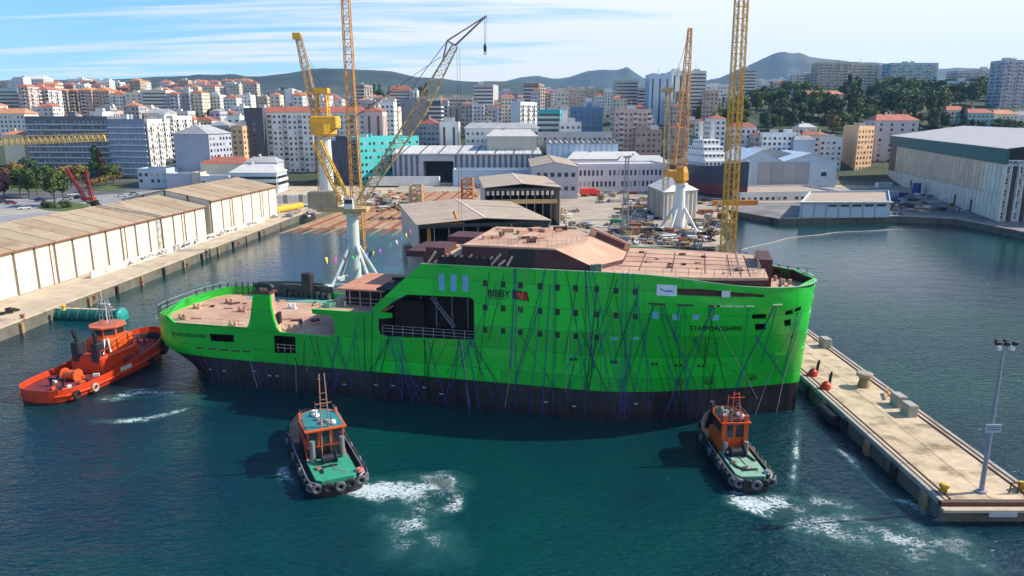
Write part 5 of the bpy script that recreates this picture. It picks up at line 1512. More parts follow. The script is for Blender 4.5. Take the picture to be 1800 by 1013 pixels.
# central sheds, open towards the ship
c0 = at(735, 396, 10.5); c1 = at(968, 392, 10.5)
angC = math.atan2(24.0, 3.2)
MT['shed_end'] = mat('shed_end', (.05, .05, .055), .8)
def open_shed(label, near_l, near_r, depth, zt, zb, ridge_up, seed):
    """near edge of the roof from near_l to near_r; open near end with posts and a dark inside"""
    d = (near_r - near_l); W_ = d.length; ax = math.atan2(d.y, d.x)
    t = thing('open_shed', label, 'shed', (near_l.x, near_l.y, zb), ax, 'open building sheds beside the slipway')
    h = zt - zb
    mb = MB(); mb.box((.1, 1.0, 0), (.4, depth, h - .2)); mb.build('side_wall', MT['cream'], t)
    npan = max(3, round(depth / 7))
    for k in range(npan):
        mb = MB(); mb.box((W_ - .2, k * depth / npan + .06, 0), (W_ + .1, (k + 1) * depth / npan - .06, h - .1)); mb.build('wall_panel', MT['cream'], t)
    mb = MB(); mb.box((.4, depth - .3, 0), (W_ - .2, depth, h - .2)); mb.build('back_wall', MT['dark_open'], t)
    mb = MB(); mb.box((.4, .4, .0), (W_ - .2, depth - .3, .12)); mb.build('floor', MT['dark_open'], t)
    for sgn in (0, 1):
        n = max(2, round(depth / 6))
        for k in range(n):
            y0 = -.4 + k * (depth + .8) / n; y1 = -.4 + (k + 1) * (depth + .8) / n - .05
            xa, xb = (-.5, W_ / 2) if sgn == 0 else (W_ / 2, W_ + .5)
            za, zb_ = (h, h + ridge_up) if sgn == 0 else (h + ridge_up, h)
            mb = MB(); v = [(xa, y0, za), (xb, y0, zb_), (xb, y1, zb_), (xa, y1, za)]; v += [(a, b, c + .16) for a, b, c in v]
            mb.add(v, [(3, 2, 1, 0), (4, 5, 6, 7), (0, 1, 5, 4), (1, 2, 6, 5), (2, 3, 7, 6), (3, 0, 4, 7)]); mb.build('roof_sheet', MT['beige_roof'], t)
    mb = MB(); mb.box((W_ / 2 - .3, -.4, h + ridge_up + .1), (W_ / 2 + .3, depth + .4, h + ridge_up + .26)); mb.build('ridge_cap', MT['cream'], t)
    for k in range(10):
        x = .3 + k * (W_ - .6) / 9; mb = MB(); mb.beam((x, .25, 0), (x, .25, h), .3 if k in (0, 9) else .18); mb.build('post', MT['shed_end'] if k in (0, 9) else MT['steel'], t)
    mb = MB(); mb.box((0, -.1, h - .9), (W_, .1, h - .05)); mb.build('lintel', MT['shed_end'], t)
    return t, W_, h


sA, WA, hA = open_shed('broad low open shed with beige roof directly behind the ship bridge', at(735, 396, 10.5), at(966, 388, 10.5), 46, 10.5, QZ, 1.2, 1)
nl = at(852, 331, 14.8); nr_ = at(985, 330, 14.8)
sB, WB, hB = open_shed('taller open shed with beige roof and cream side wall, behind the broad low one', nl, nr_, 44, 14.8, QZ, 1.3, 2)
mb = MB(); mb.beam((2, .5, hB - 4.5), (WB - 1, .5, hB - 4.5), .8, 1.4); mb.build('crane_girder', MT['tan'], sB)
for k in range(14):
    mb = MB(); mb.box((.6 + k * (WB - 2) / 14, .05, hB - 2.4), (.6 + (k + .55) * (WB - 2) / 14, .15, hB - 1.0)); mb.build('curtain_strip', MT['cream'], sB)
# yellow gantry leg and clutter inside the near shed
t = thing('yellow_gantry', 'yellow gantry frame standing in the open end of the low shed', 'gantry', (at(752, 450, QZ).x, at(752, 450, QZ).y + 4, QZ), 0)
mb = MB(); mb.beam((0, 0, 0), (0, 0, 7.6), .9); mb.build('post', MT['yellow'], t)
mb = MB(); mb.beam((-.5, 0, 7.4), (9.5, 0, 7.8), 1.1, .9); mb.build('girder', MT['yellow'], t)
mb = MB(); mb.beam((7.8, 0, 7.8), (6.6, 0, 11.2), .8, .5); mb.build('raised_arm', MT['orange'], t)

# ------------------------------------------------------------------ lattice cranes
def lattice(mb, a, b, wa, wb, side, bays, rc=.14, rb=.08, brace=True):
    """square lattice mast between a and b; side is the direction of one face"""
    a = Vector(a); b = Vector(b); d = (b - a).normalized(); s = Vector(side); s = (s - d * s.dot(d)).normalized(); t = d.cross(s)
    prev = None
    for k in range(bays + 1):
        u = k / bays; c = a.lerp(b, u); w_ = wa + (wb - wa) * u
        ring = [c + (s * i + t * j) * w_ / 2 for i, j in ((-1, -1), (1, -1), (1, 1), (-1, 1))]
        for i in range(4): mb.beam(ring[i], ring[(i + 1) % 4], rb)
        if prev:
            for i in range(4):
                mb.beam(prev[i], ring[i], rc)
                mb.beam(prev[i] if k % 2 else prev[(i + 1) % 4], ring[(i + 1) % 4] if k % 2 else ring[i], rb)
        prev = ring


def legs_pylon(t, h, r0, r1, m, leg_r, nleg=4, skirt=True):
    mb = MB(); mb.lathe((0, 0, 0), [(r0, 0), (r0 * .92, h * .12), (r1, h * .95), (r1 * 1.5, h * .96), (r1 * 1.5, h)], 18); o = mb.build('pylon', m, t, smooth=False)
    for k in range(nleg):
        a = math.pi / 4 + k * 2 * math.pi / nleg
        mb = MB(); mb.tube((leg_r * math.cos(a), leg_r * math.sin(a), .2), (r1 * .8 * math.cos(a), r1 * .8 * math.sin(a), h * .55), .42, 8); mb.build('raking_leg', m, t)
        mb = MB(); mb.bevbox((leg_r * math.cos(a), leg_r * math.sin(a), .5), (2.2, 1.6, 1.0), .1, a); mb.build('foot', m, t)
    mb = MB()
    for k in range(nleg):
        a = math.pi / 4 + k * 2 * math.pi / nleg; b = a + 2 * math.pi / nleg
        mb.beam((leg_r * math.cos(a), leg_r * math.sin(a), .8), (leg_r * math.cos(b), leg_r * math.sin(b), .8), .5)
    mb.build('foot_beam', m, t, kind='stuff')


MT['pylon_white'] = mat('pylon_white', (.55, .60, .58), .5, var=.1, streak=(.36, .38, .34), streak_amt=.5)
# crane 1: the luffing crane on the pale pylon, behind the ship's deck house
B1 = at(625, 500, QZ); Y1 = B1.y
t = thing('luffing_crane', 'dock crane on a pale green pylon, long tan jib reaching up to the right', 'crane', (B1.x, Y1, QZ), 0, 'dockyard cranes')
hp = atY(612, 372, Y1).z - QZ
legs_pylon(t, hp, 1.5, 1.25, MT['pylon_white'], 6.2)
def L1(px, py, dy=0): return atY(px, py, Y1 + dy) - Vector((B1.x, Y1, QZ))
plx = L1(604, 366)
mb = MB(); mb.bevbox((plx.x, 0, hp + .5), (10.5, 4.2, .8), .1); mb.tube((0, 0, hp - .2), (0, 0, hp + .3), 2.0, 18); mb.build('slew_platform', MT['tan'], t)
a = L1(546, 366); b = L1(592, 338)
mb = MB(); mb.bevbox(((a.x + b.x) / 2, 0, hp + .9 + (b.z - a.z) / 2), (b.x - a.x, 4.0, b.z - a.z), .12); mb.build('machinery_house', mat('house_tan', (.42, .33, .20), .7, streak=(.30, .2, .1)), t)
cb = L1(616, 348); mb = MB(); mb.bevbox((cb.x, -1.4, hp + 1.9), (2.0, 1.8, 2.2), .15); cbn = mb.build('cab', MT['white'], t)
mb = MB(); mb.box((cb.x - .8, -2.34, hp + 1.9), (cb.x + .8, -2.28, hp + 2.8)); mb.build('window', MT['glass'], cbn)
# A-frame leaning back to the left
top_ = L1(557, 250); foot = L1(608, 356)
mb = MB(); lattice(mb, foot, top_, 1.9, 1.7, (0, 1, 0), 9, .26, .13); mb.build('back_mast', MT['yellow'], t)
mb = MB(); mb.beam(top_, L1(560, 338), .22); mb.build('back_stay', MT['tan'], t)
jf = L1(632, 358); jm = L1(738, 195); jt = L1(800, 80)
mb = MB(); lattice(mb, jf, jm, 1.6, 2.6, (0, 1, 0), 16, .2, .1); lattice(mb, jm, jt, 2.6, 1.1, (0, 1, 0), 12, .18, .09); mb.build('jib', MT['tan'], t)
tip = L1(855, 28); knee = L1(786, 72)
mb = MB()
for y in (-.5, .5):
    o_ = Vector((0, y, 0)); mb.beam(jt + o_, tip + o_ * .3, .28); mb.beam(jt + o_, knee + o_, .25); mb.beam(knee + o_, tip + o_ * .3, .18); mb.beam(knee + o_, L1(778, 108) + o_, .2)
mb.build('gooseneck', mat('jib_rust', (.30, .16, .10), .6, var=.3), t)
mb = MB(); mb.tube(knee, L1(735, 140), .07, 5); mb.tube(L1(735, 140), L1(700, 200), .05, 5); mb.tube(L1(775, 100), top_, .05, 5); mb.build('luffing_rope', MT['dark'], t, kind='stuff')
hk = L1(853.5, 77)
mb = MB(); mb.tube(tip, hk, .04, 5); mb.tube(tip - Vector((.35, 0, 0)), hk - Vector((.2, 0, 0)), .04, 5); mb.build('hoist_rope', MT['dark'], t, kind='stuff')
mb = MB(); mb.lathe(hk - Vector((.1, 0, 1.6)), [(.1, 0), (.3, .2), (.34, 1.1), (.15, 1.6)], 10); mb.ring(hk - Vector((.1, 0, 1.8)), (0, 1, 0), .25, .08, 12, 5); mb.build('hook_block', MT['dark'], t)
for dx_ in (803, 808):
    mb = MB(); mb.tube(L1(dx_, 86), L1(dx_ + 4, 395), .035, 5); mb.build('hoist_rope', MT['dark'], t)

# crane 2: yellow crane on a white column farther back
Y2 = 300.0; b2_ = atY(575, 333, Y2)
t = thing('yellow_crane', 'yellow crane with round cab on a white column left of the tall mast', 'crane', (b2_.x, Y2, QZ), 0, 'dockyard cranes')
def L2(px, py): return atY(px, py, Y2) - Vector((b2_.x, Y2, QZ))
hp2 = L2(570, 240).z
mb = MB(); mb.lathe((0, 0, 0), [(3.2, 0), (3.0, 4), (2.5, hp2)], 16); mb.build('column', MT['pylon_white'], t)
mb = MB(); mb.bevbox((0, 0, 2.0), (12, 6, 4.0), .2); mb.build('base_house', MT['white'], t)
mb = MB(); mb.lathe((0, 0, hp2), [(3.4, 0), (5.2, 1.0), (5.4, 4.5), (5.6, 5.2)], 14); mb.build('slew_house', MT['yellow'], t)
bx = L2(572, 215); mb = MB(); mb.bevbox((bx.x, 0, hp2 + 5.6), (10.5, 7.5, 4.6), .4); mb.build('machinery_house', MT['yellow'], t)
mb = MB(); tw = L2(571, 155)
for x in (-2.3, 2.3):
    for y in (-2, 2): mb.beam((x, y, hp2 + 7.5), (x * .8, y * .8, tw.z - 1), .5)
for z in (.3, .6, .9):
    zz_ = hp2 + 7.5 + (tw.z - 8.5 - hp2) * z; mb.cbox((0, 0, zz_), (4.6, 4.4, .4))
mb.cbox((0, 0, tw.z - 1), (5.6, 4.6, 2.0)); mb.build('tower_frame', MT['yellow'], t)
mb = MB(); lattice(mb, L2(556, 205), L2(524, 62), 2.8, 2.0, (0, 1, 0), 15, .36, .18); mb.build('jib', MT['tan'], t)
mb = MB(); mb.cbox(L2(522, 64), (3, 2.4, 2.4)); mb.build('jib_head', MT['yellow'], t)
mb = MB(); mb.tube(L2(524, 70), L2(570, 155), .08, 5); mb.tube(L2(534, 100), L2(566, 150), .08, 5); mb.tube(L2(522, 75), L2(528, 120), .06, 5); mb.build('stay_rope', MT['dark'], t, kind='stuff')

# crane 3: tall lattice mast close behind the pale pylon
Y3 = 205.0; b3 = atY(632, 420, Y3)
t = thing('lattice_mast', 'tall orange lattice tower rising out of the picture behind the pale green pylon', 'crane', (b3.x, Y3, 0.2), 0, 'dockyard cranes')
def L3(px, py): return atY(px, py, Y3) - Vector((b3.x, Y3, .2))
mb = MB(); lattice(mb, L3(634, 470), L3(605, -40), 3.1, 1.8, (1, 0, 0), 40, .24, .12); mb.build('mast', MT['lattice'], t)
mb = MB(); mb.cbox((0.3, 0, -.4), (5, 5, 1.6)); mb.build('footing', MT['concrete'], t)
mb = MB(); mb.tube(L3(612, 215), L3(668, 175), .10, 5); mb.build('side_stay', MT['rust'], t)

MT['amber'] = mat('amber', (.70, .31, .025), .5, var=.2, streak=(.4, .14, .03))
# crane 4: orange crane on a white pylon with raking legs
B4 = at(1192, 408, QZ); Y4 = B4.y
t = thing('orange_crane', 'orange luffing crane on a white pylon with four raking legs right of the middle', 'crane', (B4.x, Y4, QZ), R(8), 'dockyard cranes')
def L4(px, py): return WM[t.name].inverted() @ atY(px, py, Y4)
hp4 = L4(1190, 322).z
legs_pylon(t, hp4, 2.1, 1.5, MT['white'], 6.6)
mb = MB(); mb.lathe((0, 0, hp4), [(1.6, 0), (1.9, .5), (2.5, 1.0), (2.3, 3.4), (1.7, 5.0)], 8); mb.build('slew_house', MT['amber'], t)
mb = MB(); mb.bevbox((-1.6, 0, hp4 + 3), (6.2, 3.0, 2.2), .25); mb.build('machinery_house', MT['amber'], t)
mb = MB(); lattice(mb, L4(1194, 290), L4(1213, 50), 3.6, .9, (1, 0, 0), 24, .24, .11); mb.build('jib', MT['amber'], t)
mb = MB(); mb.tube(L4(1213, 52), L4(1178, 168), .06, 5); mb.tube(L4(1178, 168), L4(1184, 290), .06, 5); mb.build('stay_rope', MT['dark'], t, kind='stuff')
# slim mast beside it
Y5 = 262.0; b5 = atY(1172, 318, Y5)
t = thing('slim_mast', 'slim tan lattice mast just left of the orange crane', 'crane', (b5.x, Y5, QZ), 0, 'dockyard cranes')
def L5(px, py): return atY(px, py, Y5) - Vector((b5.x, Y5, QZ))
mb = MB(); lattice(mb, (0, 0, 0), L5(1174, 160), 2.0, 1.4, (1, 0, 0), 22, .22, .11); mb.build('mast', MT['tan'], t)
mb = MB(); mb.cbox(L5(1174, 158), (3.0, 2.6, 1.4)); mb.beam(L5(1160, 161), L5(1185, 159), .5); mb.build('mast_head', MT['tan'], t)

# crane 5: the twin legged tall yellow jib at the right
Y6 = 172.0; b6 = atY(1268, 446, Y6)
t = thing('tall_yellow_jib', 'tall twin girder yellow lattice jib rising out of the picture behind the ship bow', 'crane', (b6.x, Y6, 0), 0, 'dockyard cranes')
def L6(px, py): return atY(px, py, Y6) - Vector((b6.x, Y6, 0))
for xa, xb in ((1269, 1297.5), (1286, 1313)):
    mb = MB(); lattice(mb, L6(xa, 470), L6(xb, -30), 1.15, .9, (1, 0, 0), 56, .16, .09); mb.build('girder', MT['yellow'], t)
mb = MB()
for k in range(25):
    u = k / 24; a = L6(1269 + 28.5 * u, 470 - 500 * u); b = L6(1286 + 27 * u, 470 - 500 * u); mb.beam(a, b, .16); 
    if k < 24:
        u2 = (k + 1) / 24; mb.beam(a if k % 2 else b, L6(1286 + 27 * u2, 470 - 500 * u2) if k % 2 else L6(1269 + 28.5 * u2, 470 - 500 * u2), .10)
mb.build('cross_bracing', MT['yellow'], t, kind='stuff')
mb = MB(); q = L6(1277, 470); mb.cbox((q.x, 0, q.z / 2 - .6), (4.5, 3, q.z + 1)); mb.build('footing', MT['concrete'], t)
mb = MB(); mb.beam(L6(1258, 452), L6(1272, 434), .5, .5); mb.build('latch_arm', MT['orange'], t)

# horizontal yellow truss at the far left, red jib frame, small mast lights
Y7 = 330.0; a = atY(-120, 254, Y7); b = atY(187, 241, Y7)
t = thing('yellow_truss', 'long horizontal yellow lattice truss reaching in from the left edge', 'crane', a, 0, 'dockyard cranes')
mb = MB(); d = b - a
n = 30
top_l = [Vector((d.x * k / n, 0, d.z * k / n + 1.7)) for k in range(n + 1)]; bot_l = [Vector((d.x * k / n, 0, d.z * k / n - 1.7)) for k in range(n + 1)]
for k in range(n):
    for y in (-1, 1):
        o_ = Vector((0, y, 0)); mb.beam(bot_l[k] + o_, bot_l[k + 1] + o_, .34); mb.beam(bot_l[k] + o_, (top_l[k] + top_l[k + 1]) / 2, .28); mb.beam(bot_l[k + 1] + o_, (top_l[k] + top_l[k + 1]) / 2, .28)
    mb.beam(top_l[k], top_l[k + 1], .4)
mb.build('truss', mat('truss_yellow', (.62, .42, .10), .5, var=.3), t)
mb = MB(); mb.beam((6, 0, -1.7), (6, 0, -(a.z - QZ)), 2.0); mb.build('leg', MT['yellow'], t)
MT['dark_red'] = mat('dark_red', (.28, .03, .025), .55, var=.3)
p = at(152, 352, 3)
t = thing('red_jib_pair', 'red lattice jib pair standing beside the park at the left', 'crane', p, 0, 'dockyard cranes')
for a_, b_ in (((0, 0, 0), (-7, 0, 13.5)), ((2.5, 0, 0), (1.2, 0, 12.8))):
    mb = MB(); lattice(mb, a_, b_, 1.2, .7, (1, 0, 0), 9, .24, .14); mb.build('jib', MT['dark_red'], t)
mb = MB(); mb.beam((-2, 0, 5), (2, 0, 5.5), .5); mb.build('tie_beam', MT['dark_red'], t)
mb = MB(); mb.cbox((1, 0, .6), (5, 3, 1.2)); mb.build('pivot', MT['dark_red'], t)
p = at(1098, 412, QZ)
t = thing('lattice_light_tower', 'slender grey lattice tower among the yard materials', 'tower', p, 0)
hh = atY(1096, 276, p.y).z - QZ
mb = MB(); lattice(mb, (0, 0, 0), (0, 0, hh), 2.0, .9, (1, 0, 0), 18, .16, .09); mb.build('mast', MT['steel'], t)
mb = MB(); mb.cbox((0, 0, hh), (2.2, 1.2, .5)); mb.build('lamp_platform', MT['steel'], t)
for (px, py, dy_, s_, lab, m_) in ((733, 372, 0, 1, 'small tan lattice mast at the head of the slipway', 'tan'), (822, 360, 0, 1, 'small orange lattice tower at the top right of the slipway', 'orange')):
    p = at(px, py, QZ + 1); t = thing('lattice_tower', lab, 'tower', p, 0, 'small lattice towers by the slipway')
    hh = atY(px, py - 46, p.y).z - p.z
    mb = MB(); lattice(mb, (0, 0, 0), (0, 0, hh), 4.4, 4.2, (1, 0, 0), 5, .5, .3); mb.build('mast', MT[m_], t)
# ------------------------------------------------------------------ buildings
PAL = dict(
    white=(.66, .65, .61), cream=(.62, .55, .42), pale=(.55, .55, .55), tan=(.42, .32, .23), brown=(.28, .20, .16), pink=(.52, .38, .34), peach=(.62, .38, .20),
    grey=(.34, .34, .34), bluegrey=(.33, .36, .42), dark=(.085, .085, .10), slate=(.21, .22, .25), teal=(.05, .38, .38), navy=(.05, .06, .09), office=(.14, .15, .175), office2=(.23, .27, .34), blue=(.10, .19, .34),
    beige=(.44, .39, .31), ltblue=(.42, .52, .60), olive=(.36, .37, .32), lilac=(.46, .43, .46), aqua=(.28, .42, .42))
WM_ = {k: mat('facade_' + k, tuple(min(.78, q * 1.18) for q in c), .8, var=.12, scale=.15, streak=tuple(q * .7 for q in c), streak_amt=.35, rand=.12) for k, c in PAL.items()}
RED_TILE = mat('red_tile', (.36, .12, .075), .85, var=.25, scale=.4, rand=.2)
ORANGE_TILE = mat('orange_tile', (.46, .20, .10), .85, var=.25, scale=.4, rand=.15)
ROOF_GREY = mat('roof_grey', (.30, .30, .30), .85, var=.25, scale=.2, rand=.2)
ROOF_LIGHT = mat('roof_light', (.56, .55, .52), .7, var=.12, scale=.3, rand=.1)
WIN = mat('window_dark', (.035, .04, .05), .12, spec=.6, rand=.4)
SHUT = mat('shutter', (.30, .29, .27), .7, rand=.5)
BALC = mat('balcony', (.60, .59, .56), .8, var=.1, rand=.15)
PANEL = mat('pale_pane', (.33, .38, .45), .4, var=.3, scale=.4, rand=.2)
GROUPS = {}


def base_z(p): return (ground(p.x, p.y) - 2.5) if p.y > 400 else QZ + .2


def building(label, A, B, ytop, wall, style='punch', roof='flat', depth=14, C=None, fl=3.0, name='apartment_block', cat='building', zb=None, group=None, side=None, rm=None, win=1.0, top=True, wmat=None):
    """front face from photo column A=(x, Y) to B=(x, Y), right face from B to C; height from the photo row of the roof line at B"""
    pa = atY(A[0], ytop, A[1]); pb = atY(B[0], ytop, B[1]); zt = pb.z
    a = Vector((pa.x, pa.y, 0)); b = Vector((pb.x, pb.y, 0))
    d = b - a; Wd = d.length; d.normalize(); nn = Vector((-d.y, d.x, 0))
    if C: c = Vector((atY(C[0], ytop, C[1]).x, C[1], 0)); dep = c - b
    else: dep = nn * depth
    mid = (a + b) / 2
    z0 = min(base_z(q) for q in (a, b, a + dep, b + dep)) if zb is None else zb
    H = zt - z0
    t = thing(name, label, cat, (mid.x, mid.y, z0), 0, group)
    P = [q - mid for q in (a, b, b + dep, a + dep)]
    P = [(q.x, q.y) for q in P]
    mb = MB(); mb.prism(P, 0, H, top=1)
    if roof == 'flat':
        for i in range(4):
            p, q = Vector((*P[i], H + .3)), Vector((*P[(i + 1) % 4], H + .3)); inn = (Vector((sum(x for x, _ in P) / 4, sum(y for _, y in P) / 4, H + .3)) - (p + q) / 2).normalized() * .3
            mb.beam(p + inn, q + inn, .35, .9)
    w_o = mb.build('wall', [WM_[wall], ROOF_GREY if rm is None else rm], t)
    cx = sum(x for x, _ in P) / 4; cy = sum(y for _, y in P) / 4
    if roof in ('red', 'orange', 'greyhip', 'light'):
        m_ = rm or {'red': RED_TILE, 'orange': ORANGE_TILE, 'greyhip': ROOF_GREY, 'light': ROOF_LIGHT}[roof]
        e = 1.06; Q = [Vector((cx + (x - cx) * e, cy + (y - cy) * e, H + .05)) for x, y in P]
        hr = min(Wd, dep.length) * .22
        if Wd > dep.length: r1 = (Q[0] + Q[3]) / 2; r2 = (Q[1] + Q[2]) / 2
        else: r1 = (Q[0] + Q[1]) / 2; r2 = (Q[3] + Q[2]) / 2
        k = .25 * min(Wd, dep.length) / max(Wd, dep.length); s1 = r1.lerp(r2, k) + Vector((0, 0, hr)); s2 = r2.lerp(r1, k) + Vector((0, 0, hr))
        mb = MB()
        if Wd > dep.length: mb.add([*Q, s1, s2], [(0, 1, 5, 4), (2, 3, 4, 5), (1, 2, 5), (3, 0, 4), (3, 2, 1, 0)])
        else: mb.add([*Q, s1, s2], [(0, 1, 4), (1, 2, 5, 4), (2, 3, 5), (3, 0, 4, 5), (3, 2, 1, 0)])
        mb.build('roof', m_, t)
        if Wd * FPX / B[1] > 18:
            mb = MB(); q = s1.lerp(s2, .3); mb.box((q.x - .5, q.y - .5, H), (q.x + .5, q.y + .5, H + hr + 1.2)); mb.build('chimney', WM_['cream'], t)
    elif top:
        for k in range(2 if Wd > 14 else 1):
            u = rnd.uniform(.2, .8); v = rnd.uniform(.3, .7)
            q = Vector(P[0] + (0,)).lerp(Vector(P[1] + (0,)), u) + dep * v
            hx = rnd.uniform(1.5, 3.2); hz_ = rnd.uniform(1.8, 3.4)
            mb = MB(); mb.box((q.x - hx, q.y - 1.5, H), (q.x + hx, q.y + 1.5, H + hz_)); mb.build('roof_house', WM_[wall] if k else ROOF_LIGHT, t)
        if Wd * FPX / B[1] > 25:
            mb = MB(); mb.tube((cx, cy, H), (cx, cy, H + rnd.uniform(4, 7)), .12, 5); mb.beam((cx - .8, cy, H + 4), (cx + .8, cy, H + 4), .1); mb.build('aerial', MT['steel'], t, kind='stuff')
    # windows and balconies on the faces one can see
    wm_ = MB(); bm_ = MB(); wv_ = rnd.uniform(.42, .62); hv_ = rnd.uniform(.19, .27)
    def face(p, q, st):
        p = Vector((*p, 0)); q = Vector((*q, 0)); e = q - p; L = e.length
        if L < 2: return
        e.normalize(); n_ = Vector((e.y, -e.x, 0))
        nf = max(1, int((H - 1.0) / fl)); cols = max(1, int(L / (2.7 * win)))
        if nf * cols > 420: cols = max(1, 420 // nf)
        for f in range(nf):
            zc_ = H - .9 - (f + .5) * fl
            if zc_ < .8: break
            if st == 'strip':
                c = (p + q) / 2; m3 = Matrix((e, n_, Vector((0, 0, 1)))).transposed()
                wm_.cbox(c + n_ * .02 + Vector((0, 0, zc_)), (L - .8, .1, fl * .40), M=m3)
                bm_.cbox(c + n_ * .22 + Vector((0, 0, zc_ - fl * .44)), (L - .2, .7, fl * .42), M=m3)
                continue
            if st == 'vstrip': continue
            if wmat is not None:
                c = (p + q) / 2; m3 = Matrix((e, n_, Vector((0, 0, 1)))).transposed()
                bm_.cbox(c + n_ * .25 + Vector((0, 0, zc_ - fl * .42)), (L - .3, .6, fl * .2), M=m3)
            for k in range(cols):
                u = (k + .5) / cols; c = p + e * (L * u) + Vector((0, 0, zc_))
                if st == 'balcony' and k % 3 == 1:
                    m3 = Matrix((e, n_, Vector((0, 0, 1)))).transposed()
                    wm_.cbox(c + n_ * .02, (L / cols * .8, .1, fl * .68), M=m3)
                    bm_.cbox(c + n_ * .55 - Vector((0, 0, fl * .3)), (L / cols * 1.05, 1.1, fl * .36), M=m3)
                    continue
                if (k * 7 + f * 13 + int(L)) % 17 == 0: continue
                wm_.mi = 1 if rnd.random() < .22 else 0
                w2 = min(1.5, L / cols * wv_) / 2; h2 = fl * hv_
                o_ = n_ * .05
                wm_.add([c - e * w2 + o_ + Vector((0, 0, -h2)), c + e * w2 + o_ + Vector((0, 0, -h2)), c + e * w2 + o_ + Vector((0, 0, h2)), c - e * w2 + o_ + Vector((0, 0, h2))], [(0, 1, 2, 3)])
        if st == 'vstrip':
            for k in range(max(2, int(L / 4.5))):
                u = (k + .5) / max(2, int(L / 4.5)); c = p + e * (L * u) + Vector((0, 0, H * .5)); m3 = Matrix((e, n_, Vector((0, 0, 1)))).transposed()
                wm_.cbox(c + n_ * .03, (1.3, .12, H * .86), M=m3)
    if style != 'none': face(P[0], P[1], style)
    sd_ = style if side is None else side
    if sd_ != 'none':
        face(P[1], P[2], sd_)
        if A[0] > 900: face(P[3], P[0], sd_)
    wm_.build('window', [wmat or WIN, SHUT], t, kind='stuff'); bm_.build('balcony', BALC if wmat is None else WM_['pale'], t, kind='stuff')
    return t


def F(label, x0, x1, ytop, Y, wall, style='punch', roof='flat', depth=14, **kw): return building(label, (x0, Y), (x1, Y), ytop, wall, style, roof, depth, **kw)


# left: the big office and its neighbours
building('long dark office block with balcony bands at the left, behind the park', (43, 432), (188, 428), 207, 'office', 'punch', fl=3.1, depth=18, win=.95, wmat=PANEL)
building('dark blue grey apartment block with pale panes at the right end of the long office', (187.5, 422), (254, 416), 212, 'office2', 'punch', C=(256, 450), fl=3.2, side='none', wmat=PANEL)
building('white balconied end block lit by the sun, right of the dark blue grey block', (255, 418), (258, 417), 212, 'white', 'none', C=(304, 452), fl=3.2, side='balcony')
building('white terraced block with balconies behind the blue grey gabled house', (262, 450), (304, 448), 206, 'white', 'balcony', depth=20)
building('blank blue grey gabled house with a bright white right side', (304, 388), (366, 384), 236, 'bluegrey', 'none', 'greyhip', C=(406, 404), side='punch')
building('narrow orange house right of the white sided gabled house', (406, 425), (426, 423), 224, 'peach', 'punch', depth=14)
F('narrow pale house beside the orange house', 424, 436, 214, 432, 'white', depth=14)
F('tall dark grey block with almost no windows left of the white blocks', 428, 461, 192, 428, 'dark', 'punch', win=3.5, depth=22)
F('long white apartment block with red roof, left of the yellow crane column', 459, 548, 198, 432, 'white', 'balcony', 'red', depth=16, rm=RED_TILE)
F('white apartment block with red roof behind the tall lattice mast', 549, 640, 198, 436, 'white', 'balcony', 'red', depth=16)
F('pink ended block with red roof right of the white apartment blocks', 640, 672, 196, 434, 'pink', 'vstrip', 'red', depth=16)
F('white house with red roof at the left picture edge', -25, 42, 200, 520, 'white', 'punch', 'orange', depth=16)
F('low house with orange roof at the left edge beside the long office', 4, 40, 237, 440, 'cream', 'none', 'orange', depth=10, name='house')
for i, (x0, x1, y, c, lab) in enumerate(((84, 101, 163, 'tan', 'first'), (101, 117, 160, 'tan', 'second'), (117, 135, 160, 'brown', 'third'), (135, 160, 159, 'pink', 'fourth'), (160, 191, 160, 'tan', 'fifth'))):
    F('%s block from the left in the tan hillside row with orange roofs' % lab, x0, x1, y, 690 + 3 * i, c, 'balcony', 'orange', depth=22)
F('white block with red roof right of the tan hillside row', 191, 220, 167, 680, 'white', 'balcony', 'red', depth=20)
F('cream block with few windows in the hillside row', 219, 249, 164, 676, 'cream', 'punch', win=1.6, depth=20)
F('cream and pink banded block in the hillside row', 249, 291, 160, 672, 'cream', 'strip', depth=20)
F('dark windowed block with red roof in the hillside row', 292, 312, 166, 668, 'bluegrey', 'balcony', 'red', depth=18)
F('narrow black and white block in the hillside row', 312, 332, 166, 672, 'slate', 'punch', depth=18)
F('yellow cream block with red roof at the right of the hillside row', 334, 354, 163, 676, 'cream', 'punch', 'red', depth=18)
F('white stepped block behind the yellow cream block', 355, 386, 168, 700, 'white', 'punch', depth=16)
F('grey white block left of the tan hillside row', 52, 84, 158, 660, 'pale', 'balcony', 'red', depth=20)
F('pink tower with red roof near the left edge', 30, 48, 152, 640, 'pink', 'balcony', 'red', depth=16)
F('glassy blue grey block at the left edge', -20, 30, 157, 650, 'aqua', 'strip', depth=20)
F('pale grey tower on the left skyline', 22, 40, 137, 850, 'lilac', 'none', depth=14)
F('white building crowning the left skyline', 42, 76, 139, 900, 'white', 'punch', 'light', depth=20)
F('red roofed house below the white skyline building', 64, 96, 151, 800, 'cream', 'punch', 'orange', depth=16)
F('white skyline block with dark windows', 118, 146, 140, 900, 'white', 'punch', depth=18)
F('brown skyline block beside the white one', 146, 172, 145, 880, 'brown', 'punch', depth=18)
F('cream skyline block on the left hill', 173, 204, 146, 900, 'cream', 'punch', depth=18)
F('small red roofed house on the left hill', 205, 226, 155, 840, 'brown', 'punch', 'red', depth=14)
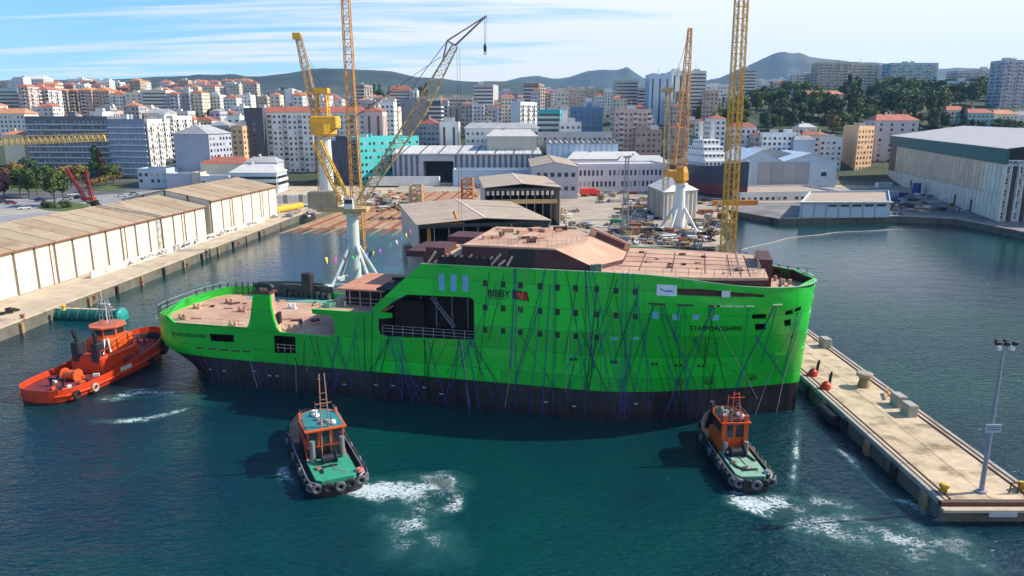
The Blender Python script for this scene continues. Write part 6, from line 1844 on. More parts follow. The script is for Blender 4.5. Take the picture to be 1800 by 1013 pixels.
for i, (x0, x1, y, Y, c, r_, lab) in enumerate((
        (252, 296, 199, 560, 'cream', 'greyhip', 'cream house with brown gabled roof behind the long office'), (288, 330, 197, 585, 'pale', 'flat', 'grey terraced building behind the long office'),
        (310, 341, 211, 500, 'cream', 'red', 'cream house with red roof above the blue grey gabled house'), (341, 372, 212, 505, 'beige', 'red', 'beige house with red roof above the blue grey gabled house'),
        (368, 386, 196, 520, 'bluegrey', 'greyhip', 'blue grey house with grey roof among red roofs'), (386, 411, 200, 540, 'pink', 'red', 'pink house with red roof left of the dark grey block'),
        (364, 402, 221, 440, 'bluegrey', 'greyhip', 'grey domed hall behind the white sided house'), (398, 421, 206, 470, 'white', 'flat', 'white block behind the narrow orange house'),
        (412, 428, 188, 600, 'white', 'flat', 'narrow white block left of the dark grey block'), (392, 415, 172, 680, 'white', 'red', 'white hillside house with red roof'), (415, 440, 168, 720, 'white', 'flat', 'white hillside block of stepped terraces'))):
    F(lab, x0, x1, y, Y, c, 'punch', r_, 14, name='house')
# middle distance
F('long grey block with dark top behind the white apartment blocks', 468, 522, 160, 820, 'grey', 'vstrip', depth=18)
F('white slab between grey blocks in the middle distance', 500, 514, 158, 815, 'white', 'none', depth=16)
building('apartment tower with white balconied right side behind the lattice mast', (619, 720), (640, 716), 150, 'brown', 'strip', C=(655, 745), side='balcony')
F('low grey building behind the tall lattice mast', 580, 620, 172, 760, 'ltblue', 'punch', depth=16)
F('reddish apartment building with red roof near the middle', 684, 722, 158, 760, 'pink', 'strip', 'red', depth=20)
F('white narrow block beside the reddish apartment building', 720, 733, 160, 755, 'white', 'vstrip', depth=16)
F('pale yellow building behind the pink ended block', 672, 700, 190, 520, 'cream', 'punch', win=2, depth=14)
F('dark lilac office behind the luffing crane jib', 703, 752, 176, 560, 'slate', 'none', depth=20)
F('dark grey glass office right of the jib', 752, 774, 179, 555, 'dark', 'strip', depth=20)
F('wide beige institution with flat roof in the middle distance', 774, 831, 172, 640, 'beige', 'strip', depth=22)
F('curved grey stone hall below the beige institution', 786, 830, 188, 600, 'grey', 'vstrip', depth=18)
building('grey apartment tower with white right edge near the middle', (832, 650), (867, 648), 150, 'grey', 'strip', C=(876, 672), side='none')
F('pale lilac block right of the grey tower', 877, 910, 162, 700, 'lilac', 'punch', depth=16)
building('brown tower with red top and white balconied side', (920, 690), (947, 688), 148, 'brown', 'strip', 'flat', C=(957, 712), side='balcony', rm=RED_TILE)
for i, (x0, x1, y, Y, c, lab) in enumerate(((957, 985, 158, 800, 'pale', 'pale'), (986, 1010, 156, 790, 'pink', 'pinkish'), (1010, 1034, 158, 800, 'olive', 'olive'), (1034, 1062, 156, 820, 'beige', 'beige'), (1062, 1084, 160, 810, 'white', 'white'))):
    F('%s block in the distant row below the blue mountain' % lab, x0, x1, y, Y, c, 'punch', depth=16)
F('grey tower with overhanging flat roof below the mountain', 1084, 1122, 142, 700, 'olive', 'strip', depth=18)
F('pink block right of the grey tower with overhanging roof', 1122, 1141, 156, 700, 'pink', 'strip', depth=16)
F('tall pale tower with dark vertical strips, left of the orange crane', 1142, 1180, 132, 640, 'ltblue', 'vstrip', depth=20)
F('tall white tower behind the orange crane', 1181, 1214, 126, 650, 'white', 'vstrip', depth=20)
F('tall grey tower right of the orange crane', 1214, 1242, 126, 655, 'pale', 'strip', depth=20)
F('grey white block right of the tall towers', 1243, 1284, 150, 680, 'pale', 'punch', depth=16)
building('white apartment block with blank grey left part, in the middle', (897, 500), (915, 498), 181, 'pale', 'none', C=(944, 520), side='balcony')
building('teal glazed office in a white frame', (945, 452), (984, 450), 195, 'teal', 'strip', C=(990, 470), side='punch')
F('small white block with curved white tower right of the teal office', 984, 1022, 217, 440, 'white', 'punch', depth=12)
F('white curved stair tower beside the teal office', 988, 998, 194, 446, 'white', 'none', depth=5, name='tower', cat='tower')
F('blue office block with square windows', 1006, 1060, 191, 462, 'blue', 'punch', depth=18, win=1.2)
F('grey blue block standing behind the blue office', 1026, 1057, 180, 520, 'bluegrey', 'punch', depth=14)
F('rosy grid fronted block with white frames right of the blue office', 1081, 1146, 194, 440, 'pink', 'balcony', depth=18, win=.9)
F('long low white building with a row of dark windows and arches', 818, 946, 226, 425, 'white', 'punch', 'greyhip', depth=14, fl=4)
building('white building with dark gridded left part and red roof', (736, 432), (772, 428), 218, 'slate', 'punch', 'red', C=(776, 445), win=.8)
F('white blank slab with a cream right edge', 772, 806, 217, 430, 'white', 'vstrip', depth=14)
building('bright teal office building behind the slipway cranes', (631, 392), (736, 425), 241, 'teal', 'punch', depth=16, win=1.0, fl=3.6)
F('dark navy building left of the teal office', 572, 622, 250, 392, 'navy', 'vstrip', depth=20)
F('plain grey green hall with white right edge', 856, 944, 240, 404, 'olive', 'none', 'light', depth=16, fl=5, name='hall')
F('grey row with dark square windows behind the sawtooth shed', 945, 1076, 235, 415, 'grey', 'punch', depth=10, fl=4, top=False)
F('red brown portal building left of the slim mast', 1118, 1164, 230, 430, 'brown', 'punch', depth=12)
# right of the basin and up the wooded hill
building('peach house with blue shaded left side', (1483, 452), (1510, 432), 224, 'peach', 'none', C=(1538, 440), side='punch')
F('lilac grey house with red brown roof behind the big green banded shed', 1541, 1616, 212, 450, 'lilac', 'punch', 'red', depth=16, win=2)
F('white house with many small windows behind the three gabled shed', 1341, 1402, 236, 425, 'white', 'punch', depth=10)
F('blue gabled house behind the three gabled shed', 1396, 1434, 246, 420, 'bluegrey', 'none', 'greyhip', depth=10, name='house')
F('pink house behind the right gable of the three gabled shed', 1410, 1442, 238, 430, 'pink', 'punch', 'red', depth=10, name='house')
F('white grey stepped house left of the peach house', 1442, 1482, 244, 432, 'pale', 'punch', depth=12, name='house')
F('cream house above the white house with many windows', 1404, 1434, 224, 460, 'cream', 'punch', 'light', depth=10, name='house')
F('pale house with red roof behind the dry docked ship', 1284, 1330, 224, 440, 'pale', 'punch', 'red', depth=12, name='house')
F('rosy house with red roof left of the white house', 1326, 1346, 238, 430, 'pink', 'punch', 'red', depth=10, name='house')
for i, (x0, x1, y, Y, c, st, lab) in enumerate((
        (1440, 1497, 111, 800, 'beige', 'balcony', 'large beige slab of flats on the right hill, the left one'), (1497, 1544, 113, 805, 'beige', 'balcony', 'large beige slab of flats on the right hill, the right one'),
        (1568, 1650, 112, 780, 'aqua', 'balcony', 'blue grey block of flats with roof plants on the right hill'), (1683, 1728, 126, 760, 'lilac', 'balcony', 'lilac block with dark mansard on the right hill'),
        (1728, 1766, 122, 760, 'cream', 'balcony', 'cream block with dark mansard on the right hill'), (1768, 1822, 107, 640, 'lilac', 'balcony', 'tall pale block at the right picture edge'),
        (1660, 1722, 144, 700, 'ltblue', 'vstrip', 'low pale blue building on the right hill'), (1396, 1440, 130, 820, 'white', 'balcony', 'white block left of the large beige slabs'),
        (1362, 1396, 140, 830, 'white', 'balcony', 'white block on the right hill crest'), (1334, 1362, 142, 840, 'cream', 'balcony', 'cream block on the right hill crest'),
        (1306, 1330, 122, 760, 'aqua', 'strip', 'grey green tower beside the tall yellow jib'), (1545, 1568, 116, 850, 'bluegrey', 'punch', 'narrow blue grey block between slabs on the right hill'))):
    F(lab, x0, x1, y, Y, c, st, depth=20, win=1.0)
for (x0, x1, y, Y, c, r_, lab) in ((1408, 1482, 166, 640, 'beige', 'orange', 'long low building with orange roof among trees on the right hill'), (1664, 1702, 194, 560, 'cream', 'red', 'villa with dusty red roof on the right hill'),
                                   (1702, 1748, 199, 540, 'aqua', 'red', 'aqua villa with bright red roof on the right hill'), (1748, 1790, 201, 545, 'cream', 'orange', 'cream villa with orange roof on the right hill'), (1786, 1830, 203, 550, 'lilac', 'greyhip', 'lilac villa with blue roof at the right edge')):
    F(lab, x0, x1, y, Y, c, 'punch', r_, 14, name='villa')
# small houses filling the far town, too far to tell one from the next
FILL = [((-420, 0), (150, 200), (500, 900), 34, 'far left town', (16, 30)), ((1830, 2150), (120, 190), (560, 800), 18, 'far right hill', (16, 30)), ((0, 440), (141, 158), (800, 1150), 74, 'left skyline', (14, 26)), ((440, 700), (166, 182), (560, 900), 42, 'middle town', (14, 26)), ((860, 1300), (160, 190), (540, 900), 50, 'town below the mountain', (14, 28)),
        ((640, 900), (176, 205), (500, 640), 14, 'middle town', (14, 26)), ((1300, 1440), (145, 160), (780, 900), 10, 'right hill', (14, 24)), ((0, 330), (186, 204), (520, 620), 14, 'left hillside', (16, 30)), ((1300, 1560), (224, 246), (455, 520), 14, 'streets above the basin', (16, 30)), ((1120, 1300), (206, 232), (440, 520), 10, 'lanes above the docks', (16, 30))]
for (xa, xb), (ya, yb), (Ya, Yb), n, where, (wa, wb) in FILL:
    for k in range(n):
        x = rnd.uniform(xa, xb); y = rnd.uniform(ya, yb); Y = rnd.uniform(Ya, Yb); w_ = rnd.uniform(wa, wb)
        c = rnd.choice(['white', 'white', 'cream', 'pale', 'pink', 'tan', 'beige', 'grey', 'lilac']); r_ = rnd.choice(['red', 'red', 'orange', 'flat', 'flat'])
        z = atY(x, y, Y).z
        if z < ground(atY(x, y, Y).x, Y) + 5: continue
        q = {'red': 'red roof', 'orange': 'orange roof', 'flat': 'flat roof'}[r_]
        F('far %s house with %s, %s' % (c, q, 'in the ' + where), x - w_ / 2, x + w_ / 2, y, Y, c, 'punch', r_, rnd.uniform(9, 14), name='town_house', cat='house', group='far %s %s houses, %s' % (c, q, where))

# ------------------------------------------------------------------ dockyard buildings
MT['wshop'] = mat('wshop', (.50, .52, .56), .7, var=.1, streak=(.36, .36, .40), rand=.05)
MT['wshop_dark'] = mat('wshop_dark', (.13, .14, .19), .7)
t = thing('long_workshop', 'long white ribbed workshop with a wide dark doorway at the head of the slipway', 'workshop', (0, 0, 0))
def wp(px, Y): return atY(px, 300, Y).x
Yf = 394.0; xa, xb = wp(690, Yf), wp(952, Yf); zt = atY(800, 272, Yf).z
xo0, xo1 = wp(744, Yf), wp(797, Yf)
mb = MB(); mb.box((xa, Yf + .4, 2), (xo0, Yf + 26, zt)); mb.box((xo1, Yf + .4, 2), (xb, Yf + 26, zt)); mb.box((xo0, Yf + 14, 2), (xo1, Yf + 26, zt)); mb.box((xo0, Yf + .4, zt - 3.4), (xo1, Yf + 14, zt)); mb.build('wall', MT['wshop'], t, kind='stuff')
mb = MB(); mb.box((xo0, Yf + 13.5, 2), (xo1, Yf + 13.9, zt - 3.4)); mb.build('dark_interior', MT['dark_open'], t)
n = 27
for k in range(n):
    x = xa + (xb - xa) * (k + .5) / n; wv = (xb - xa) / n
    if xo0 - .5 < x < xo1 + .5: continue
    mb = MB(); mb.box((x - wv * .22, Yf + .1, 4 if x > xo1 else 2.5), (x + wv * .22, Yf + .45, zt - .3)); mb.build('window_strip', MT['wshop_dark'], t)
for k in range(8):
    x0 = xa + (xb - xa) * k / 8; x1 = xa + (xb - xa) * (k + 1) / 8 - .15
    mb = MB(); mb.add([(x0, Yf - .6, zt), (x1, Yf - .6, zt), (x1, Yf + 26, zt + 3.2), (x0, Yf + 26, zt + 3.2), (x0, Yf - .6, zt + .5), (x1, Yf - .6, zt + .5), (x1, Yf + 26, zt + 3.7), (x0, Yf + 26, zt + 3.7)], [(4, 5, 6, 7), (0, 1, 5, 4), (1, 2, 6, 5), (3, 0, 4, 7)]); mb.build('roof_sheet', ROOF_LIGHT, t)
    for q in range(3):
        xx = x0 + (x1 - x0) * (q + .5) / 3; mb = MB(); mb.add([(xx - .5, Yf - .5, zt + .62), (xx + .5, Yf - .5, zt + .62), (xx + 2.2, Yf + 26, zt + 3.8), (xx + 1.2, Yf + 26, zt + 3.8)], [(0, 1, 2, 3)]); mb.build('roof_light', MT['wshop_dark'] if q == 1 else ROOF_LIGHT, t)
F('low white annexe wall in front of the long workshop', 796, 936, 301, 376, 'ltblue', 'none', 'flat', 14, zb=QZ + .8, name='annexe', top=False)
F('low white wall with openings left of the workshop doorway', 648, 772, 314, 380, 'white', 'none', 'flat', 5, zb=QZ + .8, name='boundary_wall', cat='wall', top=False)
pz = atY(975, 345, 328)
shed('gabled_workshop', 'lilac white gabled workshop with window rows right of the open sheds', 'workshop', (atY(1016, 300, 328).x, 328), math.pi / 2, 60, atY(1016, 300, 328).x - atY(935, 300, 328).x, 16.0, 18.0, QZ, mat('lilac_wall', (.47, .46, .50), .75, var=.08, rand=.04), MT['beige_roof'], 5, .06)
t = bpy.data.objects['gabled_workshop']
mb = MB(); Wg = atY(1016, 300, 328).x - atY(935, 300, 328).x
for r_ in (3.5, 9.5):
    for k in range(6): mb.box((-.14, 1.2 + k * (Wg - 2) / 6, r_), (-.09, 1.2 + k * (Wg - 2) / 6 + 1.7, r_ + 1.8))
mb.build('window', WIN, t, kind='stuff')
building('long white dockyard office with two rows of small windows', (1017, 352), (1172, 358), 290, 'lilac', 'punch', 'flat', depth=22, zb=QZ, fl=5.2, win=.75, name='dockyard_office', rm=ROOF_LIGHT, top=False)
for k, (x0, x1, y0_, Y, lab) in enumerate(((1000, 1130, 272, 392, 'cream long roofed shed behind the dockyard office, left part'), (1085, 1175, 279, 384, 'grey roofed shed behind the dockyard office, right part'))):
    F(lab, x0, x1, y0_ + 8, Y, 'cream' if k == 0 else 'grey', 'none', 'light', 16, zb=QZ, name='yard_shed', cat='shed')
# pale blue sawtooth shed
xs0 = atY(961, 270, 404); xs1 = atY(1086, 270, 404)
t = thing('sawtooth_shed', 'pale blue ribbed shed with a notched roof edge behind the cream roof', 'shed', (xs0.x, 404, QZ))
hs = atY(1000, 252, 404).z - QZ; Ls = xs1.x - xs0.x
mb = MB(); mb.box((0, .3, 0), (Ls, 14, hs - .6)); mb.build('core', WM_['ltblue'], t)
for k in range(13):
    mb = MB(); mb.box((k * Ls / 13 + .1, -.05, 0), ((k + 1) * Ls / 13 - .5, .35, hs)); mb.build('wall_panel', WM_['ltblue'], t)
    mb = MB(); mb.add([(k * Ls / 13, -.3, hs - .4), ((k + 1) * Ls / 13 - .1, -.3, hs - .4), ((k + 1) * Ls / 13 - .1, 14, hs + 1.2), (k * Ls / 13, 14, hs + 1.2), ((k + .5) * Ls / 13, -.3, hs + .7), ((k + .5) * Ls / 13, 14, hs + 2)], [(0, 1, 4), (0, 4, 5, 3), (1, 2, 5, 4), (3, 5, 2)]); mb.build('roof_sheet', ROOF_GREY, t)
# ribbed hut by the orange crane
cA, cB, cC = atY(1140, 345, 282), atY(1168, 345, 258), atY(1226, 345, 266)
t = building('ribbed grey beige hut with a pale hipped roof beside the white pylon', (1140, 282), (1168, 258), 338, 'beige', 'none', 'light', C=(1226, 266), zb=QZ, name='ribbed_hut', cat='hut', side='none')
a = Vector((cB.x, cB.y, 0)) - t.location; b = Vector((cC.x, cC.y, 0)) - t.location; a0 = Vector((cA.x, cA.y, 0)) - t.location
hh = cB.z
for p, q, n, m_ in ((a0, a, 7, 'beige'), (a, b, 8, 'pale')):
    for k in range(n):
        u = (k + .08) / n; v_ = (k + .8) / n; p1 = p.lerp(q, u); p2 = p.lerp(q, v_); nn_ = Vector(((q - p).y, -(q - p).x, 0)).normalized()
        mb = MB(); zt_ = atY(1168, 339, 258).z - QZ; mb.beam((p1 + p2) / 2 + nn_ * .08 + Vector((0, 0, .1)) - Vector((0, 0, (p1.z + p2.z) / 2)), (p1 + p2) / 2 + nn_ * .08 + Vector((0, 0, zt_)) - Vector((0, 0, (p1.z + p2.z) / 2)), (p2 - p1).length * .5, .3); mb.build('wall_rib', WM_[m_] if k % 3 else WM_['grey'], t)
# three gabled shed at the head of the basin
Yg = 381.0; xl = atY(1296, 300, Yg).x; xm = atY(1376, 300, Yg).x; xr = atY(1471, 300, Yg).x; ze = atY(1400, 285, Yg).z; zp = atY(1427, 270, Yg).z
t = thing('gabled_shed', 'pale shed with three gables and a wide grey sliding door across the basin', 'shed', (xl, Yg, QZ))
W3 = xr - xl; Wm = xm - xl; he = ze - QZ; hp_ = zp - QZ
mb = MB(); mb.prism([(0, .3), (W3, .3), (W3, 44), (0, 44)], 0, he); mb.build('core', WM_['ltblue'], t)
for k, (x0, x1) in enumerate(((0, Wm), (Wm, W3))):
    xc_ = (x0 + x1) / 2; hp2_ = hp_ + (1.5 if k == 0 else 0)
    for s_, (xx0, xx1, z0, z1) in enumerate(((x0, xc_, he, hp2_), (xc_, x1, hp2_, he))):
        mb = MB(); v = [(xx0, -.4, z0), (xx1, -.4, z1), (xx1, 44.5, z1), (xx0, 44.5, z0)]; v += [(a, b, c + .3) for a, b, c in v]
        mb.add(v, [(3, 2, 1, 0), (4, 5, 6, 7), (0, 1, 5, 4), (1, 2, 6, 5), (2, 3, 7, 6), (3, 0, 4, 7)]); mb.build('roof_sheet', WM_['ltblue'], t)
    mb = MB(); mb.add([(x0, 0, he), (x1, 0, he), (xc_, 0, hp2_), (x0, .3, he), (x1, .3, he), (xc_, .3, hp2_)], [(0, 1, 2), (5, 4, 3), (0, 2, 5, 3), (2, 1, 4, 5)]); mb.build('gable_panel', WM_['ltblue'], t)
mb = MB(); xc_ = atY(1357, 262, 395).x - xl; v = [(xc_ - 22, 16, he + .5), (xc_, 16, he + 6.2), (xc_ + 24, 16, he + .5), (xc_ - 22, 44, he + .5), (xc_, 44, he + 6.2), (xc_ + 24, 44, he + .5)]
mb.add(v, [(0, 2, 1), (0, 1, 4, 3), (1, 2, 5, 4), (3, 4, 5)]); mb.build('rear_gable', ROOF_GREY, t)
xd0 = atY(1333, 300, Yg).x - xl; xd1 = atY(1422, 300, Yg).x - xl
for k in range(4):
    a = xd0 + (xd1 - xd0) * k / 4; b = xd0 + (xd1 - xd0) * (k + 1) / 4; mb = MB(); mb.box((a + .05, -.12 - .08 * (k % 2), 0), (b - .05, .2, he - .6)); mb.build('door_leaf', WM_['grey'], t)
for (a, b) in ((.1, xd0 - .1), (xd1 + .1, W3 - .1)):
    for k in range(3): mb = MB(); mb.box((a + (b - a) * k / 3 + .03, -.05, 0), (a + (b - a) * (k + 1) / 3 - .03, .3, he - .05)); mb.build('wall_panel', WM_['ltblue'], t)
xw = atY(1448, 306, Yg).x - xl; mb = MB(); mb.box((xw - 1.4, -.12, 5.5), (xw + 1.4, -.06, 7.6)); mb.build('window', WIN, t)
# low cream roofed building in front of it, and the pale blue quay building
building('low building with cream roof and small arches in front of the gabled shed', (1302, 316), (1478, 323), 338.5, 'white', 'punch', 'flat', depth=30, zb=QZ, fl=2.4, name='low_store', cat='building', rm=MT['beige_roof'], top=False)
A1, B1_ = (1407, 263.5), (1566, 266)
t = building('low pale blue quay building with a row of long dark windows and cream roof', A1, B1_, 357, 'ltblue', 'none', 'flat', C=(1560, 305), zb=QZ, name='quay_building', rm=MT['beige_roof'], side='none', top=False)
pa, pb = atY(1407, 357, 263.5), atY(1566, 357, 266)
mb_l = Vector((t.location.x, t.location.y, 0))
for k in range(7):
    u0 = .04 + k * .135; a = Vector((pa.x, pa.y, 0)).lerp(Vector((pb.x, pb.y, 0)), u0) - mb_l; b = Vector((pa.x, pa.y, 0)).lerp(Vector((pb.x, pb.y, 0)), u0 + .095) - mb_l
    h_ = pa.z - QZ
    if k > 1: mb = MB(); mb.beam(a + Vector((0, -.05, h_ - 1.1)), b + Vector((0, -.05, h_ - 1.1)), .12, .8); mb.build('window', WIN, t)
    mb = MB(); mb.beam(a + Vector((-.6, -.1, 0)), a + Vector((-.6, -.1, h_ - .2)), .3, .2); mb.build('downpipe', MT['steel'], t)
mb = MB(); q0 = Vector((pa.x, pa.y, 0)) - mb_l; q1 = Vector((pb.x, pb.y, 0)) - mb_l; mb.beam(q0 + Vector((-.5, -.4, pa.z - QZ + .3)), q1 + Vector((.5, -.4, pb.z - QZ + .3)), 1.2, .35); mb.build('eaves', MT['cream'], t)

# big ribbed shed with a dark green band on the right
N0 = Vector((168.5, 255.0)); Fa = Vector((213.0, 424.0)); dR = (Fa - N0).normalized(); aR = math.atan2(dR.y, dR.x)
LR = (Fa - N0).length; WR = 70.0
t = thing('green_band_shed', 'huge ribbed shed with a dark green band below the roof at the right edge', 'shed', (N0.x, N0.y, QZ), aR)
HR = 24.6
MT['band'] = mat('band', (.012, .12, .10), .6, var=.15)
MT['rib_tan'] = mat('rib_tan', (.62, .48, .34), .75, var=.2, scale=.15, streak=(.36, .25, .16), streak_amt=.7, rand=.06)
MT['rib_pale'] = mat('rib_pale', (.66, .62, .50), .75, var=.15, scale=.2, streak=(.38, .38, .32), rand=.06)
mb = MB(); mb.box((3, -WR, 0), (LR, -.2, HR)); mb.build('core', MT['core'], t)
nR = 42
for k in range(nR):
    x0 = k * LR / nR + .12; x1 = (k + 1) * LR / nR - .3
    zl = 5.6 + 3.5 * (1 - k / nR)
    if k < 38:
        mb = MB(); mb.box((x0, -.3, zl + .1), (x1, .22, HR - 5.2)); mb.build('wall_rib', MT['rib_tan'] if k > 4 else MT['rib_pale'], t)
    mb = MB(); mb.box((x0, -.3, 0), (x1, .4, zl)); mb.build('wall_rib', MT['rib_pale'], t)
for k in range(6):
    mb = MB(); mb.box((k * LR / 6 + .03, -.3, HR - 5.0), ((k + 1) * LR / 6 - .03, .7, HR)); mb.build('band_panel', MT['band'], t)
for k in range(8):
    x0 = k * LR / 8; x1 = (k + 1) * LR / 8 - .06
    mb = MB(); v = [(x0, .8, HR), (x1, .8, HR), (x1, -WR / 2, HR + 5.5), (x0, -WR / 2, HR + 5.5)]; v += [(a, b, c + .2) for a, b, c in v]
    mb.add(v, [(0, 1, 2, 3), (7, 6, 5, 4), (4, 5, 1, 0), (5, 6, 2, 1), (6, 7, 3, 2), (7, 4, 0, 3)]); mb.build('roof_sheet', ROOF_LIGHT if False else mat('rr%d' % k, (.42, .40, .39), .7, var=.12, scale=.2), t)
    mb = MB(); v = [(x0, -WR / 2, HR + 5.5), (x1, -WR / 2, HR + 5.5), (x1, -WR, HR), (x0, -WR, HR)]; mb.add(v + [(a, b, c + .2) for a, b, c in v], [(0, 1, 2, 3), (7, 6, 5, 4)]); mb.build('roof_sheet', ROOF_GREY, t)
mb = MB(); mb.add([(2.5, .6, HR), (2.5, -WR / 2, HR + 5.4), (2.5, -WR, HR), (2.5, .6, HR - 5), (2.5, -WR, HR - 5)], [(0, 1, 2, 4, 3)]); mb.build('gable_panel', MT['dark_open'], t)
for y in (-1.0, -5.0, -9.0):
    mb = MB(); lattice(mb, (1.2, y, 0), (1.2, y, HR - 5), 1.6, 1.6, (1, 0, 0), 10, .3, .18); mb.build('lattice_column', MT['white'], t)
mb = MB(); lattice(mb, (1.2, .5, HR - 4.6), (1.2, -30, HR - 4.6), 1.6, 1.6, (1, 0, 0), 14, .3, .18); mb.build('lattice_beam', MT['white'], t)
for x in (28, 48, 118):
    mb = MB(); mb.box((x, .4, 0), (x + 1.2, .7, 4.5)); mb.build('door', MT['dark_open'], t)

# dry docked ship behind the orange crane
q0 = at(1238, 340, 2); 
t = thing('docked_ship', 'dark blue ship with red bottom and white superstructure standing in the dry dock', 'ship', (atY(1254, 330, 346).x, 346, 3.0), R(-76))
PLd = [(-28, 5.5), (-24, 7.5), (8, 8), (18, 6), (25, 2.6), (29, 0)]
SHd = [(-28, 12.5), (0, 12.5), (15, 13.5), (29, 16)]
MT['docked'] = boat_paint('docked', (.018, .030, .055), (.16, .015, .03), 5.2)
_, dk, _s = boat_hull(t, PLd, SHd, MT['docked'], 11.5, bul=.3, low=0.2)
dk.build('deck', MT['steel'], t)
for k, (x0, x1, w_, z0, z1) in enumerate(((-22, 2, 12, 11.5, 15), (-20, 0, 11, 15, 18), (-18, -2, 10, 18, 21), (-15, -4, 8.5, 21, 24))):
    mb = MB(); mb.bevbox(((x0 + x1) / 2, 0, (z0 + z1) / 2), (x1 - x0, w_, z1 - z0), .2); o = mb.build('superstructure_tier', MT['white'], t)
    mb = MB()
    for q in range(int((x1 - x0) / 2)):
        for s_ in (-1, 1): mb.cbox((x0 + 1 + q * 2, s_ * w_ / 2, z0 + 1.9), (.9, .12, .9))
    for q in range(int(w_ / 2)): mb.cbox((x1, -w_ / 2 + 1 + q * 2, z0 + 1.9), (.12, 1.1, 1.0))
    mb.build('window', WIN, o, kind='stuff')
for x, y in ((-12, -1.5), (-7, 1.5), (-16, 0)):
    mb = MB(); lattice(mb, (x, y, 24), (x, y, 32), 1.2, .6, (1, 0, 0), 5, .2, .12); mb.build('mast', MT['white'], t)
mb = MB(); mb.bevbox((-18, 0, 23), (4, 6, 5), .5); mb.build('funnel', MT['teal'], t)
mb = MB(); mb.beam((5, 5, 13), (17, 7, 15), 1.0); mb.tube((4, 5, 11), (4, 5, 15), .8, 8); mb.build('deck_crane', MT['white'], t)
t = thing('orange_dock_gate', 'orange steel gate and platform in front of the docked ship', 'dock gate', at(1290, 362, 2.0), R(8))
mb = MB(); mb.box((-9, -.8, 0), (10, .8, 2.2)); mb.build('beam', MT['orange'], t)
for x in (-8, -3, 3, 9): mb = MB(); mb.beam((x, 0, 0), (x + (2 if x > 0 else 0), -3, -2.4), .7); mb.build('strut', MT['orange'], t)
# ------------------------------------------------------------------ trees
def leaf_mat(name, c, c2):
    m = mat(name, c, .75, var=.55, scale=.55, col2=c2, c2lo=.45, c2hi=.65, c2scale=.3, spec=.25, rand=.3)
    p = m.node_tree.nodes['Principled BSDF']
    return m


LEAF = dict(dark=leaf_mat('leaf_dark', (.042, .078, .028), (.075, .12, .036)), mid=leaf_mat('leaf_mid', (.065, .115, .028), (.11, .155, .04)),
            lime=leaf_mat('leaf_lime', (.09, .13, .025), (.13, .16, .03)), gold=leaf_mat('leaf_gold', (.20, .13, .03), (.14, .12, .03)), rusty=leaf_mat('leaf_rusty', (.15, .07, .03), (.09, .05, .03)), plum=leaf_mat('leaf_plum', (.045, .02, .03), (.07, .03, .04)))
BARK = mat('bark', (.10, .075, .055), .9, var=.3, scale=2)


def crown_mesh(seed, kind):
    """leaf clumps spread through an uneven crown of unit radius, its bottom at z = 0"""
    r = random.Random(seed); mb = MB()
    lobes = []
    if kind == 'round':
        for k in range(13):
            a = r.uniform(0, 6.28); q = r.uniform(.1, .68); lobes.append((Vector((math.cos(a) * q, math.sin(a) * q, r.uniform(.35, 1.25))), r.uniform(.28, .5)))
    elif kind == 'tall':
        for k in range(13):
            z = r.uniform(.2, 2.3); a = r.uniform(0, 6.28); q = r.uniform(0, .4) * (1.2 - z / 2.6); lobes.append((Vector((math.cos(a) * q, math.sin(a) * q, z)), r.uniform(.22, .42) * (1.15 - z / 3.5)))
    else:
        for k in range(12):
            a = r.uniform(0, 6.28); q = r.uniform(.2, .85); lobes.append((Vector((math.cos(a) * q, math.sin(a) * q, r.uniform(.3, .75))), r.uniform(.24, .42)))
    for c, R_ in lobes:
        for i in range(62):
            d = Vector((r.gauss(0, 1), r.gauss(0, 1), r.gauss(0, 1))).normalized()
            p = c + d * R_ * r.uniform(.7, 1.05)
            n_ = (d + Vector((r.gauss(0, .5), r.gauss(0, .5), r.gauss(.2, .5)))).normalized()
            u = n_.orthogonal().normalized(); w_ = n_.cross(u); a = r.uniform(0, 3.14); u, w_ = u * math.cos(a) + w_ * math.sin(a), w_ * math.cos(a) - u * math.sin(a)
            s = r.uniform(.07, .16)
            mb.add([p - u * s, p + w_ * s * .7 + n_ * .02, p + u * s, p - w_ * s * .7 - n_ * .02], [(0, 1, 2, 3)])
        # a dim inner mass so that the crown is not see-through everywhere
        v = []; k = 6
        mb.tube(c - Vector((0, 0, R_ * .45)), c + Vector((0, 0, R_ * .45)), R_ * .55, 6, R_ * .3)
    return mb


CROWNS = {}
for kd, n in (('round', 4), ('tall', 2), ('flat', 2)):
    for k in range(n):
        src = crown_mesh(50 + k + len(kd) * 7, kd)
        for lf in LEAF:
            CROWNS[kd, k, lf] = src.mesh('crown', LEAF[lf])
TRUNKS = []
for k in range(3):
    mb = MB(); mb.tube((0, 0, -.6), (.03, .02, .5), .10, 7, .06); mb.tube((.03, .02, .5), (.0, .05, 1.1), .06, 6, .03)
    for q in range(4):
        a = q * 1.6 + k; mb.tube((.02, .02, .45 + .1 * q), (.45 * math.cos(a), .45 * math.sin(a), .9 + .1 * q), .035, 5, .012)
    TRUNKS.append(mb.mesh('trunk', BARK))


def tree(p, rad, kind, leaf, label, group, trunk_h=.25, name='tree'):
    k = rnd.randrange(4 if kind == 'round' else 2)
    t = thing(name, label, 'tree', p, rnd.uniform(0, 6.28), group)
    c = link_mesh('crown', CROWNS[kind, k, leaf], t, (0, 0, rad * trunk_h * 2), scale=(rad * rnd.uniform(.9, 1.1), rad * rnd.uniform(.9, 1.1), rad * rnd.uniform(.85, 1.1)))
    link_mesh('trunk', TRUNKS[rnd.randrange(3)], t, (0, 0, 0), scale=(rad * .8, rad * .8, rad * (trunk_h * 2 + .35)))
    return t


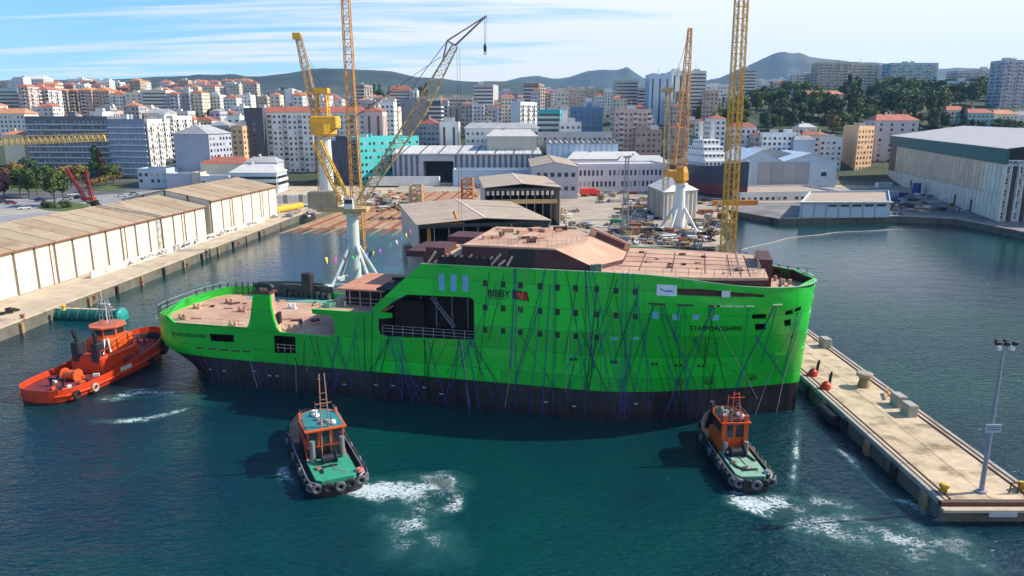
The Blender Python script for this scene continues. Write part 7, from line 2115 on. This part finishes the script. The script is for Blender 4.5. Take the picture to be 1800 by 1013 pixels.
def hit(px, py):
    y = 400.0
    while y < 1500:
        q = atY(px, py, y)
        if q.z <= ground(q.x, y): return Vector((q.x, y, ground(q.x, y) - .3))
        y += 2.0
    return None


LW = dict(dark='dark green', mid='green', lime='yellow green', gold='golden', rusty='rusty brown', plum='plum coloured')


def grove(n, xr, yr, rr, leaves, kinds, where):
    pts = []
    for k in range(n * 6):
        if len(pts) >= n: break
        px, py = rnd.uniform(*xr), rnd.uniform(*yr)
        p = hit(px, py)
        if p is None: continue
        pts.append(p)
    for p in pts:
        lf = rnd.choice(leaves); kd = rnd.choice(kinds)
        tree(p, rnd.uniform(*rr), kd, lf, '%s %s tree %s' % (LW[lf], {'round': 'round', 'tall': 'tall', 'flat': 'spreading'}[kd], where), 'trees %s' % where)


grove(24, (1310, 1440), (182, 232), (6.5, 9.5), ['dark', 'mid', 'mid', 'lime'], ['round', 'round', 'flat'], 'on the slope above the gabled shed')
grove(22, (1440, 1545), (196, 234), (6, 9), ['dark', 'mid', 'dark', 'lime'], ['round', 'round', 'flat'], 'on the slope above the peach house')
grove(30, (1545, 1660), (158, 212), (7, 11.5), ['dark', 'mid', 'mid', 'lime'], ['round', 'round', 'flat'], 'below the blue grey flats on the hill')
grove(30, (1660, 1820), (156, 188), (7, 11.5), ['dark', 'mid', 'mid', 'lime'], ['round', 'round', 'flat'], 'above the villas on the right hill')
grove(22, (1545, 1660), (208, 240), (4, 6.5), ['mid', 'lime', 'dark', 'gold'], ['round', 'flat', 'tall'], 'behind the lilac grey house')
grove(26, (1640, 1820), (224, 242), (2.6, 4.6), ['mid', 'dark', 'dark', 'lime'], ['round', 'flat'], 'in front of the villas')
grove(26, (1185, 1315), (198, 238), (5.5, 8.5), ['lime', 'mid', 'lime', 'dark'], ['round', 'flat'], 'behind the orange crane')
grove(10, (1085, 1180), (182, 198), (4, 6), ['mid', 'lime'], ['round'], 'behind the rosy block')
grove(12, (1480, 1560), (160, 182), (5, 8), ['dark', 'mid'], ['round', 'tall'], 'beside the beige slabs')
grove(8, (1320, 1400), (166, 182), (5, 7), ['dark', 'mid'], ['round'], 'on the right hill crest')
grove(18, (670, 850), (200, 226), (4, 7), ['dark', 'dark', 'mid'], ['round', 'flat'], 'below the beige institution')
grove(8, (16, 62), (190, 208), (5, 8), ['mid', 'dark'], ['round', 'tall'], 'below the pink tower')
grove(8, (320, 425), (205, 222), (4, 6), ['dark', 'mid'], ['round'], 'among the red roofed houses')
grove(14, (440, 760), (170, 182), (6, 10), ['dark', 'dark'], ['tall', 'round'], 'on the middle town ridge')
for i, (px, py, r_, kd, lf, lab) in enumerate(((1463, 236, 6.5, 'round', 'gold', 'golden brown round tree left of the peach house'), (1590, 205, 6.0, 'flat', 'gold', 'golden tree above the lilac grey house'), (1690, 228, 5.5, 'tall', 'dark', 'dark cone shaped tree between the villas'),
                                                (1425, 226, 5, 'tall', 'lime', 'bright yellow green slender tree above the cream house'), (1408, 215, 8, 'tall', 'dark', 'tall dark tree on the wooded slope'))):
    p = hit(px, py)
    if p: tree(p, r_, kd, lf, lab, None)

# the park by the left quay: lawn, road, trees, cars
lz = QZ + .3
def flat_sheet(name, pts, z, m):
    mb = MB(); mb.prism([(p.x, p.y) for p in pts], z - .25, z); return tag(mb.build(name, m), kind='structure')


MT['grass'] = mat('grass', (.075, .115, .028), .95, var=.35, scale=.4, col2=(.12, .12, .045))
MT['road'] = mat('road', (.26, .26, .27), .9, var=.12, scale=.1, col2=(.20, .20, .20))
flat_sheet('road', [at(-60, 372, lz), at(150, 372, lz), at(330, 342, lz), at(330, 330, lz), at(120, 348, lz), at(-60, 352, lz)], lz + .02, MT['road'])
flat_sheet('road', [at(-80, 412, lz), at(60, 394, lz), at(180, 376, lz), at(150, 371, lz), at(-80, 385, lz)], lz + .03, MT['road'])
flat_sheet('pavement', [at(-80, 385, lz), at(150, 371, lz), at(70, 366, lz), at(-80, 372, lz)], lz + .06, MT['concrete'])
def oval(cx, cy, rx, ry, n=20): return [at(cx + rx * math.cos(2 * math.pi * k / n), cy + ry * math.sin(2 * math.pi * k / n), lz) for k in range(n)]
flat_sheet('lawn', oval(112, 364, 46, 8), lz + .16, MT['grass']); flat_sheet('lawn', oval(60, 328, 60, 9), lz + .14, MT['grass']); flat_sheet('lawn', oval(190, 330, 40, 6), lz + .14, MT['grass'])
for i, (px, py, r_, kd, lf, th, lab) in enumerate((
        (8, 350, 4.0, 'round', 'plum', .3, 'plum coloured tree at the left edge of the park'), (14, 335, 4.5, 'round', 'rusty', .3, 'rusty brown tree at the left edge of the park'),
        (36, 345, 4.4, 'round', 'lime', .3, 'yellow green tree second from the left edge of the park'), (52, 348, 4.6, 'round', 'mid', .3, 'green tree left of the lawn oval'),
        (66, 342, 4.0, 'round', 'lime', .3, 'yellow green tree behind the lawn oval'), (98, 362, 4.6, 'round', 'lime', .45, 'yellow green tree with a bare trunk standing on the lawn oval'),
        (112, 350, 3.6, 'round', 'mid', .3, 'green tree behind the lawn oval'), (172, 318, 6.0, 'tall', 'mid', .2, 'tall green tree behind the row of golden trees'), (182, 322, 4.5, 'tall', 'rusty', .2, 'brown slender tree beside the tall green tree'),
        (28, 322, 4, 'round', 'gold', .3, 'golden tree in the back of the park'), (126, 330, 4.5, 'round', 'gold', .3, 'golden tree left of the red jib frame'), (146, 325, 4.0, 'round', 'lime', .3, 'yellow green tree behind the red jib frame'),
        (82, 330, 4.2, 'round', 'mid', .3, 'green tree in the back of the park by the office'), (50, 318, 4.2, 'round', 'dark', .3, 'dark green tree in the shade of the long office'), (200, 326, 4.0, 'round', 'lime', .3, 'yellow green tree right of the tall green tree'))):
    p = at(px, py, lz); tree(p, r_ * 1.3, kd, lf, lab, None, th)
for k in range(8):
    p = at(158 + 7.5 * k, 338 - 2.2 * k, lz); tree(p, 2.6, 'flat', 'gold', 'golden clipped tree in the row beside the park road', 'row of golden trees by the road', .6)
for k, (px, py, r_, lf, lab) in enumerate(((82, 366, 2.4, 'dark', 'dark green clipped shrub on the lawn oval'), (92, 366, 2.2, 'mid', 'green shrub in the middle of the lawn oval'), (116, 366, 2.6, 'mid', 'light green round shrub on the lawn oval'), (166, 366, 2.8, 'gold', 'dry brown shrub at the foot of the red jib frame'))):
    t = thing('shrub', lab, 'shrub', at(px, py, lz), 0, 'shrubs on the lawn oval'); link_mesh('foliage', CROWNS['round', k % 4, lf], t, (0, 0, -.3), scale=(r_, r_, r_ * .8))

# cars
def make_car(label, loc, rz, group, m):
    t = thing('parked_car', label, 'car', loc, rz, group)
    mb = MB(); mb.add([(-2.1, y, z) for y in (-.85, .85) for z in (.3, .85)] , [])
    mb = MB()
    prof = [(-2.1, .35), (2.1, .35), (2.15, .65), (1.9, .85), (.95, .95), (-1.95, .98), (-2.15, .75)]
    n = len(prof); v = [(x, -.86, z) for x, z in prof] + [(x, .86, z) for x, z in prof]
    mb.add(v, [tuple(range(n)), tuple(range(2 * n - 1, n - 1, -1))] + [((i + 1) % n, i, n + i, n + (i + 1) % n) for i in range(n)]); mb.build('body', m, t)
    mb = MB(); prof = [(-1.85, .97), (.95, .95), (.35, 1.42), (-1.35, 1.45)]
    v = [(x, -.74 + (.12 if z > 1.2 else 0), z) for x, z in prof] + [(x, .74 - (.12 if z > 1.2 else 0), z) for x, z in prof]; n = 4
    mb.add(v, [tuple(range(n)), tuple(range(2 * n - 1, n - 1, -1))] + [((i + 1) % n, i, n + i, n + (i + 1) % n) for i in range(n)]); cb_ = mb.build('cabin_glass', MT['glass'], t)
    mb = MB(); mb.box((-1.3, -.6, 1.44), (.35, .6, 1.49)); mb.build('roof', m, cb_)
    for x in (-1.3, 1.35):
        for y in (-.88, .88): mb = MB(); mb.tube((x, y - .09, .32), (x, y + .09, .32), .32, 10); mb.build('wheel', MT['rubber'], t)
    return t


CARM = [('white', (.7, .7, .7)), ('silver', (.35, .36, .38)), ('black', (.02, .02, .025)), ('dark blue', (.03, .05, .14)), ('red', (.35, .03, .03))]
CM = {k: mat('car_' + k.replace(' ', '_'), c, .3, var=.02, coat=.6) for k, c in CARM}
CAR0 = {k: None for k, _ in CARM}
def car(px, py, k, rz, where, z=None):
    z = lz + .04 if z is None else z
    nm = CARM[k][0]; p = at(px, py, z)
    lab = '%s car parked %s' % (nm, where); g = 'cars parked ' + where
    if CAR0[nm] is None: CAR0[nm] = make_car(lab, p, rz, g, CM[nm])
    else: dup(CAR0[nm], p, rz, lab, g)


for i, (px, py, k) in enumerate(((44, 368, 0), (8, 357, 2), (20, 359, 4), (72, 354, 3), (118, 352, 1), (128, 344, 0), (140, 350, 2), (214, 346, 0), (236, 343, 1))):
    car(px, py, k, rnd.uniform(-.3, .3) + .3, 'on the road by the park')
for i in range(11):
    car(1046 + i * 11, 336 - .5 * i, [2, 3, 1, 2, 0, 3, 2, 1, 3, 2, 0][i], R(88) + rnd.uniform(-.08, .08), 'in a row before the dockyard office', QZ + .02)
p = at(1036, 345, QZ + .02)
t = thing('red_truck', 'red lorry parked beside the gabled workshop', 'lorry', p, R(20))
mb = MB(); mb.bevbox((-1, 0, 2.3), (7, 2.5, 2.6), .15); mb.build('box_body', MT['red'], t)
mb = MB(); mb.bevbox((3.7, 0, 1.7), (2.1, 2.4, 2.2), .25); cb_ = mb.build('cab', MT['red'], t)
mb = MB(); mb.cbox((4.78, 0, 2.2), (.06, 2.0, .8)); mb.build('windscreen', MT['glass'], cb_)
for x in (-3.2, -1.8, 3.5):
    for y in (-1.1, 1.1): mb = MB(); mb.tube((x, y - .18, .5), (x, y + .18, .5), .5, 10); mb.build('wheel', MT['rubber'], t)

# ------------------------------------------------------------------ yard materials
CLM = dict(rusty=MT['rust'], grey=MT['steel'], pale=MT['concrete'], brown=MT['wood'], green=mat('cl_green', (.06, .22, .12), .6, var=.3), blue=mat('cl_blue', (.05, .10, .30), .6, var=.3), yellow=MT['yellow'], white=MT['white'], dark=MT['dark'], tan=MT['tan'], red=MT['red'])
def stack(px, py, kind, col, where, z=QZ, s=1.0):
    p = at(px, py, z); nm = dict(beams='beam_stack', plates='plate_stack', crate='crate', pipes='pipe_stack', block='hull_block', heap='scrap_heap', frame='storage_rack')[kind]
    t = thing(nm, '%s %s %s' % (col, nm.replace('_', ' '), where), nm.replace('_', ' '), p, rnd.uniform(-.5, .5) + (1.4 if rnd.random() < .4 else 0), '%ss %s' % (nm.replace('_', ' '), where))
    m = CLM[col]; r = rnd
    if kind == 'beams':
        for k in range(r.randint(3, 6)):
            mb = MB(); L = r.uniform(3, 7) * s; mb.cbox((r.uniform(-.4, .4), (k % 3 - 1) * .6 * s, .22 + .42 * (k // 3)), (L, .35 * s, .36), r.uniform(-.06, .06)); mb.build('beam', m, t)
    elif kind == 'plates':
        for k in range(r.randint(3, 6)):
            mb = MB(); mb.cbox((r.uniform(-.3, .3), r.uniform(-.3, .3), .12 + k * .2), (r.uniform(2.5, 5) * s, r.uniform(1.6, 2.6) * s, .12), r.uniform(-.15, .15)); mb.build('plate', m, t)
    elif kind == 'crate':
        mb = MB(); a = r.uniform(1.2, 2.4) * s; h = r.uniform(1, 2) * s; mb.bevbox((0, 0, h / 2), (a * 1.6, a, h), .05); mb.build('body', m, t)
        for x in (-.4, 0, .4): mb = MB(); mb.box((x * a * 1.6 - .06, -a / 2 - .05, .05), (x * a * 1.6 + .06, -a / 2 + .0, h - .05)); mb.build('batten', CLM['brown'] if col != 'brown' else CLM['dark'], t)
    elif kind == 'pipes':
        for k in range(6):
            mb = MB(); y = (k % 3 - 1) * .75 + (.37 if k > 2 else 0); mb.tube((-3 * s, y, .38 + .66 * (k // 3)), (3 * s + r.uniform(-.4, .4), y, .38 + .66 * (k // 3)), .36, 9); mb.build('pipe', m, t)
    elif kind == 'block':
        mb = MB(); a, b, h = r.uniform(2.5, 4.5) * s, r.uniform(2, 3) * s, r.uniform(1.2, 2.4) * s; mb.bevbox((0, 0, h / 2 + .3), (a, b, h), .1); mb.build('shell', m, t)
        for k in range(4): mb = MB(); x = -a / 2 + (k + .5) * a / 4; mb.box((x - .08, -b / 2 - .25, .3), (x + .08, -b / 2 + .05, h + .3)); mb.build('stiffener', m, t)
        for x, y in ((-1, -1), (1, -1), (1, 1), (-1, 1)): mb = MB(); mb.cbox((x * a * .4, y * b * .4, .15), (.4, .4, .3)); mb.build('trestle', CLM['brown'], t)
    elif kind == 'frame':
        mb = MB(); a, b, h = r.uniform(2, 4) * s, r.uniform(1.5, 3) * s, r.uniform(1.5, 3) * s
        c = [Vector((x * a, y * b, 0)) for x, y in ((-.5, -.5), (.5, -.5), (.5, .5), (-.5, .5))]
        for i in range(4):
            mb.beam(c[i], c[i] + Vector((0, 0, h)), .16); mb.beam(c[i] + Vector((0, 0, h)), c[(i + 1) % 4] + Vector((0, 0, h)), .16); mb.beam(c[i] + Vector((0, 0, h * .5)), c[(i + 1) % 4] + Vector((0, 0, h * .5)), .12)
        mb.build('frame', m, t)
        mb = MB(); mb.cbox((0, 0, h * .25), (a * .8, b * .8, h * .4)); mb.build('load', CLM[r.choice(['rusty', 'grey', 'brown'])], t)
    else:
        mb = MB()
        for k in range(44):
            mb.mi = 1 if k % 4 == 0 else (2 if k % 7 == 0 else 0)
            M3 = Matrix.Rotation(r.uniform(0, 3), 3, 'X') @ Matrix.Rotation(r.uniform(0, 3), 3, 'Z'); q = r.random() ** .6; a = r.uniform(0, 6.28)
            mb.cbox((math.cos(a) * q * 2.4 * s, math.sin(a) * q * 1.8 * s, r.uniform(.1, 1.3) * (1.1 - q) * s + .1), (r.uniform(.3, 1.5), r.uniform(.15, .5), r.uniform(.08, .4)), M=M3)
        mb.build('scrap', [m, CLM['dark'], CLM['pale']], t, kind='stuff')
    return t


KINDS = ['beams', 'beams', 'plates', 'plates', 'crate', 'pipes', 'block', 'heap', 'frame', 'frame', 'heap', 'heap', 'heap']
COLS = ['rusty', 'grey', 'pale', 'brown', 'grey', 'pale', 'white', 'tan', 'dark', 'brown']
ZONES = [((1082, 1150), (350, 432), 84, 'in the yard left of the white pylon', QZ, .8), ((1150, 1262), (398, 434), 56, 'round the foot of the white pylon', QZ, .8), ((1225, 1285), (352, 400), 26, 'between the ribbed hut and the dry dock', QZ, .9), ((985, 1012), (352, 410), 12, 'against the wall of the taller open shed', QZ, .6),
         ((1000, 1085), (396, 428), 24, 'behind the ship bridge', QZ, .7), ((1040, 1140), (338, 360), 22, 'in front of the dockyard office', QZ, .7), ((1455, 1690), (350, 378), 66, 'on the outer quay before the green banded shed', QZ, .9), ((1545, 1640), (338, 352), 10, 'beside the green banded shed', QZ, .9),
         ((640, 735), (338, 366), 40, 'along the left side of the slipway', QZ + .6, .8), ((478, 560), (366, 384), 9, 'on the end of the left quay', QZ, .8), ((745, 850), (446, 452), 8, 'inside the open end of the low shed', QZ, .8), ((830, 850), (325, 352), 6, 'at the head of the slipway', QZ + 1, .8)]
for (xa, xb), (ya, yb), n, where, z, s in ZONES:
    for k in range(n):
        px, py = rnd.uniform(xa, xb), rnd.uniform(ya, yb)
        col = rnd.choice(COLS + (['green', 'green', 'white'] if 'left side' in where else []) + (['dark', 'dark', 'dark', 'blue'] if 'outer' in where else []))
        stack(px, py, rnd.choice(KINDS), col, where, z, s * rnd.uniform(.8, 1.3))
stack(1086, 397, 'crate', 'green', 'that is bright, beside the grey lattice tower', QZ, 1.8); stack(1090, 408, 'heap', 'yellow', 'in front of the bright green crate', QZ, .9); stack(1118, 405, 'heap', 'red', 'right of the grey lattice tower', QZ, .8)
stack(1172, 428, 'heap', 'yellow', 'spread before the white pylon', QZ, 1.1); stack(1198, 424, 'heap', 'red', 'beside the yellow heap before the white pylon', QZ, .9)
for k, (px, py, col, lab) in enumerate(((1610, 342, (.03, .07, .26), 'blue shipping container standing before the green banded shed'), (1562, 347, (.45, .48, .52), 'pale grey shipping container on the outer quay'), (1580, 346, (.05, .06, .22), 'dark blue open skip on the outer quay'), (1553, 330, (.6, .62, .62), 'white van like cabin by the far corner of the green banded shed'))):
    t = thing('container', lab, 'container', at(px, py, QZ), R(10 + 40 * (k == 0)), None); m_ = mat('container%d' % k, col, .6, var=.15, streak=tuple(c * .6 for c in col))
    L, W_, h = (5, 2.6, 5.2) if k == 0 else (8, 2.6, 2.6 if k != 2 else 1.8)
    mb = MB(); mb.box((-L / 2, -W_ / 2, .1), (L / 2, W_ / 2, h)); mb.build('shell', m_, t)
    for q in range(10): mb = MB(); x = -L / 2 + (q + .5) * L / 10; mb.box((x - L / 40, -W_ / 2 - .06, .2), (x + L / 40, -W_ / 2 + .02, h - .1)); mb.build('corrugation', m_, t)
    mb = MB(); mb.box((L / 2, -W_ / 2 + .1, .2), (L / 2 + .08, W_ / 2 - .1, h - .2)); mb.build('door', m_, t)
t = thing('yellow_tank', 'long yellow cylindrical tank lying on the end of the left quay', 'tank', at(505, 372, QZ), R(70)); mb = MB(); mb.tube((-9, 0, 1.4), (9, 0, 1.4), 1.2, 14); mb.build('tube', MT['yellow'], t)
for x in (-6, 6): mb = MB(); mb.box((x - .4, -1, 0), (x + .4, 1, .9)); mb.build('saddle', MT['concrete'], t)
t = thing('ribbed_barrier', 'silver ribbed wall beside the yellow tank', 'wall', at(508, 358, QZ), R(8))
for k in range(14): mb = MB(); mb.bevbox((-14 + k * 2.1, 0, 1.8), (1.9, .5, 3.6), .1); mb.build('wall_panel', MT['white'] if k % 3 else MT['steel'], t)
for i, (x0, x1, y, Y, c, st, rf, dp, lab) in enumerate(((241, 292, 299, 372, 'ltblue', 'punch', 'flat', 14, 'low pale blue house with dark windows by the park road'), (292, 336, 308, 366, 'bluegrey', 'none', 'flat', 12, 'blank blue grey shed beside the low pale blue house'),
        (336, 352, 306, 364, 'beige', 'none', 'flat', 8, 'small beige store between the low sheds'), (352, 402, 312, 362, 'pale', 'punch', 'flat', 10, 'grey garage with dark openings by the red roofed store'),
        (352, 432, 288, 380, 'cream', 'none', 'red', 14, 'long store with dusty red roof behind the left warehouses'), (404, 486, 304, 352, 'ltblue', 'strip', 'light', 16, 'pale blue yard shed with curved light roof'), (430, 486, 286, 372, 'bluegrey', 'none', 'greyhip', 12, 'blue grey hall behind the pale blue yard shed'))):
    F(lab, x0, x1, y, Y, c, st, rf, dp, zb=QZ, name='yard_building', top=False)

# retaining edge, quay fittings of the inner basin
k_ = tag(bpy.data.objects['outer_quay'], kind='structure')
edge_pts = [(97, 262), (141, 269), (158, 262), (161, 230)]
for a, b in zip(edge_pts[:-1], edge_pts[1:]):
    a = Vector((*a, QZ + .1)); b = Vector((*b, QZ + .1)); n = max(1, int((b - a).length / 6))
    for i in range(n): mb = MB(); mb.beam(a.lerp(b, i / n), a.lerp(b, (i + .97) / n), .8, .4); mb.build('kerb', MT['concrete'], k_, world=True)

# ------------------------------------------------------------------ strings of signal pennants
FLAGM = [mat('flag_%d' % i, c, .8, var=.05) for i, c in enumerate(((.55, .05, .35), (.75, .6, .05), (.06, .18, .6), (.65, .65, .65), (.05, .35, .12), (.05, .05, .07)))]
def pennants(a, b, n, sag, label):
    t = thing('flag_line', label, 'flags', a, 0, 'strings of signal pennants')
    d = b - a; prev = Vector((0, 0, 0)); mb = MB(); L = []
    for k in range(n * 2 + 1):
        u = k / (n * 2); p = d * u - Vector((0, 0, sag * 4 * u * (1 - u))); 
        if k: mb.tube(prev, p, .03, 4)
        L.append(p); prev = p
    mb.build('line', MT['rope_dark'], t)
    for k in range(n):
        p = L[2 * k + 1]; e = (L[2 * k + 2] - p); e.normalize(); s = .75; mb = MB(); w_ = Vector((rnd.uniform(-.3, .3), rnd.uniform(-.3, .3), -1)).normalized()
        o_ = e.cross(w_).normalized() * .03
        v = [p - e * s * .8, p + e * s * .8, p + w_ * s * 1.5 + e * rnd.uniform(-.3, .6)]
        mb.add([q + o_ for q in v] + [q - o_ for q in v], [(0, 1, 2), (5, 4, 3), (0, 3, 4, 1), (1, 4, 5, 2), (2, 5, 3, 0)]); mb.build('pennant', FLAGM[(k * 5 + 1) % 6], t)


bow = SHIP_L + Matrix.Rotation(SHIP_RZ, 3, 'Z') @ Vector((29.4, 0, 19.2))
pennants(atY(1290, 430, 150), bow, 11, 1.2, 'string of coloured pennants from the tall yellow jib down to the ship bow')
ste = SHIP_L + Matrix.Rotation(SHIP_RZ, 3, 'Z') @ Vector((-44, 9, 15.6))
pennants(ste, atY(732, 394, 186), 15, 2.5, 'string of coloured pennants from the ship stern to the open shed')

# ------------------------------------------------------------------ people
def person(label, loc, rz, cloth, legs):
    sk = [((0, 0, .92), .15), ((0, .01, 1.2), .17), ((0, 0, 1.42), .16), ((0, 0, 1.54), .06), ((0, .015, 1.64), .10), ((0, .02, 1.74), .085),
          ((-.1, 0, .86), .1), ((-.11, .05, .48), .07), ((-.11, -.02, .09), .05), ((-.11, .12, .05), .045), ((.1, 0, .86), .1), ((.12, -.06, .48), .07), ((.12, -.12, .09), .05), ((.12, .02, .05), .045),
          ((-.2, 0, 1.40), .065), ((-.27, -.02, 1.12), .05), ((-.24, .12, .88), .04), ((-.23, .16, .78), .04), ((.2, 0, 1.40), .065), ((.27, .0, 1.12), .05), ((.24, .14, .90), .04), ((.23, .18, .80), .04)]
    ed = [(0, 1), (1, 2), (2, 3), (3, 4), (4, 5), (0, 6), (6, 7), (7, 8), (8, 9), (0, 10), (10, 11), (11, 12), (12, 13), (2, 14), (14, 15), (15, 16), (16, 17), (2, 18), (18, 19), (19, 20), (20, 21)]
    me = bpy.data.meshes.new('person'); me.from_pydata([p for p, _ in sk], ed, [])
    o = bpy.data.objects.new('person', me); COL.objects.link(o); o.location = loc; o.rotation_euler = (0, 0, rz)
    md = o.modifiers.new('skin', 'SKIN'); md.use_smooth_shade = True
    for v, (_, r_) in zip(me.skin_vertices[0].data, sk): v.radius = (r_, r_)
    me.skin_vertices[0].data[0].use_root = True
    sb = o.modifiers.new('sub', 'SUBSURF'); sb.levels = 1; sb.render_levels = 1
    m = bpy.data.materials.new('person_skin'); m.use_nodes = True; t = m.node_tree; p_ = t.nodes['Principled BSDF']
    tc = N(t, 'ShaderNodeTexCoord'); s = N(t, 'ShaderNodeSeparateXYZ'); t.links.new(tc.outputs['Object'], s.inputs[0])
    rp = N(t, 'ShaderNodeValToRGB'); rp.color_ramp.interpolation = 'CONSTANT'; e = rp.color_ramp.elements
    e[0].position = 0; e[0].color = (.02, .02, .02, 1); e[1].position = .06; e[1].color = (*legs, 1)
    for q, c in ((.51, (*cloth, 1)), (.80, (.45, .28, .2, 1)), (.925, (.7, .7, .65, 1))): k = e.new(q); k.color = c
    mr = N(t, 'ShaderNodeMapRange'); mr.inputs[2].default_value = 1.9; t.links.new(s.outputs['Z'], mr.inputs[0]); t.links.new(mr.outputs[0], rp.inputs[0]); t.links.new(rp.outputs[0], p_.inputs['Base Color'])
    me.materials.append(m)
    return tag(o, label, 'person')


fd = SHIP_L + Matrix.Rotation(SHIP_RZ, 3, 'Z') @ Vector((25.2, -2.8, 16.6))
person('person in grey overalls and a pale helmet standing on the ship fore deck', fd, 2.0, (.35, .35, .37), (.12, .12, .14))
md_ = SHIP_L + Matrix.Rotation(SHIP_RZ, 3, 'Z') @ Vector((-38.8, -7.6, 8.56))
person('person in dark overalls standing on the ship main deck beside the near funnel', md_, .6, (.05, .06, .12), (.05, .05, .09))
sp = slip_pt(.62, .93); person('person in a dark jacket standing near the top of the slipway', sp + Vector((0, 0, .0)), 1.0, (.04, .04, .06), (.05, .05, .06))
# ------------------------------------------------------------------ labels: like things are told apart by their place along the picture
ORD = ['first', 'second', 'third', 'fourth', 'fifth', 'sixth', 'seventh', 'eighth', 'ninth', 'tenth', 'eleventh', 'twelfth', 'thirteenth', 'fourteenth', 'fifteenth', 'sixteenth', 'seventeenth', 'eighteenth', 'nineteenth', 'twentieth']
same = {}
for o in sc.objects:
    if o.parent is None and o.get('label') and o.get('kind') is None: same.setdefault(o['label'], []).append(o)
def column(o):
    p = o.location; return p.x / max(p.y, 1.0)
for lab, os_ in same.items():
    if len(os_) < 2 or len(os_) > 20: continue
    os_.sort(key=column)
    for i, o in enumerate(os_): o['label'] = '%s from the left: %s' % (ORD[i], lab)
